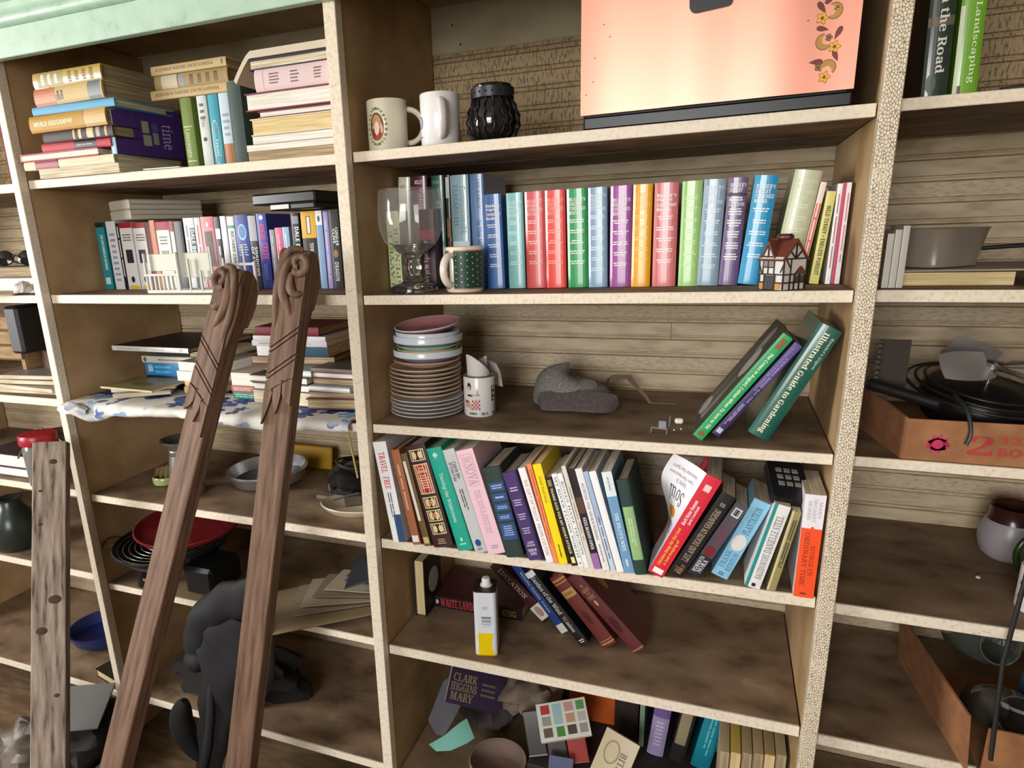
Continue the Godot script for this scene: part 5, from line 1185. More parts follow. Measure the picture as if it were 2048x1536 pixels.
func shelf_plates() -> void:
	plate_books()
	var white := mat(0xd9d5cf, 0.2)
	var cream := mat(0xd6c2ab, 0.2)
	var cool := mat(0xcfd6de, 0.18)
	var pink := mat(0xc98a88, 0.25)
	var cx := 0.088
	var cz := -0.145
	var y := 1.1112
	for k in 5:
		plate(["lowest", "second", "third", "fourth", "fifth"][k] + " plate from the bottom of the stack, white with grey shadowed rim", cx - 0.002 + 0.001 * (k % 3), y + k * 0.0088, cz, 0.087, 0.0125, white, "white plates at the bottom of the stack")
	for k in 7:
		plate(["lowest", "second", "third", "fourth", "fifth", "sixth", "topmost"][k] + " of the cream saucers in the stack, counted from below", cx - 0.003 + 0.002 * ((k * 3) % 4) / 3.0, y + 0.0440 + k * 0.0098, cz + 0.001 * (k % 2), 0.0845, 0.0165, cream, "cream saucers in the middle of the stack", null, 0.0, 0.0, 0.5)
	plate("thin pink rimmed saucer under the white bowls of the stack", cx + 0.004, y + 0.1175, cz, 0.0785, 0.017, cream, "saucers high in the stack", pink)
	bowl("lower pale blue white bowl with a thick rim in the stack", cx + 0.006, y + 0.1245, cz, 0.0805, 0.034, cool)
	plate("yellow rimmed saucer between the two white bowls of the stack", cx + 0.007, y + 0.1385, cz, 0.0715, 0.0215, cool, "saucers high in the stack", mat(0xd8c66a, 0.3))
	plate("green rimmed saucer between the two white bowls of the stack", cx + 0.007, y + 0.1475, cz, 0.0720, 0.0215, cool, "saucers high in the stack", mat(0x7fb09a, 0.3))
	bowl("upper pale blue white bowl with a thick rim, under the pink saucer", cx + 0.008, y + 0.1552, cz, 0.0800, 0.036, cool)
	bowl("thin pale blue white bowl nested in the upper thick one", cx + 0.008, y + 0.1640, cz, 0.0745, 0.0355, cool)
	plate("dusty pink saucer topmost on the stack of dishes", cx + 0.009, y + 0.1955, cz, 0.0755, 0.020, pink, "saucers high in the stack", cool, 6.5, 3.0)
	# mug with a printed kitchen scene, a rolled paper stuck in it
	var o := thing("mug", "white mug printed with a cook and letters, a paper rolled inside", "mug", at(0.2125, 1.1127, -0.163))
	mug_parts(o, 0.0365, 0.0945, mat(0xe6e1df, 0.2), 222.0, 0.005, 0.022)
	var t := MB.new()
	t.lathe([Vector2(0.0366, 0.0925), Vector2(0.0371, 0.0935), Vector2(0.0368, 0.0950), Vector2(0.0345, 0.0955), Vector2(0.0330, 0.0945)], 40)
	part("rim", t.done(), mat(0x5d544e, 0.4), o)
	var items := [
		["E", 0.14, 0.66, 0.26, 0.86, 0x231a1a], ["E", 0.155, 0.66, 0.24, 0.78, 0xe2b497, "b"], ["E", 0.10, 0.40, 0.32, 0.66, 0xe3ddd4], ["B", 0.14, 0.52, 0.30, 0.57, 0x4d1f20, "b"], ["B", 0.26, 0.545, 0.38, 0.575, 0xd9a58a, "b"], ["E", 0.36, 0.54, 0.50, 0.585, 0x9aa0a2], ["B", 0.42, 0.57, 0.445, 0.68, 0x7f8a90], ["B", 0.04, 0.36, 0.20, 0.42, 0x8d5f48], ["B", 0.06, 0.24, 0.22, 0.36, 0xc9a49a], ["E", 0.19, 0.18, 0.30, 0.34, 0xd7a888, "b"], ["B", 0.27, 0.44, 0.50, 0.465, 0xcfc5bd],
		["E", 0.18, 0.065, 0.42, 0.125, 0x7d9a72], ["T", "GREEN", 0.205, 0.075, 0.395, 0.115, 0, 0x3d5f42, 2, "b"], ["T", "MA", 0.52, 0.055, 0.72, 0.125, 0, 0x2a2426, 3], ["E", 0.84, 0.06, 0.98, 0.12, 0x5a4a2c],
		["B", 0.83, 0.38, 0.98, 0.76, 0x3a2a26], ["E", 0.86, 0.66, 0.95, 0.74, 0xe6e1df, "b"], ["E", 0.86, 0.53, 0.95, 0.61, 0xe6e1df, "b"], ["E", 0.86, 0.41, 0.95, 0.48, 0xe6e1df, "b"]]
	for i in 5:
		for j in 5:
			if (i + j) % 2 == 0:
				items.append(["B", 0.28 + i * 0.044, 0.19 + j * 0.048, 0.28 + (i + 1) * 0.044, 0.19 + (j + 1) * 0.048, 0xb03a48])
	var f := round_face(0.0367, 22.0, 0.088, 0.0, 0.0945)
	marks(o, items, {"s": f, "b": [func(q: Vector2, l: float): return f[0].call(q, l + 0.0003), f[1], f[2]]})
	# rolled paper: a leaf curling out of the mug and hanging over its back
	var rows := []
	for i in 25:
		var u := i / 24.0
		var a := lerpf(-150.0, 215.0, u)
		var rr := 0.027 - 0.006 * u
		var top := 0.118 + 0.026 * cos(deg_to_rad(a + 40.0)) if u < 0.8 else lerpf(0.137, 0.12, (u - 0.8) / 0.2)
		rows.append([Vector3(sin(deg_to_rad(a)) * rr * 0.8, 0.02, cos(deg_to_rad(a)) * rr * 0.8), Vector3(sin(deg_to_rad(a)) * rr, 0.07, cos(deg_to_rad(a)) * rr), Vector3(sin(deg_to_rad(a)) * (rr + 0.003), top, cos(deg_to_rad(a)) * (rr + 0.004))])
	var pb := MB.new()
	pb.sheet(rows)
	var p := thing("rolled_paper", "white paper rolled up inside the printed mug", "paper", at(0.2125, 1.1127, -0.163))
	part("leaf", pb.done(), mat(0xd9d4d0, 0.8), p)
	rows = []
	for i in 11:
		var u := i / 10.0
		rows.append([Vector3(-0.012, 0.134 - 0.01 * u, -0.014 - 0.034 * minf(u * 1.6, 1.0)) + Vector3(0, -0.085 * maxf(0.0, u - 0.35), 0), Vector3(0.030 + 0.012 * u, 0.124 - 0.03 * u - 0.055 * maxf(0.0, u - 0.3), -0.012 - 0.036 * minf(u * 1.6, 1.0))])
	pb = MB.new()
	pb.sheet(rows)
	part("flap", pb.done(), mat(0xc9c0b8, 0.8), p)
	cap()
	scraps()

func bowl(label: String, x: float, y: float, z: float, r: float, hgt: float, m: Material) -> void:
	var o := thing("bowl", label, "bowl", at(x, y, z), "thick rimmed bowls in the stack")
	var b := MB.new()
	b.lathe([Vector2(0, 0.001), Vector2(r * 0.50, 0.0), Vector2(r * 0.56, 0.001), Vector2(r * 0.90, hgt * 0.52), Vector2(r - 0.0015, hgt * 0.56), Vector2(r, hgt * 0.60), Vector2(r, hgt - 0.002), Vector2(r - 0.0012, hgt), Vector2(r - 0.003, hgt - 0.0005), Vector2(r - 0.0036, hgt * 0.62), Vector2(r * 0.88, hgt * 0.56), Vector2(r * 0.54, 0.005), Vector2(0, 0.0045)], 48)
	part("dish", b.done(), m, o)

func cap() -> void:
	# grey knitted cap lying on its side, the curved peak towards the room
	var o := thing("cap", "grey fabric cap with a curved dark peak lying on the shelf", "cap", at(0.405, 1.1145, -0.30))
	var wool := noisy("cap_weave", noise_tex("weave", FastNoiseLite.TYPE_CELLULAR, 0.09, [[0.0, 0x66625e], [0.6, 0x8a8681], [1.0, 0x9a958f]], 1, 256), Vector3(9, 9, 9), 0.95, false)
	var rows := []
	for j in 11:
		var v := j / 10.0
		var row := []
		for i in 33:
			var a := TAU * i / 32.0
			var r := cos(v * PI / 2.0)
			r = pow(r, 0.55)
			var dent := 1.0 - 0.28 * exp(-pow((a - 1.1) / 0.6, 2.0)) * v
			var x := cos(a) * 0.098 * r - 0.01 * v
			var z := -sin(a) * 0.078 * r
			var y := (0.004 + 0.076 * sin(v * PI / 2.0) * dent + 0.006 * sin(3.0 * a + 2.0) * v) * (1.0 - 0.22 * cos(a - 0.2))
			row.append(Vector3(x, maxf(y, 0.001), z))
		rows.append(row)
	var b := MB.new()
	b.sheet(rows, true)
	part("crown", b.done(), wool, o)
	var top := []
	var under := []
	for j in 9:
		var v := j / 8.0
		var r1 := []
		var r2 := []
		for i in 21:
			var u := i / 20.0 * 2.0 - 1.0
			var x := 0.022 + u * (0.088 + 0.006 * sin(v * PI))
			var zz := 0.062 + v * 0.050 * sqrt(maxf(0.0, 1.0 - pow(absf(u), 3.2))) - 0.006 * u
			var y := lerpf(0.050, 0.0075, v) - 0.010 * u * u * (1.0 - v) + 0.007 * (1.0 - u * u) * v
			r1.append(Vector3(x, y, zz))
			r2.append(Vector3(x, y - 0.004, zz - 0.001))
		top.append(r1)
		r2.reverse()
		under.append(r2)
	b = MB.new()
	b.sheet(top)
	b.sheet(under)
	var lip := [top[8], []]
	var rv: Array = under[8].duplicate()
	rv.reverse()
	lip[1] = rv
	b.sheet(lip)
	part("peak", b.done(), noisy("peak_cloth", noise_tex("peakcloth", FastNoiseLite.TYPE_SIMPLEX, 0.05, [[0.2, 0x564b4c], [0.8, 0x6a5f5e]], 3, 256), Vector3(6, 6, 6), 0.9, false), o)
	b = MB.new()
	b.lathe([Vector2(0, 0.0), Vector2(0.016, 0.0), Vector2(0.0165, 0.0012), Vector2(0.012, 0.0022), Vector2(0, 0.0026)], 20, at(0.045, 0.060, 0.045, 0, -12.0, 52.0), 1.2, 0.8)
	part("badge", b.done(), mat(0x6c625c, 0.6), o)

func scraps() -> void:
	# creased strip of paper from behind the cap
	var line := [Vector3(0.455, 1.1185, -0.415), Vector3(0.472, 1.160, -0.410), Vector3(0.520, 1.164, -0.400), Vector3(0.548, 1.138, -0.380), Vector3(0.566, 1.1315, -0.350), Vector3(0.580, 1.1185, -0.330), Vector3(0.640, 1.1190, -0.330)]
	var rows := []
	for i in line.size():
		var w := [0.03, 0.045, 0.05, 0.022, 0.02, 0.008, 0.006][i] as float
		rows.append([line[i] + Vector3(0, 0, w / 2.0), line[i] + Vector3(0.004, 0.001, -w / 2.0)])
	var b := MB.new()
	b.sheet(rows, false, 20.0)
	single("paper_strip", "creased brownish paper strip curling beside the grey cap", "paper", b.done(), mat(0xb9a48f, 0.8))
	b = MB.new()
	var cr := []
	for i in 7:
		var a := lerpf(-40.0, 150.0, i / 6.0)
		cr.append([Vector3(0.440 + 0.006 * cos(deg_to_rad(a)), 1.150 + 0.006 * sin(deg_to_rad(a)), -0.285), Vector3(0.480 + 0.003 * cos(deg_to_rad(a)), 1.146 + 0.004 * sin(deg_to_rad(a)), -0.278)])
	b.sheet(cr)
	single("paper_scrap", "small curled white paper scrap lying on the cap's far side", "paper", b.done(), mat(0xe6e2dd, 0.7))
	# bits of hardware
	var o := thing("metal_clip", "small bent tin bracket with two legs near the leaning books", "hardware", at(0.626, 1.1177, -0.090, -8.0))
	var tin := mat(0xaab2ba, 0.3, 0.9)
	b = MB.new()
	b.prism(PackedVector2Array([Vector2(-0.018, 0.0), Vector2(-0.0165, 0.0), Vector2(-0.0150, 0.0105), Vector2(0.0130, 0.0105), Vector2(0.0135, 0.0), Vector2(0.0150, 0.0), Vector2(0.0148, 0.0118), Vector2(-0.0165, 0.0118)]), -0.0035, 0.0035)
	part("bracket", b.done(), tin, o)
	part("tab", boxm(Vector3(0.004, 0.019, -0.003), Vector3(0.015, 0.014, 0.0012), 0.0004), tin, o)
	b = MB.new()
	b.lathe([Vector2(0, 0), Vector2(0.0035, 0), Vector2(0.0035, 0.0015), Vector2(0.0021, 0.002), Vector2(0.0021, 0.021), Vector2(0, 0.0215)], 10)
	single("bolt", "small upright grey steel bolt standing on its head near the bracket", "hardware", b.done(), tin, at(0.641, 1.1178, -0.150))
	single("plastic_peg", "small white plastic plug lying beside the steel bolt", "hardware", boxm(Vector3(0, 0.0055, 0), Vector3(0.017, 0.011, 0.012), 0.003), mat(0xf2efe8, 0.4), at(0.658, 1.1181, -0.172, 8.0))
	for p in [[0.652, -0.115, 0.7], [0.665, -0.125, 0.5]]:
		single("bead", ["tiny white bead nearer the steel bracket", "tiny white bead nearer the leaning green book"][0 if p[2] > 0.6 else 1], "bead", boxm(Vector3(0, 0.0016, 0), Vector3(0.0032, 0.0032, 0.0042), 0.0012), mat(0xece8e2, 0.4), at(p[0], 1.1181, p[1], 30.0))

var red_book: Node3D

func shelf_leaning() -> void:
	leaning_books()
	# the red paperback's front cover, bent open to the left
	var inv := red_book.transform
	var H := 0.2427
	var rows := []
	for j in 25:
		var s := j / 24.0
		var row := []
		var p := Vector3(0, s * H, 0.0006)
		var ang := deg_to_rad(lerpf(1.0, 58.0, smoothstep(0.25, 0.95, s)))
		var curl := deg_to_rad(lerpf(0.5, 48.0, smoothstep(0.35, 1.0, s)))
		for i in 13:
			row.append(p)
			var a := ang + curl * (i / 12.0 - 0.15)
			p += Vector3(-sin(a), 0, -cos(a)) * (0.098 * (1.0 - 0.25 * s) / 12.0)
		rows.append(row)
	var b := MB.new()
	b.sheet(rows)
	part("curled_cover", b.done(), mat(0xe6e3e8, 0.4), red_book)
	var surf := func(q: Vector2, lift: float) -> Vector3:
		# q.x from the hinge outwards 0..1, q.y along the spine 0..1
		var fi := clampf(q.x, 0.0, 0.999) * 12.0
		var fj := clampf(q.y, 0.0, 0.999) * 24.0
		var i := int(fi)
		var j := int(fj)
		var a: Vector3 = rows[j][i].lerp(rows[j][i + 1], fi - i)
		var c: Vector3 = rows[j + 1][i].lerp(rows[j + 1][i + 1], fi - i)
		var n: Vector3 = (rows[j][i + 1] - rows[j][i]).cross(rows[j + 1][i] - rows[j][i]).normalized()
		return a.lerp(c, fj - j) - n * -lift
	# seen from the room the outer side has the hinge at its right
	var face := func(q: Vector2, lift: float) -> Vector3: return surf.call(Vector2(1.0 - q.x, q.y), -lift)
	marks(red_book, [["T", "Soul", 0.28, 0.60, 0.78, 0.74, 3, 0x3a3236, 1], ["T", "Stories To", 0.4, 0.78, 0.7, 0.82, 3, 0x5a5256, 0], ["T", "Open The Heart And", 0.15, 0.84, 0.85, 0.88, 3, 0x5a5256, 0], ["T", "Rekindle The Spirit", 0.15, 0.90, 0.85, 0.94, 3, 0x5a5256, 0], ["E", 0.35, 0.47, 0.70, 0.57, 0xd08a1c], ["T", "Chicken", 0.2, 0.36, 0.85, 0.45, 3, 0x3a3236, 1]], {"s": [face, 1.0, 1.0]})
	# black handset with a pad of grey keys, resting on the books' tops
	var o := thing("calculator", "black pocket calculator with grey keys lying on the leaning paperbacks", "calculator", at(0.8655, 1.0385, -0.088, 10.0, -8.0, 28.0))
	var dark := mat(0x17181b, 0.4)
	b = MB.new()
	var poly := PackedVector2Array()
	for c4 in [[0.024, 0.040, 0], [-0.024, 0.040, 90], [-0.026, -0.042, 180], [0.026, -0.042, 270]]:
		for a in arc_pts(Vector2(c4[0], c4[1]), 0.009, c4[2], c4[2] + 90, 4):
			poly.append(a)
	b.prism(poly, -0.010, 0.010, Transform3D(Basis(Vector3(1, 0, 0), Vector3(0, 0, -1), Vector3(0, 1, 0)), Vector3.ZERO))
	part("case", b.done(), dark, o)
	for r in 3:
		for c in 3:
			part("key", boxm(Vector3(-0.015 + c * 0.015, 0.0112, 0.014 - r * 0.017), Vector3(0.011, 0.003, 0.010), 0.0008), mat(0x7c7a74, 0.5), o)

func shelf_can() -> void:
	can_books()
	# tall flat can with a white cap
	var o := thing("oil_can", "white and yellow rectangular can with a white cap on the fifth shelf", "can", at(0.243, 0.5338, -0.088, 14.0, 0.6))
	var w := 0.054
	var d := 0.062
	var h := 0.172
	var b := MB.new()
	var body := func(y0: float, y1: float, grow := 0.0) -> ArrayMesh:
		var m := MB.new()
		var poly := PackedVector2Array()
		for c4 in [[1, 1, 0], [-1, 1, 90], [-1, -1, 180], [1, -1, 270]]:
			for a in arc_pts(Vector2(c4[0] * (w / 2.0 - 0.009), c4[1] * (d / 2.0 - 0.009)), 0.009 + grow, c4[2], c4[2] + 90, 5):
				poly.append(a)
		m.prism(poly, y0, y1, Transform3D(Basis(Vector3(1, 0, 0), Vector3(0, 0, -1), Vector3(0, 1, 0)), Vector3.ZERO))
		return m.done()
	part("body", body.call(0.002, h, 0.0), mat(0xdfe2ea, 0.3), o)
	part("bottom_seam", body.call(0.0, 0.003, 0.0006), mat(0xd8b400, 0.35), o)
	part("top", body.call(h, h + 0.0016, -0.0008), mat(0x3d3226, 0.35, 0.3), o)
	part("top_seam", body.call(h - 0.0014, h + 0.0008, 0.0005), mat(0x5a4c3c, 0.35, 0.5), o)
	b = MB.new()
	b.lathe([Vector2(0.0, 0.0), Vector2(0.0145, 0.0), Vector2(0.0145, 0.002), Vector2(0.0112, 0.003), Vector2(0.0100, 0.017), Vector2(0.0085, 0.0195), Vector2(0, 0.02)], 24, at(0.002, h + 0.0016, -0.002))
	part("cap", b.done(), mat(0xe9e8ea, 0.25), o)
	var front := func(q: Vector2, lift: float) -> Vector3: return Vector3(q.x - w / 2.0, q.y, d / 2.0 + lift)
	var yel := MB.new()
	yel.prism(PackedVector2Array([Vector2(-0.0180, 0.003), Vector2(0.0195, 0.003), Vector2(0.0140, 0.030), Vector2(0.0180, 0.062), Vector2(-0.0180, 0.062)]), d / 2.0, d / 2.0 + 0.0004)
	part("yellow_label", yel.done(), mat(0xf1cf00, 0.3), o)
	yel = MB.new()
	yel.box(Vector3(-w / 2.0 - 0.0001, 0.033, 0.0), Vector3(0.0004, 0.058, d - 0.020))
	part("yellow_label", yel.done(), mat(0xf1cf00, 0.3), o)
	marks(o, [["T", "PENNZ", 0.38, 0.755, 0.62, 0.775, 0, 0x8a8f9a, 2], ["T", "GAS OIL", 0.38, 0.73, 0.62, 0.748, 0, 0x8a8f9a, 2], ["B", 0.34, 0.585, 0.76, 0.62, 0x7d828c], ["B", 0.34, 0.53, 0.76, 0.57, 0x9aa0aa], ["B", 0.34, 0.49, 0.76, 0.515, 0xb4b9c2], ["L", 0.36, 0.46, 0.74, 0.48, 0, 0xaab0b8, 1]], {"s": [front, w, h]})
	# book standing with its leaves to the room, black cover with a pale medallion
	var bo := stand("book", "tan edged book standing against the stile, black cover with pale medallion", 0.010, 0.5305, -0.170, 0.030, 0.165, 0.0, 0.11, 0x1c1a1a, "h", [], "books slumped on the fifth shelf", 3)
	bo.transform = at(0.040, 0.5308, -0.280, 180.0)
	var k := MB.new()
	k.lathe([Vector2(0, 0), Vector2(0.036, 0), Vector2(0.036, 0.0004), Vector2(0, 0.0004)], 28, Transform3D(Basis(Vector3(0, 0, 1), PI / 2), Vector3(0.0, 0.085, -0.052)), 1.0, 0.85)
	part("medallion", k.done(), mat(0xb9b0a0, 0.6), bo)
	lie("book", "black paperback with red title Waste Lands lying flat behind the can", 0.042, 0.5318, -0.225, 0.250, 0.034, 0.13, 0.0, 0x1d1418, "p", [["T", "WASTE LANDS", 0.15, 0.52, 0.85, 0.93, 1, 0xc0303c, 3], ["T", "KING", 0.2, 0.06, 0.75, 0.22, 1, 0xa58348, 3], ["E", 0.3, 0.95, 0.7, 0.985, 0xb9b4b0], ["B", 0.0, 0.0, 1.0, 1.0, 0x4a1822, "r"]], "books slumped on the fifth shelf", 0, "spine", 0.68)


# ---------------------------------------------------------------- left bay
func left_top() -> void:
	var g := "books lying in the left stack on the top left shelf"
	var z := -0.012
	var y := 1.690
	lie("book", "cream page block lying lowest in the top left stack", -0.888, y, z, 0.266, 0.020, 0.20, 0.0, 0xcdbfa4, "p", [], g, 0, "fore")
	lie("book", "cream hardcover with a crimson spine label, second lowest of the top left stack", -0.934, y + 0.0206, z, 0.303, 0.020, 0.22, 0.0, 0xd9c9a8, "h", [["B", 0.06, 0.62, 0.96, 0.87, 0x8c1d34], ["B", 0.0, 0.60, 1.0, 0.62, 0x5a2430], ["L", 0.3, 0.1, 0.7, 0.5, 1, 0xbda98a, 1]], g, 0)
	lie("book", "white edged thin red book poking out to the left of the stack", -0.947, y + 0.0412, z + 0.004, 0.272, 0.017, 0.18, 0.0, 0xa8404c, "h", [], g, 1, "fore")
	lie("book", "red and black spined book under the dark gilt one", -0.860, y + 0.0588, z, 0.219, 0.019, 0.16, 2.0, 0xb02a34, "h", [["B", 0.0, 0.20, 1.0, 0.52, 0x2b2526], ["L", 0.3, 0.24, 0.7, 0.48, 1, 0x8d8583, 1]], g, 0)
	lie("book", "dark maroon book with gilt spine bands in the left stack", -0.849, y + 0.0784, z, 0.229, 0.025, 0.16, 0.0, 0x2e1718, "h", [["B", 0.1, 0.53, 0.95, 0.56, 0xb99a58], ["B", 0.1, 0.44, 0.95, 0.48, 0xcdb27a], ["B", 0.1, 0.27, 0.95, 0.36, 0xcdb27a], ["B", 0.1, 0.18, 0.95, 0.23, 0x9d8f80], ["B", 0.1, 0.08, 0.95, 0.11, 0xb99a58]], g, 2)
	lie("book", "golden yellow book titled World Geography in the left stack", -0.885, y + 0.1040, z, 0.256, 0.037, 0.19, -1.0, 0xb5872a, "h", [["T", "WORLD GEOGRAPHY", 0.35, 0.42, 0.62, 0.94, 1, 0xf2e6b8, 2], ["B", 0.0, 0.0, 1.0, 0.27, 0xc39a58], ["B", 0.0, 0.27, 1.0, 0.28, 0x7a5a24]], g, 2)
	lie("book", "thin sky blue book between the golden books", -0.864, y + 0.1416, z + 0.004, 0.261, 0.018, 0.19, 1.0, 0x5fa0c4, "h", [], g, 0)
	lie("book", "tan and orange jacketed book with a grey photo end", -0.851, y + 0.1602, z, 0.229, 0.038, 0.19, -2.0, 0xc3a874, "h", [["B", 0.0, 0.68, 1.0, 1.0, 0xb9714c], ["B", 0.0, 0.02, 1.0, 0.20, 0x6f7478], ["T", "MEN", 0.2, 0.60, 0.55, 0.67, 0, 0x4a3828, 3], ["L", 0.2, 0.55, 0.8, 0.66, 0, 0x4a3828, 2]], g, 2)
	lie("book", "shiny gold jacketed book topmost of the left stack", -0.846, y + 0.1988, z, 0.219, 0.034, 0.19, 0.0, 0xb39a44, "j", [["B", 0.05, 0.55, 0.95, 0.93, 0x9a8d60], ["L", 0.1, 0.6, 0.9, 0.9, 0, 0xe4dcc0, 3], ["L", 0.1, 0.08, 0.9, 0.5, 0, 0x7a6426, 4], ["B", 0.0, 0.76, 1.0, 0.78, 0x9c4030]], g, 2)
	# purple book on the two lowest, its cover to the room
	var o := book("book", "purple book with pale blue spine and the word time on its cover", at(-0.650, 1.7316, -0.026, -8.0), 0.020, 0.112, 0.19, 0x43246e, "h", [["B", 0.0, 0.0, 1.0, 1.0, 0x9ab8c9], ["T", "time", 0.70, 0.18, 0.86, 0.70, 1, 0xb9a9d6, 4, "r"], ["B", 0.40, 0.22, 0.52, 0.44, 0x9a9c8c, "r"], ["B", 0.40, 0.48, 0.50, 0.72, 0x9a9c8c, "r"], ["B", 0.55, 0.26, 0.63, 0.50, 0x8b8d80, "r"], ["E", 0.54, 0.52, 0.64, 0.70, 0x5d4a86, "r"], ["T", "mf", 0.14, 0.36, 0.24, 0.56, 1, 0xa595c8, 4, "r"], ["B", 0.28, 0.0, 0.285, 1.0, 0x5c3f8c, "r"]])
	g = "upright books in the middle of the top left shelf"
	stand("book", "olive green upright book with pale framed lettering", -0.490, 1.6897, -0.095, 0.033, 0.158, 0.0, 0.14, 0x6d8434, "h", [["B", 0.1, 0.60, 0.9, 0.615, 0xc3cda0], ["B", 0.1, 0.12, 0.9, 0.135, 0xc3cda0], ["T", "Literature", 0.3, 0.18, 0.7, 0.58, 1, 0xc3cda0, 1]], g, 2)
	stand("book", "slim white upright book with grey letters and a black bird", -0.440, 1.6897, -0.095, 0.028, 0.158, 0.0, 0.14, 0xc9cdca, "h", [["L", 0.25, 0.66, 0.75, 0.92, 0, 0x5a5e5a, 3], ["T", "fifties", 0.3, 0.58, 0.7, 0.72, 1, 0x6a6e6a, 1], ["E", 0.3, 0.38, 0.7, 0.44, 0x232525]], g)
	stand("book", "teal upright book with an oval cartouche on its spine", -0.408, 1.6897, -0.095, 0.028, 0.158, 0.0, 0.14, 0x2c97ac, "h", [["E", 0.12, 0.05, 0.88, 0.66, 0xb9dce2], ["E", 0.18, 0.065, 0.82, 0.645, 0x2c97ac, "q"], ["T", "Travel", 0.45, 0.16, 0.72, 0.40, 1, 0xe6f2f2, 4, "q"], ["E", 0.28, 0.50, 0.72, 0.60, 0x8a6a6c, "q"], ["E", 0.28, 0.09, 0.72, 0.16, 0x6f7a86, "q"]], g)
	stand("book", "white upright book with an orange brown foot, beside the teal one", -0.377, 1.6897, -0.095, 0.032, 0.158, 0.0, 0.14, 0xbccbd6, "h", [["B", 0.0, 0.0, 1.0, 0.32, 0xa5642e], ["L", 0.2, 0.4, 0.8, 0.75, 0, 0x93a2ae, 4]], g)
	stand("book", "dark bottle green tall book behind the right hand pile", -0.342, 1.6897, -0.085, 0.036, 0.176, 0.0, 0.15, 0x2c423c, "h", [], g)
	stand("book", "pale green book half hidden behind the purple one", -0.548, 1.6897, -0.19, 0.024, 0.150, 0.0, 0.13, 0x5f8f5a, "h", [["B", 0.75, 0.0, 1.0, 1.0, 0x2d6f8c]], g)
	stand("book", "white book half hidden behind the purple one", -0.520, 1.6897, -0.19, 0.022, 0.150, 0.0, 0.13, 0xd9d4cc, "h", [["B", 0.0, 0.9, 1.0, 1.0, 0x24222a]], g)
	g = "tan encyclopedia volumes lying over the upright books"
	var enc := [["T", "AUDUBON NATURE ENCYCLOPEDIA", 0.35, 0.16, 0.68, 0.94, 1, 0x4a3a24, 1], ["B", 0.25, 0.04, 0.75, 0.06, 0x6a5634]]
	lie("book", "lowest tan encyclopedia volume over the upright books", -0.562, 1.8482, -0.085, 0.236, 0.020, 0.17, 1.0, 0xc3a878, "h", enc, g, 2)
	lie("book", "middle encyclopedia volume with a patterned brown spine", -0.548, 1.8688, -0.088, 0.206, 0.031, 0.17, 2.0, 0xa18a58, "h", [["B", 0.05, 0.68, 0.95, 0.90, 0xc9bca0], ["B", 0.05, 0.58, 0.95, 0.66, 0x8f9294], ["B", 0.0, 0.67, 1.0, 0.68, 0x9c4030], ["L", 0.1, 0.1, 0.9, 0.54, 0, 0x6d5022, 4]], g, 2)
	lie("book", "topmost tan encyclopedia volume over the upright books", -0.552, 1.9003, -0.085, 0.214, 0.019, 0.17, 1.0, 0xc3a878, "h", enc, g, 2)
	# right hand pile, mostly leaves towards the room
	g = "books piled at the right of the top left shelf"
	y = 1.6897
	z = -0.030
	lie("book", "ragged brown paged book lowest in the right pile", -0.262, y, z, 0.232, 0.019, 0.16, 0.0, 0xa88a64, "p", [], g, 2, "fore")
	lie("book", "cream paged book second lowest in the right pile", -0.264, y + 0.0196, z, 0.230, 0.013, 0.16, 0.0, 0xd2c6b4, "p", [], g, 1, "fore")
	lie("book", "greyish paged book under a thin green cover in the right pile", -0.246, y + 0.0332, z, 0.212, 0.016, 0.16, 0.0, 0x6f8a74, "p", [], g, 1, "fore")
	lie("book", "thick cream paged book in the middle of the right pile", -0.248, y + 0.0498, z, 0.214, 0.034, 0.17, 0.0, 0xd9c9a0, "h", [], g, 3, "fore")
	lie("book", "thin maroon covered book pushed back in the right pile", -0.228, y + 0.0844, z - 0.004, 0.194, 0.014, 0.16, 0.0, 0x6a2430, "h", [], g, 1, "fore")
	lie("book", "thick white paged book with maroon cover in the right pile", -0.255, y + 0.0990, z, 0.221, 0.035, 0.17, 0.0, 0x7c2c34, "h", [], g, 1, "fore")
	lie("book", "pale pink spined book with grey type in the right pile", -0.222, y + 0.1346, z, 0.188, 0.042, 0.16, 0.0, 0xdcc2c2, "h", [["L", 0.25, 0.66, 0.8, 0.80, 1, 0x6a5a5e, 4], ["L", 0.2, 0.40, 0.8, 0.52, 1, 0x6a5a5e, 4], ["L", 0.25, 0.12, 0.8, 0.22, 1, 0x6a5a5e, 4], ["B", 0.0, 0.88, 1.0, 0.885, 0xb49a9c]], g, 0)
	lie("book", "cream paged book between navy covers high in the right pile", -0.236, y + 0.1772, z, 0.202, 0.020, 0.17, 0.0, 0x26223c, "h", [], g, 0, "fore")
	# soft magazine drooping over the left edge of the pile
	var b := MB.new()
	var top := []
	var bot := []
	for i in 21:
		var u := i / 20.0
		var x := lerpf(-0.278, -0.034, u)
		var dy := 0.0172 - 0.052 * pow(maxf(0.0, 0.2 - u) / 0.2, 1.3)
		var yy := y + 0.1976 + dy
		top.append([Vector3(x, yy, z), Vector3(x, yy, z - 0.16)])
		bot.append([Vector3(x + (0.006 if u < 0.2 else 0.0), maxf(yy - 0.014, y + 0.1976 if u > 0.19 else yy - 0.007), z - 0.16), Vector3(x + (0.006 if u < 0.2 else 0.0), maxf(yy - 0.014, y + 0.1976 if u > 0.19 else yy - 0.007), z)])
	b.sheet(top)
	b.sheet(bot)
	var fr := []
	for i in 21:
		fr.append([bot[i][1], top[i][0]])
	b.sheet(fr)
	single("magazine", "soft cream magazine drooping over the top of the right pile", "magazine", b.done(), mat(0xcfc0aa, 0.7))
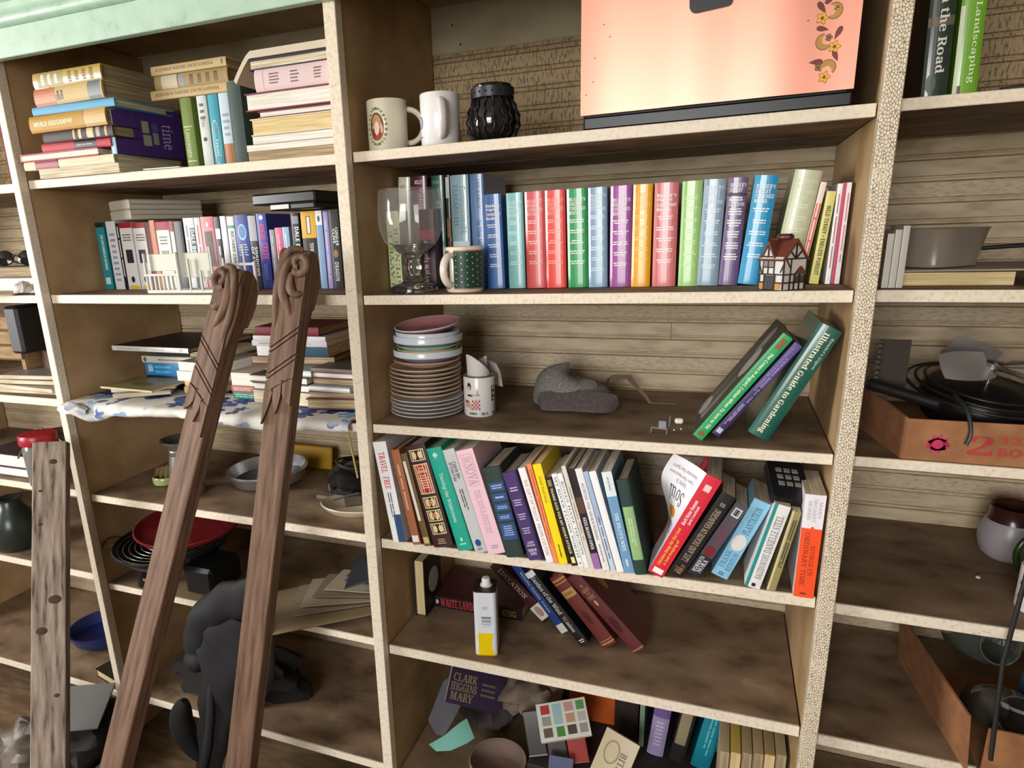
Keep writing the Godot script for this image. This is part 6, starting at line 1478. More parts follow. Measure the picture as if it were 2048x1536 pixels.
	single("leaflet", "white leaflet lying on the top left shelf before the green book", "paper", boxm(Vector3(0, 0.001, 0), Vector3(0.10, 0.002, 0.05)), mat(0xe4dfdc, 0.6), at(-0.50, 1.6899, -0.040, 4.0))

func left_second() -> void:
	second_row()
	# two white clamshell cases on the first books
	for k in 2:
		var o := thing("video_case", ["lower cream plastic case lying on the paperbacks", "upper cream plastic case lying on the paperbacks"][k], "case", at(-0.770, 1.5885 + k * 0.0265, -0.160, 70.0), "cream cases on the second left shelf")
		var b := MB.new()
		b.box(Vector3(0.105, 0.0128, -0.06), Vector3(0.21, 0.0256, 0.125), 0.003)
		part("case", b.done(), mat(0xc9c1b0, 0.35), o)
		b = MB.new()
		b.box(Vector3(0.105, 0.0128, 0.0032), Vector3(0.20, 0.003, 0.0016))
		part("seam", b.done(), mat(0x9c9484, 0.5), o)
	var oc := thing("video_case", "black plastic case lying askew on the right hand paperbacks", "case", at(-0.360, 1.5885, -0.150, -4.0, 0.6))
	part("case", boxm(Vector3(0.095, 0.028, -0.065), Vector3(0.19, 0.026, 0.13), 0.004), mat(0x1b1b1c, 0.25), oc)
	part("lower_half", boxm(Vector3(0.118, 0.008, -0.062), Vector3(0.135, 0.0145, 0.12), 0.003), mat(0x232325, 0.3), oc)
	part("label", boxm(Vector3(0.085, 0.0085, 0.0008), Vector3(0.055, 0.010, 0.0012)), mat(0xcfccc4, 0.4), oc)
	# white plastic plate rack
	var o := thing("plate_rack", "white plastic dish rack with prongs standing before the paperbacks", "rack", at(-0.640, 1.4015, -0.060, 2.0))
	var w := mat(0xd6d4cb, 0.35)
	for zz in [0.0, -0.055]:
		part("rail", boxm(Vector3(0.145, 0.0045, zz), Vector3(0.29, 0.009, 0.010), 0.002), w, o)
	part("rail", boxm(Vector3(0.05, 0.046, 0.0), Vector3(0.11, 0.006, 0.008), 0.0015), w, o)
	part("rail", boxm(Vector3(0.215, 0.033, -0.055), Vector3(0.15, 0.007, 0.006), 0.0015), w, o)
	part("rail", boxm(Vector3(0.215, 0.066, -0.055), Vector3(0.15, 0.007, 0.006), 0.0015), w, o)
	part("panel", boxm(Vector3(0.045, 0.076, -0.010), Vector3(0.090, 0.042, 0.003), 0.001), mat(0xc3c4b4, 0.4), o)
	part("panel", boxm(Vector3(0.150, 0.068, -0.010), Vector3(0.085, 0.060, 0.003), 0.001), mat(0xc3c4b4, 0.4), o)
	part("post", boxm(Vector3(0.102, 0.050, 0.001), Vector3(0.009, 0.100, 0.009), 0.002), w, o)
	part("post", boxm(Vector3(0.002, 0.050, 0.001), Vector3(0.006, 0.100, 0.008), 0.002), w, o)
	part("post", boxm(Vector3(0.288, 0.036, -0.055), Vector3(0.008, 0.072, 0.008), 0.002), w, o)
	for k in 7:
		part("prong", boxm(Vector3(0.014 + k * 0.0135, 0.022, 0.001), Vector3(0.0055, 0.044, 0.007), 0.0015), w, o)
	for k in 10:
		part("prong", boxm(Vector3(0.120 + k * 0.0175, 0.030 + 0.014 * (k % 3), -0.055 + (0.058 if k % 2 else 0.0)), Vector3(0.0055, 0.052 + 0.028 * (k % 3), 0.006), 0.0015), w, o)

func cloth_mat() -> StandardMaterial3D:
	if mats.has("floral"):
		return mats["floral"]
	var im := Image.create(512, 512, false, Image.FORMAT_RGB8)
	im.fill(col(0xd9d5cc))
	var r := RandomNumberGenerator.new()
	r.seed = 21
	for k in 46:
		var c := Vector2(r.randf() * 512.0, r.randf() * 512.0)
		var kind := k % 3
		var cc: Color = [col(0x1f2a66), col(0x3a529c), col(0x6f9ccc)][kind]
		var R := r.randf_range(22.0, 46.0)
		var pet := r.randi_range(1, 5)
		var ph := r.randf() * TAU
		for y in range(-60, 61):
			for x in range(-60, 61):
				var d := Vector2(x, y)
				var rad := R * (0.72 + 0.28 * cos(pet * d.angle() + ph))
				if d.length() < rad:
					var shade := cc.lerp(col(0x1c2250), 0.5) if absf(sin(d.angle() * pet * 1.5 + ph)) < 0.12 else cc
					im.set_pixel(posmod(int(c.x) + x, 512), posmod(int(c.y) + y, 512), shade)
	var m := StandardMaterial3D.new()
	m.albedo_texture = ImageTexture.create_from_image(im)
	m.uv1_triplanar = true
	m.uv1_scale = Vector3(2.5, 2.5, 2.5)
	m.roughness = 0.75
	mats["floral"] = m
	return m

func left_cloth() -> void:
	# printed cloth laid over the third shelf, its front edge tucked down
	var o := thing("shelf_cloth", "white cloth printed with blue flowers draped over the third left shelf", "cloth", at(0, 0, 0))
	var rows := []
	var prof := [[-0.40, 1.1105], [-0.25, 1.1120], [-0.12, 1.1125], [-0.05, 1.1130], [-0.015, 1.1128], [-0.004, 1.110], [0.001, 1.103], [0.002, 1.095], [0.0, 1.088], [-0.008, 1.084]]
	for p in prof.size():
		var row := []
		for i in 61:
			var u := i / 60.0
			var x := lerpf(-0.940, -0.050, u)
			var wv := 0.0035 * sin(u * 41.0) + 0.003 * sin(u * 97.0 + 1.0) + 0.002 * sin(u * 23.0 + p)
			var k := smoothstep(3.0, 9.0, float(p))
			var y: float = prof[p][1] + maxf(0.0, wv) * (0.4 if p < 4 else 0.7) - k * 0.006 * sin(u * 11.0)
			var z: float = prof[p][0] + wv * k * 1.2 + (0.010 * k if u < 0.15 else 0.0)
			if u < 0.16 and p > 4:
				y -= 0.020 * k * (1.0 - absf(u - 0.09) / 0.09)
			row.append(Vector3(x, y, z))
		rows.append(row)
	var b := MB.new()
	rows.reverse()
	b.sheet(rows)
	part("top_cloth", b.done(), cloth_mat(), o)
	# bunched end sticking out by the left stile
	b = MB.new()
	rows = []
	for i in 9:
		var u := i / 8.0
		var row := []
		for k in 13:
			var a := lerpf(-0.3, PI + 0.5, k / 12.0)
			var r := (0.010 + 0.012 * sin(PI * u)) * (1.0 + 0.2 * sin(k * 1.9 + i))
			row.append(Vector3(lerpf(-0.938, -0.85, u), 1.100 - 0.010 * u + r * sin(a), 0.010 + r * cos(a) * 0.9 + 0.012 * (1.0 - u)))
		rows.append(row)
	b.sheet(rows)
	part("bunched_end", b.done(), cloth_mat(), o)
	var y := 1.1178
	var g := "books heaped on the flowered cloth"
	# papers and a thin book at the left front
	lie("booklet", "lowest brownish folded papers at the left of the flowered cloth", -0.815, y, -0.045, 0.150, 0.012, 0.115, 33.0, 0xa8957c, "p", [], g, 0, "fore")
	lie("booklet", "white edged leaflet pile over the brownish papers on the cloth", -0.835, y + 0.0126, -0.060, 0.170, 0.013, 0.12, 30.0, 0xb7a58a, "p", [], g, 1, "fore")
	lie("booklet", "thin olive brown booklet topmost of the papers on the cloth", -0.860, y + 0.0262, -0.050, 0.185, 0.005, 0.13, 0.0, 0x847850, "p", [["E", 0.3, 0.3, 0.6, 0.7, 0x5d5638, "r"], ["B", 0.0, 0.0, 1.0, 1.0, 0xb9b07c]], g, 3, "spine", -1.0)
	# back stack at the left
	lie("book", "navy book with white figures lying lowest of the back stack", -0.850, y, -0.205, 0.165, 0.032, 0.17, 0.0, 0x1c2a48, "p", [["T", "SSI", 0.3, 0.86, 0.8, 0.95, 0, 0xd9dde4, 2]], g)
	lie("book", "blue paperback with white figures over the navy book", -0.850, y + 0.0326, -0.205, 0.180, 0.036, 0.17, 0.0, 0x2383bd, "p", [["T", "0081", 0.3, 0.84, 0.85, 0.94, 0, 0xe4eef4, 2], ["E", 0.2, 0.12, 0.8, 0.3, 0xb9c9d0], ["L", 0.1, 0.35, 0.9, 0.8, 1, 0x5fb2dc, 2], ["B", 0.0, 0.0, 1.0, 0.1, 0x35409c]], g)
	lie("book", "white spined book with dark lettering over the blue paperback", -0.858, y + 0.0692, -0.205, 0.186, 0.020, 0.17, 0.0, 0xc9c8ba, "h", [["T", "Medical and Health Encyclopedia", 0.35, 0.04, 0.65, 0.66, 1, 0x3a3d3a, 2], ["E", 0.15, 0.9, 0.85, 0.97, 0x4f6f62]], g)
	lie("book", "dark green book behind the white page blocks on the cloth", -0.672, y + 0.0692, -0.215, 0.120, 0.020, 0.16, 0.0, 0x24392f, "h", [["L", 0.3, 0.2, 0.7, 0.9, 1, 0xa8a878, 1]], g)
	lie("book", "large dark maroon atlas with a white spine, topmost at the back", -0.935, y + 0.1085, -0.175, 0.290, 0.014, 0.27, -1.0, 0x2c1c1d, "h", [["B", 0.0, 0.0, 1.0, 1.0, 0xdedcd8], ["T", "INTERNATIONAL ATLAS", 0.3, 0.62, 0.7, 0.94, 1, 0x8a8886, 1], ["T", "The Great Earth", 0.3, 0.30, 0.7, 0.48, 1, 0x9a9896, 1], ["T", "3", 0.2, 0.07, 0.8, 0.11, 0, 0x55524f, 1]], g, 2)
	lie("book", "cream block of papers under the maroon atlas", -0.69, y + 0.0896, -0.22, 0.12, 0.018, 0.15, 0.0, 0xb9a27c, "p", [], g, 0, "fore")
	# white page blocks left of the first carved post
	lie("book", "lower tan spined book under the white page blocks", -0.660, y, -0.150, 0.110, 0.018, 0.14, 0.0, 0xc9a86a, "h", [["B", 0.0, 0.0, 1.0, 0.45, 0x4f6a7c], ["T", "R", 0.25, 0.66, 0.75, 0.74, 0, 0x5a3f1c, 3]], g)
	lie("book", "upper tan spined book under the white page blocks", -0.655, y + 0.0186, -0.150, 0.108, 0.016, 0.14, 0.0, 0xcbab70, "h", [["B", 0.0, 0.0, 1.0, 0.3, 0x8a5648], ["T", "R", 0.25, 0.58, 0.75, 0.66, 0, 0x5a3f1c, 3]], g)
	lie("book", "lower white page block beside the first carved post", -0.678, y + 0.0352, -0.148, 0.150, 0.028, 0.16, -4.0, 0xbfb9b2, "p", [], g, 1, "fore")
	lie("book", "upper white page block with a grey top beside the first carved post", -0.668, y + 0.0640, -0.148, 0.155, 0.026, 0.17, -6.0, 0x8d857c, "p", [], g, 1, "fore")
	# between the posts
	lie("book", "teal spined book lowest between the two carved posts", -0.475, y, -0.130, 0.080, 0.018, 0.14, 0.0, 0x2f6f62, "p", [["L", 0.2, 0.1, 0.8, 0.9, 1, 0x9cc4b6, 2]], g)
	lie("book", "brick red spined book over the teal one between the posts", -0.478, y + 0.0186, -0.130, 0.082, 0.016, 0.14, 0.0, 0xa8625a, "p", [["L", 0.2, 0.1, 0.8, 0.9, 1, 0xe4c4bc, 2]], g)
	lie("book", "cream page block over the brick red book between the posts", -0.480, y + 0.0352, -0.135, 0.085, 0.034, 0.15, 0.0, 0xd2c2b0, "p", [], g, 1, "fore")
	lie("book", "thick buff page block under the brown books between the posts", -0.392, y, -0.110, 0.190, 0.034, 0.13, -3.0, 0xc3a884, "p", [], g, 0, "fore")
	lie("book", "lower brown edged white paged book between the posts", -0.388, y + 0.0346, -0.105, 0.180, 0.020, 0.14, -2.0, 0x4a3028, "h", [], g, 1, "fore")
	lie("book", "upper brown edged white paged book between the posts", -0.394, y + 0.0552, -0.105, 0.180, 0.019, 0.14, -3.0, 0x50342a, "h", [], g, 1, "fore")
	lie("book", "small pale grey edged book over the brown ones", -0.345, y + 0.0748, -0.108, 0.140, 0.016, 0.13, -2.0, 0x8fa0a4, "h", [], g, 1, "fore")
	lie("book", "long maroon bound book slanting between the posts", -0.420, y + 0.0914, -0.150, 0.240, 0.022, 0.15, 7.0, 0x5c1a24, "h", [], g, 2, "fore")
	lie("book", "green and blue jacketed book between the posts", -0.400, y + 0.1140, -0.155, 0.210, 0.026, 0.15, 3.0, 0x24465c, "p", [["B", 0.0, 0.45, 1.0, 0.78, 0x4d6444], ["B", 0.0, 0.78, 1.0, 1.0, 0xdfdcd8]], g)
	lie("book", "lower white magazine under the crimson book", -0.410, y + 0.1406, -0.150, 0.220, 0.014, 0.16, 3.0, 0xc4c0c0, "p", [["L", 0.3, 0.2, 0.7, 0.9, 1, 0x8a8688, 1]], g, 1)
	lie("book", "upper white magazine with dark title under the crimson book", -0.405, y + 0.1552, -0.150, 0.215, 0.012, 0.16, 2.0, 0xcbc8c8, "p", [["T", "TOTAL EXERCISE", 0.3, 0.24, 0.75, 0.62, 1, 0x55504f, 2]], g, 1)
	lie("book", "crimson cloth book topmost between the posts", -0.400, y + 0.1678, -0.155, 0.190, 0.022, 0.16, 2.0, 0x6f1526, "h", [], g, 2)
	# right of the second post
	lie("book", "brown bound book slanting lowest at the right end of the cloth", -0.212, y, -0.080, 0.160, 0.026, 0.14, 10.0, 0x4f3a2c, "h", [], g, 2, "fore")
	lie("book", "red brown edged book over the slanting brown one", -0.205, y + 0.0266, -0.085, 0.150, 0.018, 0.14, 8.0, 0x6a2a26, "h", [], g, 2, "fore")
	lie("book", "white edged book with pale blue corner at the right end of the cloth", -0.208, y + 0.0452, -0.090, 0.120, 0.012, 0.14, -2.0, 0xa9b4b8, "h", [], g, 1, "fore")
	lie("book", "dark grey covered book under the maroon edged one at the right", -0.205, y + 0.0578, -0.110, 0.150, 0.014, 0.15, 0.0, 0x3d3a38, "p", [], g, 2, "fore")
	lie("book", "maroon covered white paged book at the right end of the cloth", -0.208, y + 0.0724, -0.110, 0.155, 0.016, 0.16, -1.0, 0x6a2030, "h", [], g, 1, "fore")
	lie("book", "wide grey book tilted on top of the right end pile", -0.205, y + 0.0890, -0.105, 0.165, 0.010, 0.22, -3.0, 0x6f6459, "h", [["B", 0.0, 0.0, 1.0, 1.0, 0x5c534a, "r"]], g, 2)

func horn(b: MB, pts: Array, rad: Array, seg := 8, flat := 1.0, side := Vector3(0, 0, 1), rough := 0.0) -> void:
	# tapering bar through points, flattened along side
	var rows := []
	var m := pts.size()
	for i in m:
		var a: Vector3 = pts[maxi(i - 1, 0)]
		var c: Vector3 = pts[mini(i + 1, m - 1)]
		var t := (c - a).normalized()
		var y := (side - t * side.dot(t)).normalized()
		var x := y.cross(t)
		var row := []
		for k in seg + 1:
			var g := TAU * k / seg
			var rr: float = rad[i] * (1.0 + rough * (sin(i * 1.3 + g * 2.0) + 0.7 * sin(i * 0.7 - g * 3.0)))
			row.append(pts[i] + x * cos(g) * rr + y * sin(g) * rr * flat)
		rows.append(row)
	b.sheet(rows, true)
	for e in [0, m - 1]:
		for k in seg:
			if e == 0:
				b.tri(pts[0], rows[0][k + 1], rows[0][k])
			else:
				b.tri(pts[e], rows[e][k], rows[e][k + 1])

func smooth_path(pts: Array, n: int) -> Array:
	var c := Curve3D.new()
	for i in pts.size():
		var t := Vector3.ZERO
		if i > 0 and i < pts.size() - 1:
			t = (pts[i + 1] - pts[i - 1]) / 6.0
		c.add_point(pts[i], -t, t)
	var out := []
	var L := c.get_baked_length()
	for i in n + 1:
		out.append(c.sample_baked(L * i / n, true))
	return out

func left_pans() -> void:
	var y := 0.8280
	# glass and steel pitcher with a black handle
	var o := thing("pitcher", "clear coffee pitcher with a steel rim and black handle", "pitcher", at(-0.672, y, -0.118).scaled_local(Vector3(1.14, 1.14, 1.14)))
	var b := MB.new()
	b.lathe([Vector2(0, 0.0), Vector2(0.040, 0.0), Vector2(0.043, 0.006), Vector2(0.041, 0.04), Vector2(0.034, 0.085), Vector2(0.0305, 0.108)], 32)
	part("body", b.done(), mat(0xb4b0a6, 0.22, 0.75), o)
	b = MB.new()
	b.lathe([Vector2(0.0312, 0.106), Vector2(0.0320, 0.118), Vector2(0.0306, 0.120), Vector2(0.036, 0.131), Vector2(0.047, 0.142), Vector2(0.048, 0.145), Vector2(0.045, 0.1445), Vector2(0.034, 0.131), Vector2(0.028, 0.119), Vector2(0.028, 0.02)], 32)
	part("rim", b.done(), mat(0xa9a8a4, 0.2, 0.85), o)
	b = MB.new()
	b.tube(smooth_path([Vector3(0.030, 0.124, 0.018), Vector3(0.050, 0.132, 0.030), Vector3(0.062, 0.112, 0.036), Vector3(0.060, 0.060, 0.034), Vector3(0.050, 0.022, 0.026)], 16), 0.0075, 8, false, 0.7)
	part("handle", b.done(), mat(0x151516, 0.35), o)
	# green pressed-glass ashtray left of the pitcher
	o = thing("ashtray", "pale green cup shaped dish with brown crumbs left of the pitcher", "dish", at(-0.800, y, -0.165))
	b = MB.new()
	b.lathe([Vector2(0, 0.001), Vector2(0.030, 0.0), Vector2(0.036, 0.004), Vector2(0.038, 0.020), Vector2(0.035, 0.026), Vector2(0.030, 0.024), Vector2(0.030, 0.010), Vector2(0, 0.008)], 24)
	part("bowl", b.done(), mat(0x9fa66c, 0.2), o)
	b = MB.new()
	for k in 3:
		horn(b, smooth_path([Vector3(-0.03 + k * 0.02, 0.018, 0.01), Vector3(-0.02 + k * 0.02, 0.040 + 0.006 * k, 0), Vector3(0.0 + k * 0.02, 0.034, -0.01)], 6), [0.004, 0.008, 0.011, 0.012, 0.010, 0.007, 0.003], 7, 0.6)
	part("dried_leaf", b.done(), mat(0x6a5430, 0.8), o)
	# oval aluminium pan
	o = thing("cake_pan", "oval aluminium pan lying tilted behind the carved posts", "pan", at(-0.490, y + 0.014, -0.255, 12.0, 4.0, 5.0))
	b = MB.new()
	b.lathe([Vector2(0, 0.0), Vector2(0.088, 0.0), Vector2(0.093, 0.003), Vector2(0.099, 0.030), Vector2(0.103, 0.031), Vector2(0.104, 0.034), Vector2(0.102, 0.040), Vector2(0.0985, 0.040), Vector2(0.092, 0.006), Vector2(0, 0.003)], 48, Transform3D(), 1.18, 0.92)
	part("pan", b.done(), mat(0xb9bbbd, 0.28, 0.9), o)
	# yellow tray standing behind
	single("yellow_tray", "flat yellow plastic tray behind the aluminium pan", "tray", boxm(Vector3(0, 0.035, 0), Vector3(0.26, 0.07, 0.012), 0.004), mat(0xb98d1f, 0.5), at(-0.50, y, -0.405, 0, 0, -10.0))
	# coiled black cord and electric cooker
	o = thing("waffle_iron", "black electric waffle iron with a coiled cord on its lid", "appliance", at(-0.205, y, -0.285))
	b = MB.new()
	b.lathe([Vector2(0, 0.0), Vector2(0.080, 0.0), Vector2(0.088, 0.006), Vector2(0.088, 0.030), Vector2(0.084, 0.034), Vector2(0.084, 0.050), Vector2(0.070, 0.066), Vector2(0, 0.070)], 32)
	part("shell", b.done(), mat(0x1a1817, 0.3), o)
	for k in 4:
		b = MB.new()
		var pts := []
		for i in 24:
			var a := TAU * i / 24.0
			pts.append(Vector3(cos(a) * (0.045 + 0.006 * k) + 0.004 * sin(k * 2.0), 0.074 + 0.004 * sin(a * 2.0 + k) + 0.0035 * k, sin(a) * (0.036 + 0.005 * k)))
		b.tube(pts, 0.003, 6, true)
		part("cord", b.done(), mat(0x161514, 0.5), o)
	part("handle", boxm(Vector3(0.010, 0.028, 0.096), Vector3(0.060, 0.012, 0.020), 0.003), mat(0x2a2725, 0.4), o)
	part("hinge", boxm(Vector3(-0.040, 0.034, 0.088), Vector3(0.008, 0.024, 0.006), 0.002), mat(0x9a958c, 0.3, 0.8), o)
	part("foot_plate", boxm(Vector3(0.0, 0.006, 0.085), Vector3(0.16, 0.012, 0.030), 0.003), mat(0x6f665a, 0.5), o)
	# shallow white dish with odds and ends
	o = thing("dish", "shallow cream dish holding metal odds and ends", "dish", at(-0.148, y, -0.150))
	b = MB.new()
	b.lathe([Vector2(0, 0.001), Vector2(0.060, 0.0), Vector2(0.068, 0.006), Vector2(0.078, 0.018), Vector2(0.076, 0.021), Vector2(0.066, 0.012), Vector2(0, 0.008)], 32, Transform3D(), 1.15, 0.8)
	part("dish", b.done(), mat(0xcdbfa6, 0.35), o)
	single("tin_box", "small dull metal tin lying in the cream dish", "tin", boxm(Vector3(0, 0.012, 0), Vector3(0.045, 0.024, 0.03), 0.002), mat(0x6a6258, 0.35, 0.5), at(-0.150, y + 0.012, -0.165, 20.0, 8.0))
	single("fork", "bent metal fork lying across the cream dish", "cutlery", boxm(Vector3(0, 0.002, 0), Vector3(0.07, 0.004, 0.006), 0.001), mat(0x9a958c, 0.3, 0.8), at(-0.165, y + 0.034, -0.15, 25.0, 14.0))
	# black knob with a stub of rod
	o = thing("pan_knob", "loose black plastic handle knob on the fourth left shelf", "handle", at(-0.375, y + 0.006, -0.085, 35.0))
	b = MB.new()
	horn(b, [Vector3(-0.024, 0, 0), Vector3(-0.020, 0, 0), Vector3(0.0, 0.001, 0), Vector3(0.016, 0.002, 0), Vector3(0.020, 0.002, 0)], [0.003, 0.0055, 0.0060, 0.005, 0.003], 10, 1.0, Vector3(0, 0, 1))
	part("grip", b.done(), mat(0x1d1b1a, 0.4), o)
	b = MB.new()
	b.tube(smooth_path([Vector3(0.018, 0.002, 0), Vector3(0.026, 0.008, 0.0), Vector3(0.040, 0.004, 0.0)], 6), 0.0016, 6)
	part("rod", b.done(), mat(0x3a3634, 0.4, 0.6), o)
	# yellow stick hanging from the cloth shelf
	b = MB.new()
	b.tube([Vector3(-0.148, 1.082, -0.15), Vector3(-0.137, 0.912, -0.17)], 0.0026, 6)
	single("pencil", "thin pale stick standing up behind the second carved post", "stick", b.done(), mat(0xc9ad6a, 0.6))

func left_grill() -> void:
	var y := 0.5388
	# table-top grill: black bowl and rack under a red rimmed pan
	var o := thing("grill", "round black table grill with a dark red dished lid", "grill", at(-0.757, y + 0.002, -0.112))
	var blk := mat(0x151516, 0.3)
	var b := MB.new()
	b.lathe([Vector2(0.0, 0.060), Vector2(0.075, 0.062), Vector2(0.120, 0.085), Vector2(0.158, 0.120), Vector2(0.166, 0.132), Vector2(0.162, 0.136), Vector2(0.150, 0.122), Vector2(0.110, 0.092), Vector2(0, 0.075)], 48)
	part("bowl", b.done(), blk, o)
	for k in 7:
		b = MB.new()
		var pts := []
		var r := 0.150 - k * 0.016
		for i in 40:
			pts.append(Vector3(cos(TAU * i / 40.0) * r, 0.128, sin(TAU * i / 40.0) * r))
		b.tube(pts, 0.0016, 6, true)
		part("grate_ring", b.done(), mat(0xa8a6a2, 0.25, 0.9), o)
	b = MB.new()
	b.lathe([Vector2(0, 0.0), Vector2(0.130, 0.0), Vector2(0.146, 0.006), Vector2(0.154, 0.016), Vector2(0.156, 0.021), Vector2(0.152, 0.024), Vector2(0.144, 0.016), Vector2(0.128, 0.010), Vector2(0, 0.010)], 48, at(0.030, 0.152, -0.045, 0, -1.0, 3.0))
	part("lid", b.done(), mat(0x7c2226, 0.25), o)
	for a in [20.0, 140.0, 260.0]:
		var d := Vector3(cos(deg_to_rad(a)), 0, sin(deg_to_rad(a)))
		b = MB.new()
		horn(b, [d * 0.090 + Vector3(0, 0.075, 0), d * 0.094 + Vector3(0, 0.035, 0), d * 0.096 + Vector3(0, 0.0, 0)], [0.020, 0.016, 0.018], 8)
		part("leg", b.done(), blk, o)
	b = MB.new()
	b.tube(smooth_path([Vector3(-0.160, 0.128, 0.03), Vector3(-0.185, 0.138, 0.06), Vector3(-0.185, 0.120, 0.09), Vector3(-0.150, 0.128, 0.075)], 10), 0.003, 6)
	part("handle", b.done(), mat(0x4a4644, 0.3, 0.6), o)
	b = MB.new()
	b.box(Vector3(0.16, 0.060, 0.02), Vector3(0.10, 0.085, 0.13), 0.01)
	part("housing", b.done(), blk, o)
	marks(o, [["T", "GG", 0.2, 0.2, 0.8, 0.8, 0, 0xb9b4ae, 2]], {"s": [func(q: Vector2, l: float): return Vector3(-0.03 + q.x, 0.040 + q.y, 0.102 + l), 0.016, 0.014]})
	# heap of papers and cards sliding off the right end
	var g := "papers sliding off the fifth left shelf"
	single("board_sheet", "thin tan cardboard sheet sticking out over the shelf edge", "cardboard", boxm(Vector3(0, 0.002, 0), Vector3(0.34, 0.004, 0.22), 0.0008), mat(0x857256, 0.8), at(-0.230, y + 0.0165, -0.120, 34.0, 3.5), g)
	for k in 6:
		single("card", ["lowest buff card of the sliding paper heap", "second buff card of the sliding paper heap", "third buff card, turned askew, of the sliding heap", "fourth cream card of the sliding paper heap", "blue grey photo card on the sliding paper heap", "topmost brown card against the stile on the heap"][k], "card", boxm(Vector3(0, 0.0015, 0), Vector3([0.26, 0.24, 0.20, 0.16, 0.085, 0.10][k], 0.003, [0.15, 0.14, 0.12, 0.11, 0.070, 0.08][k]), 0.0006), mat([0x857460, 0x9a8870, 0x7a6954, 0xa3947c, 0x55625e, 0x52443a][k], 0.7), at(-0.200 + 0.012 * k, y + 0.030 + 0.0105 * k, -0.150 - 0.008 * k, 28.0 - 9.0 * k, 4.0 + 0.6 * k, 2.0), g)
	single("folder", "dark slate folder leaning against the stile above the cards", "folder", boxm(Vector3(0, 0.05, 0), Vector3(0.10, 0.004, 0.13), 0.001), mat(0x2c2e34, 0.5), at(-0.110, y + 0.075, -0.17, 15.0, 22.0, 12.0), g)
	# crumpled black rubber waders hanging over the edge
	o = thing("waders", "crumpled black rubber boots hanging over the fifth left shelf", "boots", at(0, 0, 0))
	var rub := mat(0x0c0b0d, 0.75)
	b = MB.new()
	horn(b, smooth_path([Vector3(-0.290, 0.690, 0.045), Vector3(-0.360, 0.650, 0.050), Vector3(-0.440, 0.600, 0.055), Vector3(-0.500, 0.545, 0.06), Vector3(-0.535, 0.490, 0.06), Vector3(-0.562, 0.432, 0.06)], 18), [0.026, 0.034, 0.040, 0.044, 0.047, 0.050, 0.052, 0.053, 0.055, 0.056, 0.056, 0.055, 0.052, 0.050, 0.046, 0.044, 0.040, 0.036, 0.026], 20, 0.55, Vector3(0, 0, 1), 0.09)
	part("upper_boot", b.done(), rub, o)
	b = MB.new()
	horn(b, smooth_path([Vector3(-0.575, 0.435, 0.065), Vector3(-0.545, 0.425, 0.075), Vector3(-0.505, 0.440, 0.080)], 6), [0.018, 0.026, 0.030, 0.030, 0.028, 0.024, 0.014], 12, 0.8)
	part("cuff", b.done(), rub, o)
	b = MB.new()
	horn(b, smooth_path([Vector3(-0.400, 0.585, 0.055), Vector3(-0.420, 0.520, 0.062), Vector3(-0.440, 0.440, 0.07), Vector3(-0.465, 0.350, 0.08), Vector3(-0.490, 0.260, 0.09), Vector3(-0.510, 0.170, 0.10), Vector3(-0.530, 0.090, 0.11), Vector3(-0.540, 0.010, 0.12)], 24), [0.04, 0.06, 0.072, 0.080, 0.084, 0.086, 0.085, 0.082, 0.078, 0.074, 0.069, 0.064, 0.060, 0.056, 0.052, 0.050, 0.048, 0.046, 0.044, 0.042, 0.040, 0.036, 0.032, 0.028, 0.020], 22, 0.42, Vector3(0, 0, 1), 0.10)
	part("leg", b.done(), mat(0x0e0c0f, 0.8), o)
	b = MB.new()
	horn(b, smooth_path([Vector3(-0.345, 0.560, 0.045), Vector3(-0.335, 0.480, 0.055), Vector3(-0.345, 0.400, 0.062), Vector3(-0.390, 0.330, 0.07)], 12), [0.03, 0.042, 0.046, 0.047, 0.046, 0.044, 0.042, 0.040, 0.038, 0.034, 0.030, 0.024, 0.012], 16, 0.4, Vector3(0, 0, 1), 0.09)
	part("strap", b.done(), mat(0x100d11, 0.8), o)
	b = MB.new()
	horn(b, smooth_path([Vector3(-0.470, 0.400, 0.105), Vector3(-0.480, 0.300, 0.115), Vector3(-0.500, 0.200, 0.125), Vector3(-0.530, 0.090, 0.14)], 12), [0.004, 0.009, 0.011, 0.012, 0.012, 0.012, 0.012, 0.013, 0.013, 0.013, 0.012, 0.010, 0.006], 8, 0.7)
	part("fold", b.done(), mat(0x1d1e1f, 0.65), o)
	b = MB.new()
	horn(b, smooth_path([Vector3(-0.590, 0.300, 0.09), Vector3(-0.610, 0.240, 0.095), Vector3(-0.590, 0.170, 0.10), Vector3(-0.550, 0.130, 0.11)], 10), [0.012, 0.022, 0.030, 0.034, 0.037, 0.038, 0.036, 0.032, 0.026, 0.018, 0.010], 10, 0.8)
	part("toe", b.done(), rub, o)
	# dark crates in the lowest compartment
	single("crate", "dark purplish cloth bundle at the back of the lowest left compartment", "bundle", crumple(0.10, 31), mat(0x17120f, 0.95), at(-0.62, 0.207, -0.17, 5.0).scaled_local(Vector3(1.9, 1.0, 1.0)))

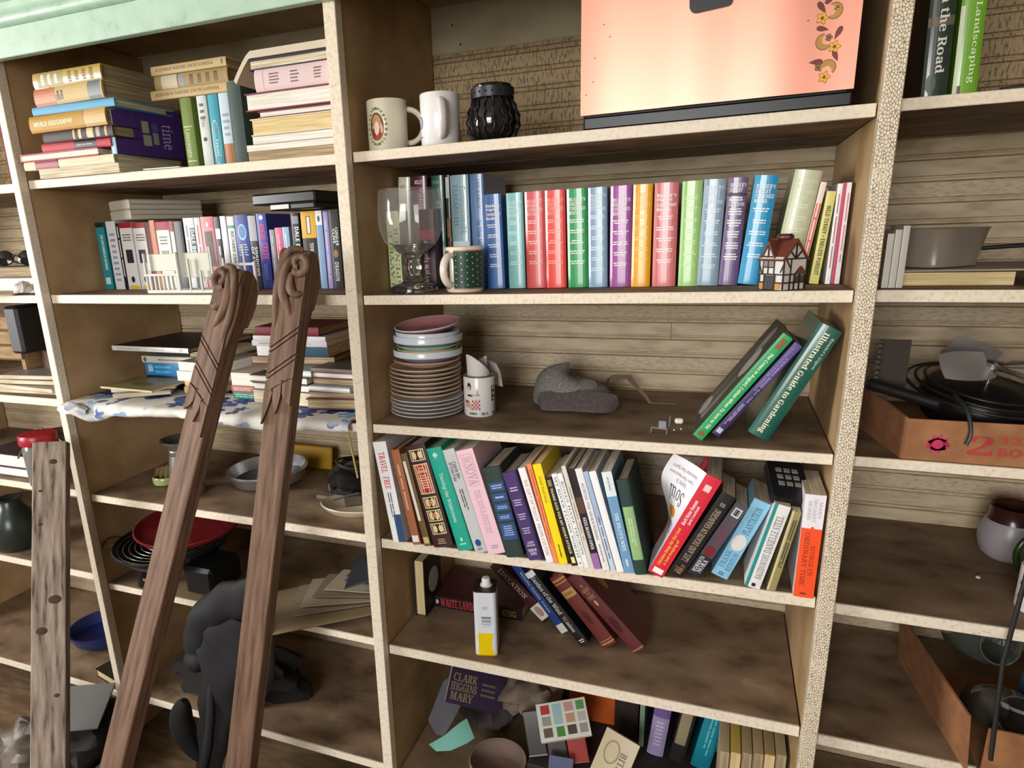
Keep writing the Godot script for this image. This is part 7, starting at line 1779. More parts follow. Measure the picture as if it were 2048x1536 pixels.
func posts() -> void:
	carved_post("carved_post", "brown carved wooden post with a scroll top, leaning at the left", Vector3(-0.252, 1.466, 0.062), Vector3(-0.548, -0.002, 0.548), -2.0, true)
	carved_post("carved_post", "brown carved wooden post with a scroll top, nearer the middle stile", Vector3(-0.094, 1.502, 0.058), Vector3(-0.262, -0.002, 0.378), 8.0, false)
	# rough sawn post
	var top := Vector3(-0.958, 1.010, 0.052)
	var foot := Vector3(-0.752, 0.0, 0.440)
	var o := thing("rough_post", "rough grey sawn timber post leaning at the far left", "post", post_frame(top, foot, 38.0))
	var L := top.distance_to(foot)
	var t := noise_tex("rough_grain", FastNoiseLite.TYPE_SIMPLEX, 0.012, [[0.12, 0x54463c], [0.3, 0x857366], [0.55, 0x9d8b7d], [0.85, 0xb0a091]], 5)
	part("shaft", boxm(Vector3(0, L / 2.0, 0), Vector3(0.080, L, 0.045), 0.002), noisy("rough_timber", t, Vector3(7.0, 0.9, 7.0), 0.9, false), o)
	for p in [[0.01, 0.95, 0.010], [-0.02, 0.80, 0.006], [0.015, 0.62, 0.016], [-0.015, 0.55, 0.014], [0.02, 0.40, 0.007], [0.012, 0.22, 0.006], [-0.02, 0.88, 0.005], [-0.02, 0.14, 0.005]]:
		var b := MB.new()
		b.lathe([Vector2(0, 0.0), Vector2(p[2], 0.0), Vector2(p[2] * 0.9, 0.0004), Vector2(0, 0.0006)], 14, Transform3D(Basis(Vector3.RIGHT, PI / 2), Vector3(p[0], L * p[1], 0.0225)), 1.0, 0.7)
		part("knot", b.done(), mat(0x4a3a30, 0.9), o)

func post_frame(top: Vector3, foot: Vector3, yaw: float) -> Transform3D:
	var y := (top - foot).normalized()
	var zf := Vector3(sin(deg_to_rad(yaw)), 0, cos(deg_to_rad(yaw)))
	var x := y.cross(zf).normalized()
	var z := x.cross(y).normalized()
	return Transform3D(Basis(x, y, z), foot)

func carved_post(called: String, label: String, top: Vector3, foot: Vector3, yaw: float, mirror: bool) -> void:
	var o := thing(called, label, "post", post_frame(top, foot, yaw), "carved posts leaning on the bookcase")
	var L := top.distance_to(foot)
	var W := 0.060
	var t := noise_tex("walnut", FastNoiseLite.TYPE_SIMPLEX, 0.010, [[0.1, 0x4b3527], [0.35, 0x664a37], [0.6, 0x735642], [0.9, 0x80634d]], 5)
	var wood := noisy("post_wood", t, Vector3(9.0, 0.8, 9.0), 0.68, false)
	var s := -1.0 if mirror else 1.0
	# shaft, with a thicker head block
	part("shaft", boxm(Vector3(0, (L - 0.02) / 2.0, -0.004), Vector3(W, L - 0.02, 0.040), 0.0025), wood, o)
	var hb := MB.new()
	var hp := PackedVector2Array([Vector2(0.020, -0.145), Vector2(0.022, -0.030)])
	for a in arc_pts(Vector2(0.0, -0.022), 0.022, 0, 90, 6):
		hp.append(a)
	hp.append_array([Vector2(-0.018, -0.004), Vector2(-0.034, -0.016), Vector2(-0.046, -0.038), Vector2(-0.050, -0.066), Vector2(-0.047, -0.092), Vector2(-0.040, -0.118), Vector2(-0.030, -0.122), Vector2(-0.026, -0.145)])
	# profile (depth, height) run across the width
	hb.prism(hp, -W / 2.0 - 0.001, W / 2.0 + 0.001, Transform3D(Basis(Vector3(0, 0, 1), Vector3(0, 1, 0), Vector3(-1, 0, 0)), Vector3(0, L, 0)))
	part("head", hb.done(), wood, o)
	# front facing, cut by two pairs of slanting grooves, ending in pointed leaves
	var v := func(u: float, d: float) -> Vector2: return Vector2(s * u * W / 2.0, L - d)
	var zf := 0.0165
	var pieces := [
		[[-1.0, 0.100], [-1.0, 0.208], [1.0, 0.156], [1.0, 0.100]],
		[[-1.0, 0.2115], [-1.0, 0.2185], [1.0, 0.1665], [1.0, 0.1595]],
		[[-1.0, 0.222], [-1.0, 0.263], [1.0, 0.211], [1.0, 0.170]],
		[[-1.0, 0.2665], [-1.0, 0.2735], [1.0, 0.2215], [1.0, 0.2145]],
		[[-1.0, 0.277], [-1.0, 0.300], [-0.55, 0.295], [-0.2, 0.284], [0.15, 0.278], [0.55, 0.268], [1.0, 0.262], [1.0, 0.225]],
	]
	for p in pieces:
		var poly := PackedVector2Array()
		for q in p:
			poly.append(v.call(q[0], q[1]))
		var b := MB.new()
		b.prism(poly, zf - 0.001, zf + 0.0075)
		part("face_panel", b.done(), wood, o)
	for p in [[[-1.0, 0.301], [-1.0, 0.370], [-0.80, 0.352], [-0.55, 0.325], [-0.38, 0.300], [-0.45, 0.2945]], [[-0.36, 0.291], [-0.33, 0.312], [-0.05, 0.343], [0.10, 0.330], [0.24, 0.305], [0.22, 0.278]], [[0.28, 0.277], [0.34, 0.298], [0.60, 0.312], [1.0, 0.322], [1.0, 0.263]]]:
		var poly := PackedVector2Array()
		for q in p:
			poly.append(v.call(q[0], q[1]))
		var b := MB.new()
		b.prism(poly, zf - 0.001, zf + 0.0090)
		part("pointed_leaf", b.done(), wood, o)
	for p in [[-0.42, 0.291], [0.24, 0.272]]:
		var b := MB.new()
		var q: Vector2 = v.call(p[0], p[1])
		b.lathe([Vector2(0, 0.0), Vector2(0.0024, 0.0), Vector2(0.0022, 0.0008), Vector2(0, 0.0009)], 10, Transform3D(Basis(Vector3.RIGHT, PI / 2), Vector3(q.x, q.y, zf + 0.0076)))
		part("drilled_hole", b.done(), mat(0x2a1a10, 0.9), o)
	# carved acanthus: volute and curling lobes
	var lob := func(pts: Array, r0: float, r1: float, flat := 0.8) -> void:
		var path := []
		for q in pts:
			var p2: Vector2 = v.call(q[0], q[1])
			path.append(Vector3(p2.x, p2.y, q[2]))
		var sp := smooth_path(path, 18)
		var rad := []
		for i in 19:
			var u := i / 18.0
			rad.append(maxf(0.0012, 1.35 * lerpf(r0, r1, u) * pow(sin(PI * clampf(u * 0.93 + 0.05, 0.0, 1.0)), 0.5)))
		var b := MB.new()
		horn(b, sp, rad, 10, flat)
		part("carved_leaf", b.done(), wood, o)
	var spiral := MB.new()
	var sp := []
	var rd := []
	for i in 31:
		var u := i / 30.0
		var a := lerpf(-2.2, 4.6, u) * s
		var r := lerpf(0.021, 0.0075, u)
		var c: Vector2 = v.call(0.55, 0.030)
		sp.append(Vector3(c.x + s * r * cos(a * s), c.y + r * sin(a * s), 0.022 + 0.004 * u))
		rd.append(lerpf(0.0090, 0.0055, u))
	horn(spiral, sp, rd, 10, 0.9)
	part("volute", spiral.done(), wood, o)
	lob.call([[0.60, 0.002, 0.016], [-0.2, 0.004, 0.022], [-0.72, 0.040, 0.024], [-0.90, 0.105, 0.022], [-0.80, 0.150, 0.021], [-0.95, 0.195, 0.019]], 0.009, 0.005)
	lob.call([[0.1, 0.016, 0.022], [-0.40, 0.045, 0.026], [-0.42, 0.090, 0.026], [-0.02, 0.118, 0.024], [0.32, 0.140, 0.020]], 0.009, 0.008)
	lob.call([[0.0, 0.050, 0.024], [0.05, 0.078, 0.026], [0.45, 0.092, 0.025], [0.98, 0.088, 0.021]], 0.008, 0.007)
	lob.call([[-0.55, 0.012, 0.018], [-0.98, 0.050, 0.014], [-1.0, 0.110, 0.012], [-0.95, 0.175, 0.015]], 0.007, 0.005)

# ---------------------------------------------------------------- right bay, seen in part
func far_right() -> void:
	var g := "garden books on the top right shelf"
	stand("book", "worn dark green hardcover with white title on the top right shelf", 0.988, 1.6976, -0.035, 0.033, 0.215, 2.0, 0.16, 0x22332b, "j", [["T", "Back in the Road", 0.42, 0.14, 0.78, 0.92, 1, 0xe6e4dc, 3], ["B", 0.0, 0.44, 1.0, 0.50, 0x6a5f4a], ["E", 0.1, 0.02, 0.5, 0.14, 0x4f5c50]], g)
	stand("book", "bright green hardcover titled Home Landscaping in a torn jacket", 1.0275, 1.6976, -0.035, 0.031, 0.215, 2.0, 0.17, 0x6da324, "j", [["T", "Home Landscaping", 0.5, 0.06, 0.8, 0.82, 1, 0xeff4e0, 1], ["B", 0.0, 0.0, 0.16, 0.55, 0xcfd8bc], ["B", 0.0, 0.0, 0.3, 0.05, 0x54202c]], g)
	single("slate_tablet", "flat dark board lying at the back of the top right shelf", "board", boxm(Vector3(0, 0.005, 0), Vector3(0.26, 0.010, 0.20), 0.002), mat(0x33302e, 0.6), at(1.24, 1.7055, -0.17, -6.0, 3.0))
	# second shelf
	for k in 3:
		stand("booklet", ["white upright booklet nearest the right stile's side", "middle of the three white upright booklets", "third white upright booklet beside the plastic tub"][k], 0.9745 + 0.0105 * k, 1.4095, -0.062, 0.0095, 0.088 + 0.006 * k, 0.0, 0.10, 0xcbc5b8, "p", [], "white booklets on the second right shelf", 1)
	lie("book", "thick yellowed pad under the plastic tub", 1.012, 1.4100, -0.095, 0.155, 0.022, 0.16, 0.0, 0xb08a4a, "p", [], "", 3, "fore")
	single("paper_sheet", "loose grey papers spread over the yellowed pad", "paper", boxm(Vector3(0, 0.0015, 0), Vector3(0.30, 0.003, 0.20), 0.0005), mat(0xa59a88, 0.8), at(1.150, 1.4335, -0.20, 4.0))
	var o := thing("plastic_tub", "upturned translucent grey plastic tub on the yellowed pad", "tub", at(1.066, 1.4385, -0.190, 42.0))
	var b := MB.new()
	var lo := [0.052, 0.048]
	var rows := []
	for e in [[0.0, 0.060, 0.058], [0.004, 0.058, 0.056], [0.060, 0.068, 0.066], [0.064, 0.070, 0.068], [0.064, 0.067, 0.065], [0.006, 0.055, 0.053]]:
		var row := []
		for i in 41:
			var a := TAU * i / 40.0
			var q := Vector2(cos(a), sin(a))
			var k := 1.0 / pow(pow(absf(q.x), 5.0) + pow(absf(q.y), 5.0), 0.2)
			row.append(Vector3(q.x * k * e[1], e[0], -q.y * k * e[2]))
		rows.append(row)
	b.sheet(rows, true, 50.0)
	part("tub", b.done(), mat(0x857a6e, 0.3), o)
	part("floor", boxm(Vector3(0, 0.004, 0), Vector3(0.10, 0.004, 0.096)), mat(0x968c80, 0.3), o)
	b = MB.new()
	b.tube([Vector3(1.130, 1.462, -0.26), Vector3(1.40, 1.478, -0.24)], 0.004, 8)
	single("black_rod", "thin black rod lying across the papers behind the tub", "rod", b.done(), mat(0x1a1817, 0.4))
	# third shelf: carton with a fan in it
	o = thing("carton", "open brown cardboard carton with red print holding a fan", "carton", at(1.035, 1.1210, -0.035))
	var card := noisy("cardboard", noise_tex("cardboard", FastNoiseLite.TYPE_SIMPLEX, 0.02, [[0.2, 0x8f5f3c], [0.8, 0xa06f48]], 4, 256), Vector3(3, 3, 3), 0.85, false)
	part("front_side", boxm(Vector3(0.16, 0.036, 0), Vector3(0.32, 0.072, 0.004)), card, o)
	b = MB.new()
	b.prism(PackedVector2Array([Vector2(0.0, 0.0), Vector2(0.30, 0.0), Vector2(0.30, 0.092), Vector2(0.0, 0.074)]), -0.002, 0.002, Transform3D(Basis(Vector3.UP, PI / 2 + 0.18), Vector3(-0.001, 0, 0)))
	part("left_side", b.done(), card, o)
	part("right_side", boxm(Vector3(0.322, 0.040, -0.15), Vector3(0.004, 0.080, 0.30)), card, o)
	part("bottom", boxm(Vector3(0.16, 0.002, -0.15), Vector3(0.32, 0.004, 0.30)), card, o)
	var front := func(q: Vector2, l: float) -> Vector3: return Vector3(q.x, q.y, 0.002 + l)
	var red := 0xb03a34
	marks(o, [["T", "2", 0.36, 0.22, 0.50, 0.68, 0, red, 3], ["T", "12/12", 0.53, 0.50, 0.80, 0.70, 0, red, 3], ["T", "BOTT", 0.53, 0.22, 0.78, 0.42, 0, red, 2], ["E", 0.13, 0.26, 0.26, 0.56, 0xc02a58]], {"s": [front, 0.25, 0.072]})
	for k in 9:
		b = MB.new()
		var a := TAU * k / 9.0
		var c := Vector2(0.048, 0.030)
		var q := c + Vector2(cos(a), sin(a)) * 0.019
		var w := Vector2(-sin(a), cos(a)) * 0.006
		var p := c + Vector2(cos(a), sin(a)) * 0.008
		b.tri(Vector3(p.x - w.x, p.y - w.y, 0.0024), Vector3(q.x, q.y, 0.0024), Vector3(p.x + w.x, p.y + w.y, 0.0024)) if (q - (p - w)).cross(w) > 0.0 else b.tri(Vector3(p.x + w.x, p.y + w.y, 0.0024), Vector3(q.x, q.y, 0.0024), Vector3(p.x - w.x, p.y - w.y, 0.0024))
		part("printed_leaf", b.done(), mat(0xc02a58, 0.6), o)
	o = thing("fan", "dismantled electric fan with steel blades lying in the carton", "fan", at(1.185, 1.2120, -0.195, 0, -6.0, 10.0))
	var blk := mat(0x161515, 0.35)
	b = MB.new()
	b.lathe([Vector2(0, -0.058), Vector2(0.085, -0.056), Vector2(0.098, -0.030), Vector2(0.098, -0.008), Vector2(0.090, 0.004), Vector2(0.060, 0.010), Vector2(0.030, 0.014), Vector2(0, 0.016)], 36)
	part("motor_housing", b.done(), blk, o)
	for k in 3:
		b = MB.new()
		var pts := []
		for i in 36:
			pts.append(Vector3(cos(TAU * i / 36.0) * (0.125 - 0.014 * k), 0.004 + 0.006 * k, sin(TAU * i / 36.0) * (0.125 - 0.014 * k)))
		b.tube(pts, 0.0028, 6, true)
		part("guard_ring", b.done(), mat(0x2a2524, 0.35, 0.4), o)
	b = MB.new()
	b.lathe([Vector2(0, 0.014), Vector2(0.005, 0.014), Vector2(0.005, 0.044), Vector2(0.014, 0.046), Vector2(0.014, 0.056), Vector2(0, 0.058)], 14)
	part("hub", b.done(), mat(0xb0aca6, 0.25, 0.9), o)
	for k in 4:
		b = MB.new()
		rows = []
		for i in 9:
			var u := i / 8.0
			var row := []
			for j in 7:
				var w := j / 6.0 - 0.5
				var wid := 0.062 * sqrt(maxf(0.02, sin(PI * clampf(0.15 + u * 0.78, 0.0, 1.0))))
				row.append(Vector3(lerpf(0.010, 0.105, u), 0.050 + w * 0.030 + 0.012 * w * w, w * wid))
			rows.append(row)
		b.sheet(rows)
		var under := []
		for row in rows:
			var r2 := []
			for p in row:
				r2.append(p + Vector3(0, -0.0014, 0))
			r2.reverse()
			under.append(r2)
		b.sheet(under)
		part("blade", b.done(), mat(0xb9b2aa, 0.35, 0.4), o, Transform3D(Basis(Vector3.UP, deg_to_rad(28.0 + 90.0 * k)), Vector3.ZERO))
	b = MB.new()
	b.tube([Vector3(0.993, 1.226, -0.150), Vector3(1.092, 1.206, -0.090)], 0.0105, 12)
	single("black_tube", "short black plastic tube lying over the carton's left edge", "tube", b.done(), mat(0x1b1a1a, 0.4))
	b = MB.new()
	b.tube(smooth_path([Vector3(1.110, 1.225, -0.09), Vector3(1.118, 1.212, -0.045), Vector3(1.122, 1.180, -0.020), Vector3(1.118, 1.158, -0.018)], 12), 0.0045, 8, false, 0.5)
	single("power_cable", "flat black cord hanging over the front of the carton", "cord", b.done(), mat(0x1d201f, 0.45))
	o = thing("wire_spiral", "spiral of pale wire standing at the left of the carton", "spiral", at(1.004, 1.215, -0.160))
	b = MB.new()
	var sp := []
	for i in 120:
		var u := i / 119.0
		sp.append(Vector3(0.006 * cos(u * TAU * 10.0), 0.100 * u - 0.01, 0.006 * sin(u * TAU * 10.0)))
	b.tube(sp, 0.0010, 5)
	part("coil", b.done(), mat(0x9a948a, 0.35, 0.7), o)
	part("cover_board", boxm(Vector3(0.028, 0.040, -0.02), Vector3(0.05, 0.10, 0.003)), mat(0x3a2f26, 0.7), o)
	# fourth shelf
	o = thing("crock", "white stoneware crock with a brown glazed neck", "crock", at(1.318, 0.8290, -0.335).scaled_local(Vector3(0.86, 0.9, 0.86)))
	b = MB.new()
	b.lathe([Vector2(0, 0.0), Vector2(0.042, 0.0), Vector2(0.056, 0.012), Vector2(0.064, 0.040), Vector2(0.062, 0.070), Vector2(0.052, 0.092)], 36)
	part("body", b.done(), mat(0xa9a3a4, 0.3), o)
	b = MB.new()
	b.lathe([Vector2(0.0522, 0.091), Vector2(0.049, 0.100), Vector2(0.047, 0.118), Vector2(0.050, 0.124), Vector2(0.048, 0.127), Vector2(0.042, 0.122), Vector2(0.040, 0.090), Vector2(0, 0.06)], 36)
	part("neck", b.done(), mat(0x3a211a, 0.2), o)
	o = thing("green_jug", "dark green glazed jug with a loop handle beside the crock", "jug", at(1.352, 0.8290, -0.215))
	b = MB.new()
	b.lathe([Vector2(0, 0.0), Vector2(0.036, 0.0), Vector2(0.046, 0.020), Vector2(0.048, 0.050), Vector2(0.036, 0.080), Vector2(0.030, 0.100), Vector2(0.034, 0.110), Vector2(0.029, 0.108), Vector2(0.025, 0.09), Vector2(0, 0.04)], 30)
	part("body", b.done(), mat(0x2a3f1c, 0.2), o)
	b = MB.new()
	b.tube(smooth_path([Vector3(-0.028, 0.094, 0.008), Vector3(-0.058, 0.098, 0.016), Vector3(-0.070, 0.070, 0.020), Vector3(-0.062, 0.040, 0.018), Vector3(-0.044, 0.028, 0.012)], 16), 0.006, 8)
	part("handle", b.done(), mat(0x2a3f1c, 0.2), o)
	o = thing("cup", "white cup with a brown flower pattern at the right edge", "cup", at(1.298, 0.8290, -0.110))
	mug_parts(o, 0.036, 0.085, mat(0xcfcac4, 0.25), 90.0)
	for k in 7:
		marks(o, [["E", 0.1 + 0.12 * k, 0.2 + 0.1 * (k % 3), 0.2 + 0.12 * k, 0.34 + 0.1 * (k % 3), [0x6a4a30, 0x8a6a48, 0x4d3a2c][k % 3]], ["E", 0.12 + 0.11 * k, 0.55 + 0.08 * (k % 2), 0.2 + 0.11 * k, 0.66 + 0.08 * (k % 2), [0x4d5a3a, 0x7c5a3c][k % 2]]], {"s": round_face(0.036, -40.0, 0.07, 0.005, 0.08)})
	b = MB.new()
	b.lathe([Vector2(0, 0), Vector2(0.0035, 0.001), Vector2(0.0045, 0.003), Vector2(0.0035, 0.005), Vector2(0, 0.006)], 10)
	single("moth_ball", "tiny white ball lying alone on the fourth right shelf", "ball", b.done(), mat(0xd9d6d2, 0.6), at(1.235, 0.8288, -0.21))
	# fifth shelf: carton of glass jars, a dark stick leaning in it
	o = thing("carton", "open brown carton full of empty glass jars on the fifth right shelf", "carton", at(1.205, 0.5335, -0.010, 0.0))
	part("front_side", boxm(Vector3(0.17, 0.050, 0), Vector3(0.30, 0.10, 0.004)), card, o)
	part("left_side", boxm(Vector3(0.0, 0.060, -0.17), Vector3(0.004, 0.12, 0.34)), card, o, Transform3D(Basis(Vector3(0, 1, 0), 0.12) * Basis(Vector3(0, 0, 1), 0.10), Vector3.ZERO))
	part("bottom", boxm(Vector3(0.17, 0.002, -0.16), Vector3(0.30, 0.004, 0.31)), card, o)
	marks(o, [["T", "US", 0.72, 0.22, 0.90, 0.40, 2, 0x3a2c22, 2], ["T", "TRS", 0.50, 0.20, 0.68, 0.46, 2, 0x3a2c22, 2]], {"s": [func(q: Vector2, l: float): return Vector3(-0.0024 - l, q.y, q.x - 0.10), 0.10, 0.11]})
	var jar := func(label: String, xf: Transform3D, r: float, h: float, tint: int) -> void:
		var j := thing("glass_jar", label, "jar", xf, "empty jars in the right hand carton")
		var m := MB.new()
		m.lathe([Vector2(0, 0.0), Vector2(r * 0.9, 0.0), Vector2(r, 0.006), Vector2(r, h * 0.75), Vector2(r * 0.82, h * 0.88), Vector2(r * 0.82, h), Vector2(r * 0.76, h), Vector2(r * 0.76, h * 0.88), Vector2(r * 0.93, h * 0.74), Vector2(r * 0.93, 0.008), Vector2(0, 0.006)], 30)
		part("glass", m.done(), glass_mat(tint, 0.25), j)
	jar.call("grey green glass jar lying with its mouth to the room", at(1.262, 0.655, -0.315, 12.0, 0.0, 72.0), 0.046, 0.13, 0x9aa59a)
	jar.call("smoky glass jar lying low at the front of the carton", at(1.262, 0.588, -0.150, 8.0, 0.0, 62.0), 0.044, 0.12, 0x7c7468)
	jar.call("bluish glass jar at the right edge of the carton", at(1.372, 0.580, -0.20, 0.0, 0.0, 20.0), 0.045, 0.13, 0x6f9cb8)
	b = MB.new()
	b.tube([Vector3(1.232, 0.985, -0.010), Vector3(1.219, 0.780, 0.004), Vector3(1.228, 0.585, 0.012)], 0.0038, 8)
	single("dark_stick", "thin dark twisted stick hanging down over the right shelves", "stick", b.done(), mat(0x1f1816, 0.6))

# ---------------------------------------------------------------- far left bay, a sliver beyond the stile
func far_left() -> void:
	stand("book", "dark red book standing on the far left top shelf", -1.075, 1.6862, -0.070, 0.045, 0.190, 0.0, 0.15, 0x6d0f16, "h", [])
	# second shelf: sunglasses on dark wallets and papers
	var o := thing("sunglasses", "dark sunglasses lying on the far left pile", "sunglasses", at(-1.150, 1.4755, -0.095, 25.0))
	for s in [-1.0, 1.0]:
		var b := MB.new()
		b.lathe([Vector2(0, 0), Vector2(0.026, 0), Vector2(0.027, 0.002), Vector2(0.024, 0.004), Vector2(0, 0.006)], 20, Transform3D(Basis(Vector3.RIGHT, PI / 2 - 0.3), Vector3(s * 0.031, 0.022, 0)), 1.0, 0.8)
		part("lens", b.done(), mat(0x141216, 0.1), o)
		b = MB.new()
		b.tube([Vector3(s * 0.057, 0.028, 0), Vector3(s * 0.060, 0.020, -0.06), Vector3(s * 0.056, 0.004, -0.12)], 0.0022, 6)
		part("temple", b.done(), mat(0x2a2024, 0.3), o)
	var br := MB.new()
	br.tube([Vector3(-0.010, 0.026, 0.0), Vector3(0, 0.030, 0.002), Vector3(0.010, 0.026, 0.0)], 0.0025, 6)
	part("bridge", br.done(), mat(0x2a2024, 0.3), o)
	lie("book", "brown leather wallet like book under the sunglasses", -1.235, 1.4465, -0.060, 0.240, 0.028, 0.15, 3.0, 0x4d3a2c, "h", [], "", 2, "fore")
	lie("book", "dark album lying lowest on the far left second shelf", -1.230, 1.4003, -0.060, 0.235, 0.046, 0.17, 0.0, 0x2b2422, "h", [], "", 1, "fore")
	single("tissue", "crumpled white tissue on the far left second shelf", "tissue", crumple(0.022, 3), mat(0xc9c6c4, 0.9), at(-1.060, 1.4190, -0.032))
	single("envelope", "creased buff envelope hanging over the far left shelf edge", "envelope", boxm(Vector3(0, 0.0015, 0), Vector3(0.12, 0.003, 0.08)), mat(0xa99880, 0.8), at(-1.150, 1.4045, -0.030, 20.0, 0.0, 4.0))
	# third shelf: wooden crate front, black box, magazines
	o = thing("wooden_crate", "wooden slatted crate with papers on the far left third shelf", "crate", at(-1.500, 1.1105, -0.130))
	var w := noisy("crate_wood", noise_tex("cratewood", FastNoiseLite.TYPE_SIMPLEX, 0.02, [[0.2, 0x8a6c4a], [0.8, 0xa5855e]], 4, 256), Vector3(2, 9, 2), 0.8, false)
	for k in 3:
		part("slat", boxm(Vector3(0.12, 0.105 + 0.046 * k, 0), Vector3(0.24, 0.038, 0.008), 0.001), w, o)
	part("corner_post", boxm(Vector3(0.232, 0.10, -0.012), Vector3(0.016, 0.20, 0.016)), w, o)
	part("side_board", boxm(Vector3(0.238, 0.10, -0.15), Vector3(0.008, 0.20, 0.28)), w, o)
	single("leather_case", "black leather case beside the wooden crate", "case", boxm(Vector3(0, 0.07, 0), Vector3(0.055, 0.14, 0.16), 0.008), mat(0x211f22, 0.45), at(-1.215, 1.222, -0.165))
	single("brown_box", "reddish brown wooden box under the black case", "box", boxm(Vector3(0, 0.055, 0), Vector3(0.22, 0.11, 0.22), 0.004), mat(0x4f2a18, 0.6), at(-1.130, 1.1104, -0.28))
	for k in 4:
		lie("magazine", ["lowest rumpled magazine on the far left third shelf", "second rumpled magazine on the far left third shelf", "third rumpled magazine on the far left third shelf", "topmost grey magazine on the far left third shelf"][k], -1.30 + 0.01 * k, 1.1104 + 0.0135 * k, -0.050, 0.26, 0.012, 0.13, [3.0, -4.0, 5.0, 8.0][k], [0x9a8c78, 0x7a6c5e, 0x8d8070, 0x85807c][k], "p", [], "magazines on the far left third shelf", 0, "fore")
	# fourth shelf: screw-top jar, books, dark trays
	o = thing("screw_jar", "glass jar with a red lid behind the rough post", "jar", at(-1.142, 0.8345, -0.040).scaled_local(Vector3(1.08, 1.22, 1.08)))
	var b := MB.new()
	b.lathe([Vector2(0, 0), Vector2(0.036, 0.0), Vector2(0.041, 0.006), Vector2(0.043, 0.090), Vector2(0.040, 0.104), Vector2(0.038, 0.108), Vector2(0, 0.108)], 30)
	part("glass", b.done(), mat(0x77716c, 0.15), o)
	b = MB.new()
	b.lathe([Vector2(0, 0.108), Vector2(0.046, 0.108), Vector2(0.0475, 0.111), Vector2(0.0475, 0.128), Vector2(0.045, 0.132), Vector2(0, 0.1325)], 30)
	part("lid", b.done(), mat(0xa3202c, 0.35), o)
	lie("book", "lower white paged book on the far left fourth shelf", -1.43, 0.8345, -0.055, 0.235, 0.030, 0.16, 0.0, 0x4d3a34, "h", [], "", 1, "fore")
	lie("book", "upper white paged book on the far left fourth shelf", -1.44, 0.8651, -0.055, 0.240, 0.042, 0.17, 0.0, 0x3d2c2a, "h", [], "", 1, "fore")
	o = thing("wire_stand", "bent wire stand with a dark tray on the far left books", "stand", at(-1.20, 0.9085, -0.10, 20.0))
	b = MB.new()
	b.tube(smooth_path([Vector3(-0.06, 0.0, 0.05), Vector3(-0.045, 0.055, 0.0), Vector3(-0.02, 0.075, -0.02), Vector3(0.04, 0.03, -0.02), Vector3(0.06, 0.0, 0.02)], 14), 0.003, 6)
	part("wire", b.done(), mat(0x8a857c, 0.3, 0.8), o)
	part("tray", boxm(Vector3(0.02, 0.012, -0.05), Vector3(0.17, 0.016, 0.16), 0.004), mat(0x2c2a2a, 0.5), o)
	b = MB.new()
	b.lathe([Vector2(0, 0), Vector2(0.055, 0.0), Vector2(0.075, 0.02), Vector2(0.08, 0.05), Vector2(0.074, 0.05), Vector2(0.06, 0.02), Vector2(0, 0.012)], 28)
	single("basket", "brown round bowl at the back of the far left fourth shelf", "bowl", b.done(), mat(0x4a3020, 0.8), at(-1.47, 0.8345, -0.34))
	# fifth shelf: dark green jug
	o = thing("stone_jug", "dark green glazed stone jug on the far left fifth shelf", "jug", at(-1.43, 0.5605, -0.10))
	b = MB.new()
	b.lathe([Vector2(0, 0), Vector2(0.060, 0), Vector2(0.070, 0.012), Vector2(0.072, 0.080), Vector2(0.060, 0.120), Vector2(0.040, 0.145), Vector2(0.036, 0.165), Vector2(0.040, 0.172), Vector2(0.032, 0.172), Vector2(0, 0.15)], 30)
	part("body", b.done(), mat(0x26302a, 0.3), o)
	# lowest: blue bowl, book box, papers, bag of odds
	b = MB.new()
	b.lathe([Vector2(0, 0), Vector2(0.06, 0.0), Vector2(0.095, 0.03), Vector2(0.11, 0.07), Vector2(0.104, 0.07), Vector2(0.09, 0.034), Vector2(0, 0.012)], 32)
	single("blue_bowl", "dark blue bowl in the lowest far left compartment", "bowl", b.done(), mat(0x1c2c66, 0.3), at(-1.28, 0.1405, -0.22))
	lie("book", "pale paged book lying in the lowest far left compartment", -1.135, 0.1405, -0.060, 0.14, 0.030, 0.16, -12.0, 0x3a2c24, "h", [["B", 0.0, 0.0, 1.0, 1.0, 0x2c241e, "r"]], "", 3, "fore")
	single("newspaper", "grey newspaper sheets sliding over the lowest far left edge", "newspaper", boxm(Vector3(0, 0.003, 0), Vector3(0.20, 0.006, 0.16), 0.001), mat(0x6f6c69, 0.9), at(-1.010, 0.190, 0.125, 28.0, -2.0, 14.0))
	single("plastic_bag", "crumpled clear and tan bag at the bottom left corner", "bag", crumple(0.085, 5), mat(0x6a5f55, 0.45), at(-1.16, 0.05, 0.16))
	single("crumpled_cloth", "grey crumpled cloth on the floor under the carved posts", "cloth", crumple(0.09, 9), mat(0x3a3839, 0.9), at(-0.80, 0.052, 0.24))
	single("floor_bundle", "dark brown rag bundle on the floor below the bookcase", "rag", crumple(0.12, 12), mat(0x241e1b, 0.9), at(-1.02, 0.066, 0.10))

func crumple(r: float, sd: int) -> ArrayMesh:
	var nz := FastNoiseLite.new()
	nz.seed = sd
	nz.frequency = 1.1
	nz.fractal_octaves = 3
	var rows := []
	for j in 15:
		var v := PI * j / 14.0
		var row := []
		for i in 29:
			var a := TAU * (i % 28) / 28.0
			var d := Vector3(sin(v) * cos(a), -cos(v), -sin(v) * sin(a))
			var k := 1.0 + 0.55 * nz.get_noise_3dv(d * 1.4)
			row.append(Vector3(d.x * r * k * 1.15, maxf(d.y * r * k * 0.8, -r * 0.55), d.z * r * k))
		rows.append(row)
	var b := MB.new()
	b.sheet(rows, true, 60.0)
	return b.done()

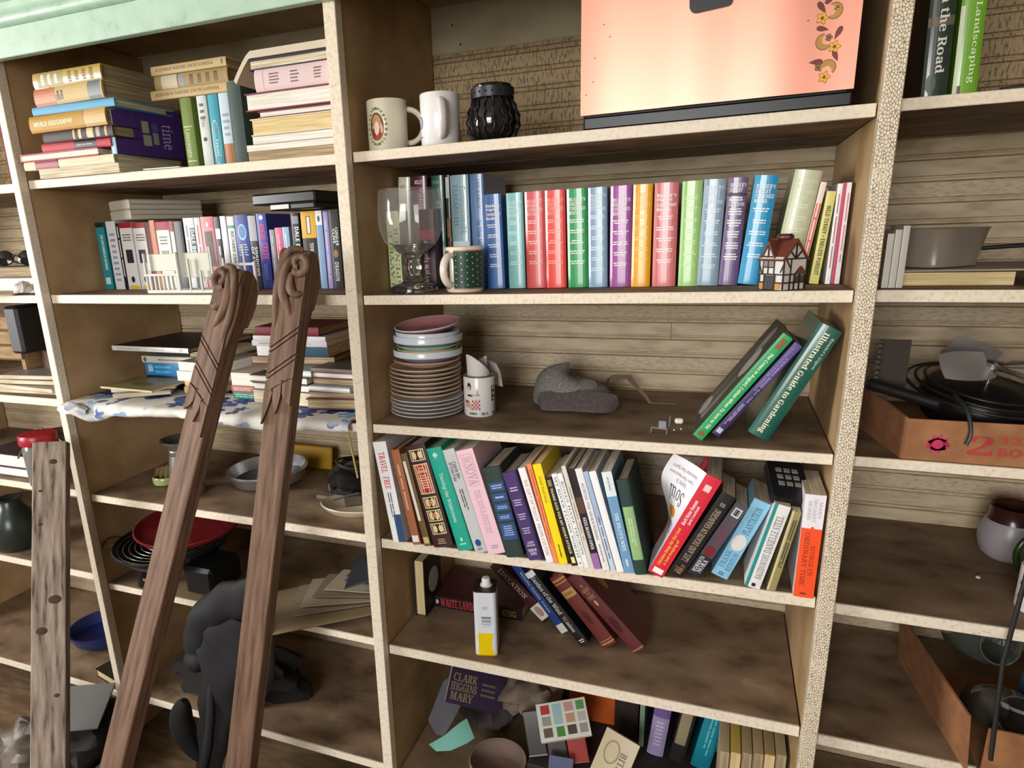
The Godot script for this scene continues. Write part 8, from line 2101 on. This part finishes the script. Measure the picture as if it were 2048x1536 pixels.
# ---------------------------------------------------------------- jumble in the lowest middle compartment
func shelf_jumble() -> void:
	var y := 0.1402
	var g := "books tumbled in the lowest middle compartment"
	# dark purple paperback leaning with its cover to the room
	var pm := lie("paperback", "dark purple paperback with gold author name leaning back", 0, 0, 0, 0.150, 0.026, 0.100, 0.0, 0x2a1836, "p", [["E", 0.2, 0.90, 0.8, 0.97, 0xd9d4a8], ["T", "MARY HIGGINS CLARK", 0.3, 0.3, 0.7, 0.86, 1, 0xb9b0c4, 2], ["B", 0.1, 0.98, 0.9, 1.0, 0xd0d0d8], ["T", "MARY", 0.10, 0.52, 0.30, 0.94, 1, 0x8a7a58, 3, "r"], ["T", "HIGGINS", 0.34, 0.48, 0.54, 0.96, 1, 0x8a7a58, 3, "r"], ["T", "CLARK", 0.58, 0.50, 0.78, 0.94, 1, 0x8a7a58, 3, "r"], ["L", 0.3, 0.1, 0.7, 0.4, 1, 0x6a5a48, 3, "r"]], g)
	pm.transform = at(0.098, 0.308, -0.130, 0.0, -27.0, 48.0) * pm.transform
	# grey and sea green torn papers
	var b := MB.new()
	b.sheet([[Vector3(0.062, 0.262, -0.10), Vector3(0.085, 0.345, -0.16), Vector3(0.110, 0.365, -0.175)], [Vector3(0.095, 0.245, -0.075), Vector3(0.115, 0.315, -0.12), Vector3(0.135, 0.345, -0.16)], [Vector3(0.120, 0.252, -0.07), Vector3(0.140, 0.290, -0.10), Vector3(0.150, 0.318, -0.15)]], false, 30.0)
	single("torn_paper", "torn slate grey sheet bent in the lowest compartment", "paper", b.done(), mat(0x5d5c64, 0.8))
	b = MB.new()
	b.sheet([[Vector3(0.085, 0.232, -0.05), Vector3(0.125, 0.262, -0.06), Vector3(0.160, 0.292, -0.085), Vector3(0.175, 0.298, -0.10)], [Vector3(0.110, 0.226, -0.04), Vector3(0.150, 0.236, -0.045), Vector3(0.190, 0.258, -0.06), Vector3(0.205, 0.266, -0.075)]], false, 30.0)
	single("torn_card", "torn sea green card in front of the grey sheet", "card", b.done(), mat(0x5f9c8c, 0.6))
	single("brown_paper", "crumpled brown paper bag behind the round pot", "paper bag", crumple(0.075, 17), mat(0x7a6a5c, 0.8), at(0.300, 0.300, -0.255, 20.0))
	single("crumpled_paper", "crumpled dark paper in the left of the lowest compartment", "paper", crumple(0.065, 23), mat(0x4a4440, 0.85), at(0.165, 0.180, -0.29))
	# round pot
	var o := thing("pot", "round taupe glazed pot at the front of the lowest compartment", "pot", at(0.262, y, -0.090))
	b = MB.new()
	b.lathe([Vector2(0, 0), Vector2(0.045, 0.0), Vector2(0.066, 0.014), Vector2(0.076, 0.040), Vector2(0.075, 0.064), Vector2(0.073, 0.066), Vector2(0.070, 0.064), Vector2(0.071, 0.040), Vector2(0.060, 0.016), Vector2(0, 0.008)], 40)
	part("bowl", b.done(), mat(0x8a7468, 0.15), o)
	# magazine with food pictures
	o = book("magazine", "pale booklet with rows of small food pictures lying on a slant", at(0.352, 0.352, -0.140, 0.0, 21.0, -52.0) * Transform3D(Basis(Vector3(0, 0, 1), Vector3(1, 0, 0), Vector3(0, 1, 0)), Vector3.ZERO), 0.012, 0.125, 0.090, 0xc9cac0, "p", [["B", 0.06, 0.08, 0.30, 0.26, 0xa8322c, "r"], ["B", 0.36, 0.08, 0.60, 0.26, 0x8d8a80, "r"], ["B", 0.66, 0.08, 0.90, 0.26, 0x5a4a40, "r"], ["B", 0.06, 0.32, 0.60, 0.50, 0x8fb0b0, "r"], ["B", 0.66, 0.34, 0.92, 0.50, 0x3f7a34, "r"], ["B", 0.06, 0.56, 0.30, 0.74, 0xb98a80, "r"], ["B", 0.36, 0.56, 0.60, 0.74, 0xb08a6c, "r"], ["B", 0.66, 0.56, 0.90, 0.74, 0x4a3c30, "r"], ["B", 0.06, 0.80, 0.30, 0.96, 0x5a8a4a, "r"], ["B", 0.36, 0.80, 0.60, 0.96, 0xa8a49c, "r"], ["B", 0.66, 0.80, 0.90, 0.96, 0x8a8680, "r"]])
	stand("book", "orange hardcover standing behind the food booklet", 0.405, y + 0.0824, -0.290, 0.14, 0.195, 0.0, 0.03, 0xd2601c, "h", [], g)
	single("wooden_box", "dark shallow wooden box under the tumbled books", "box", boxm(Vector3(0.292, 0.041, 0), Vector3(0.580, 0.082, 0.33), 0.004), mat(0x2a211b, 0.8), at(0.340, 0.1403, -0.245))
	y = 0.2226
	# cassette cases
	for k in 3:
		o = thing("cassette_case", ["clear dark cassette case, left of three leaning", "clear dark cassette case, middle of three leaning", "red cassette case, right of three leaning"][k], "case", at(0.365 + 0.052 * k, y + 0.004, -0.115 - 0.006 * k, 10.0, 12.0, -24.0), "cassette cases in the lowest compartment")
		part("case", boxm(Vector3(0, 0.055, 0), Vector3(0.048, 0.11, 0.016), 0.002), [mat(0x3a3430, 0.2), mat(0x453f3a, 0.2), mat(0x9c3a34, 0.2)][k], o)
		part("edge", boxm(Vector3(0, 0.0015, 0.009), Vector3(0.048, 0.003, 0.003)), [mat(0x8d9296, 0.2), mat(0x8d9296, 0.2), mat(0xc0544c, 0.2)][k], o)
	single("blue_card", "small navy card before the clear cassette cases", "card", boxm(Vector3(0, 0.02, 0), Vector3(0.06, 0.04, 0.003)), mat(0x1c2a5a, 0.4), at(0.430, y + 0.001, -0.075, 5.0, 0, -25.0))
	# cream notebook and a chrome knob
	book("notebook", "cream notebook with brown print leaning in the jumble", at(0.500, y + 0.030, -0.075, -6.0, -14.0, -30.0), 0.085, 0.115, 0.014, 0xb5a37c, "p", [["E", 0.15, 0.35, 0.6, 0.85, 0x8a7650], ["E", 0.2, 0.39, 0.55, 0.81, 0xb5a37c, "q"], ["T", "BITE", 0.62, 0.3, 0.8, 0.7, 1, 0x5a4630, 3], ["B", 0.6, 0.0, 1.0, 0.2, 0x8a2430]], g)
	o = thing("chrome_knob", "chrome tap knob lying in front of the cream notebook", "knob", at(0.538, y, -0.045))
	b = MB.new()
	b.lathe([Vector2(0, 0), Vector2(0.020, 0.0), Vector2(0.022, 0.006), Vector2(0.016, 0.020), Vector2(0.014, 0.034), Vector2(0.010, 0.038), Vector2(0, 0.038)], 24)
	part("knob", b.done(), mat(0xb9b6b2, 0.12, 0.95), o)
	# upright books at the back
	stand("book", "dark brown tall book behind the red cassette case", 0.535, y, -0.245, 0.060, 0.200, 0.0, 0.16, 0x2c2019, "h", [], g, 2)
	stand("book", "thin mint edged book beside the violet one in the lowest row", 0.600, y, -0.235, 0.012, 0.200, 0.0, 0.15, 0x7a9a80, "h", [], g)
	stand("book", "violet paperback standing in the lowest row", 0.662, y, -0.215, 0.040, 0.195, -6.0, 0.14, 0x6f5a94, "j", [["B", 0.0, 0.0, 1.0, 0.6, 0x9a8cb4], ["L", 0.25, 0.15, 0.75, 0.55, 0, 0xcfc6de, 7]], g)
	stand("book", "black book with a cream label in the lowest row", 0.712, y, -0.210, 0.036, 0.190, -9.0, 0.14, 0x1f1b1a, "h", [["B", 0.1, 0.28, 0.8, 0.92, 0x8f8468]], g)
	stand("book", "bright teal hardcover leaning in the lowest row", 0.772, y, -0.205, 0.044, 0.195, -10.0, 0.15, 0x0f7f90, "j", [["L", 0.3, 0.2, 0.7, 0.8, 1, 0x5fb4bc, 2]], g)
	for k in 6:
		var c: int = [0xb9a27c, 0xc2a450, 0xa8946c, 0xb0986c, 0xa08a60, 0xa79470][k]
		var bo := stand("paperback", ["first", "second", "third", "fourth", "fifth", "sixth"][k] + " brown edged paperback lying fore-edge up at the lower right", 0.785 + 0.023 * k, y, -0.095, 0.021, 0.110, 0.0, 0.175, c, "p", [], "paperbacks with yellowed edges at the lower right", [2, 3, 2, 2, 3, 2][k])
		bo.transform = at(0.787 + 0.0232 * k, y + 0.0003, -0.075 - 0.006 * k) * Transform3D(Basis(Vector3(1, 0, 0), Vector3(0, 0, -1), Vector3(0, 1, 0)), Vector3(0, 0.175, 0))
	for k in 4:
		stand("paperback", ["pink headed paperback at the back of the lower right", "dark paperback at the back of the lower right", "cream paperback at the back of the lower right", "grey white paperback at the back of the lower right"][k], 0.788 + 0.035 * k, y, -0.275, 0.030, 0.205 - 0.006 * k, 0.0, 0.13, [0xb9847c, 0x2a2634, 0xbcae8c, 0xa8a2a8][k], "p", [], "paperbacks standing at the back of the lower right")
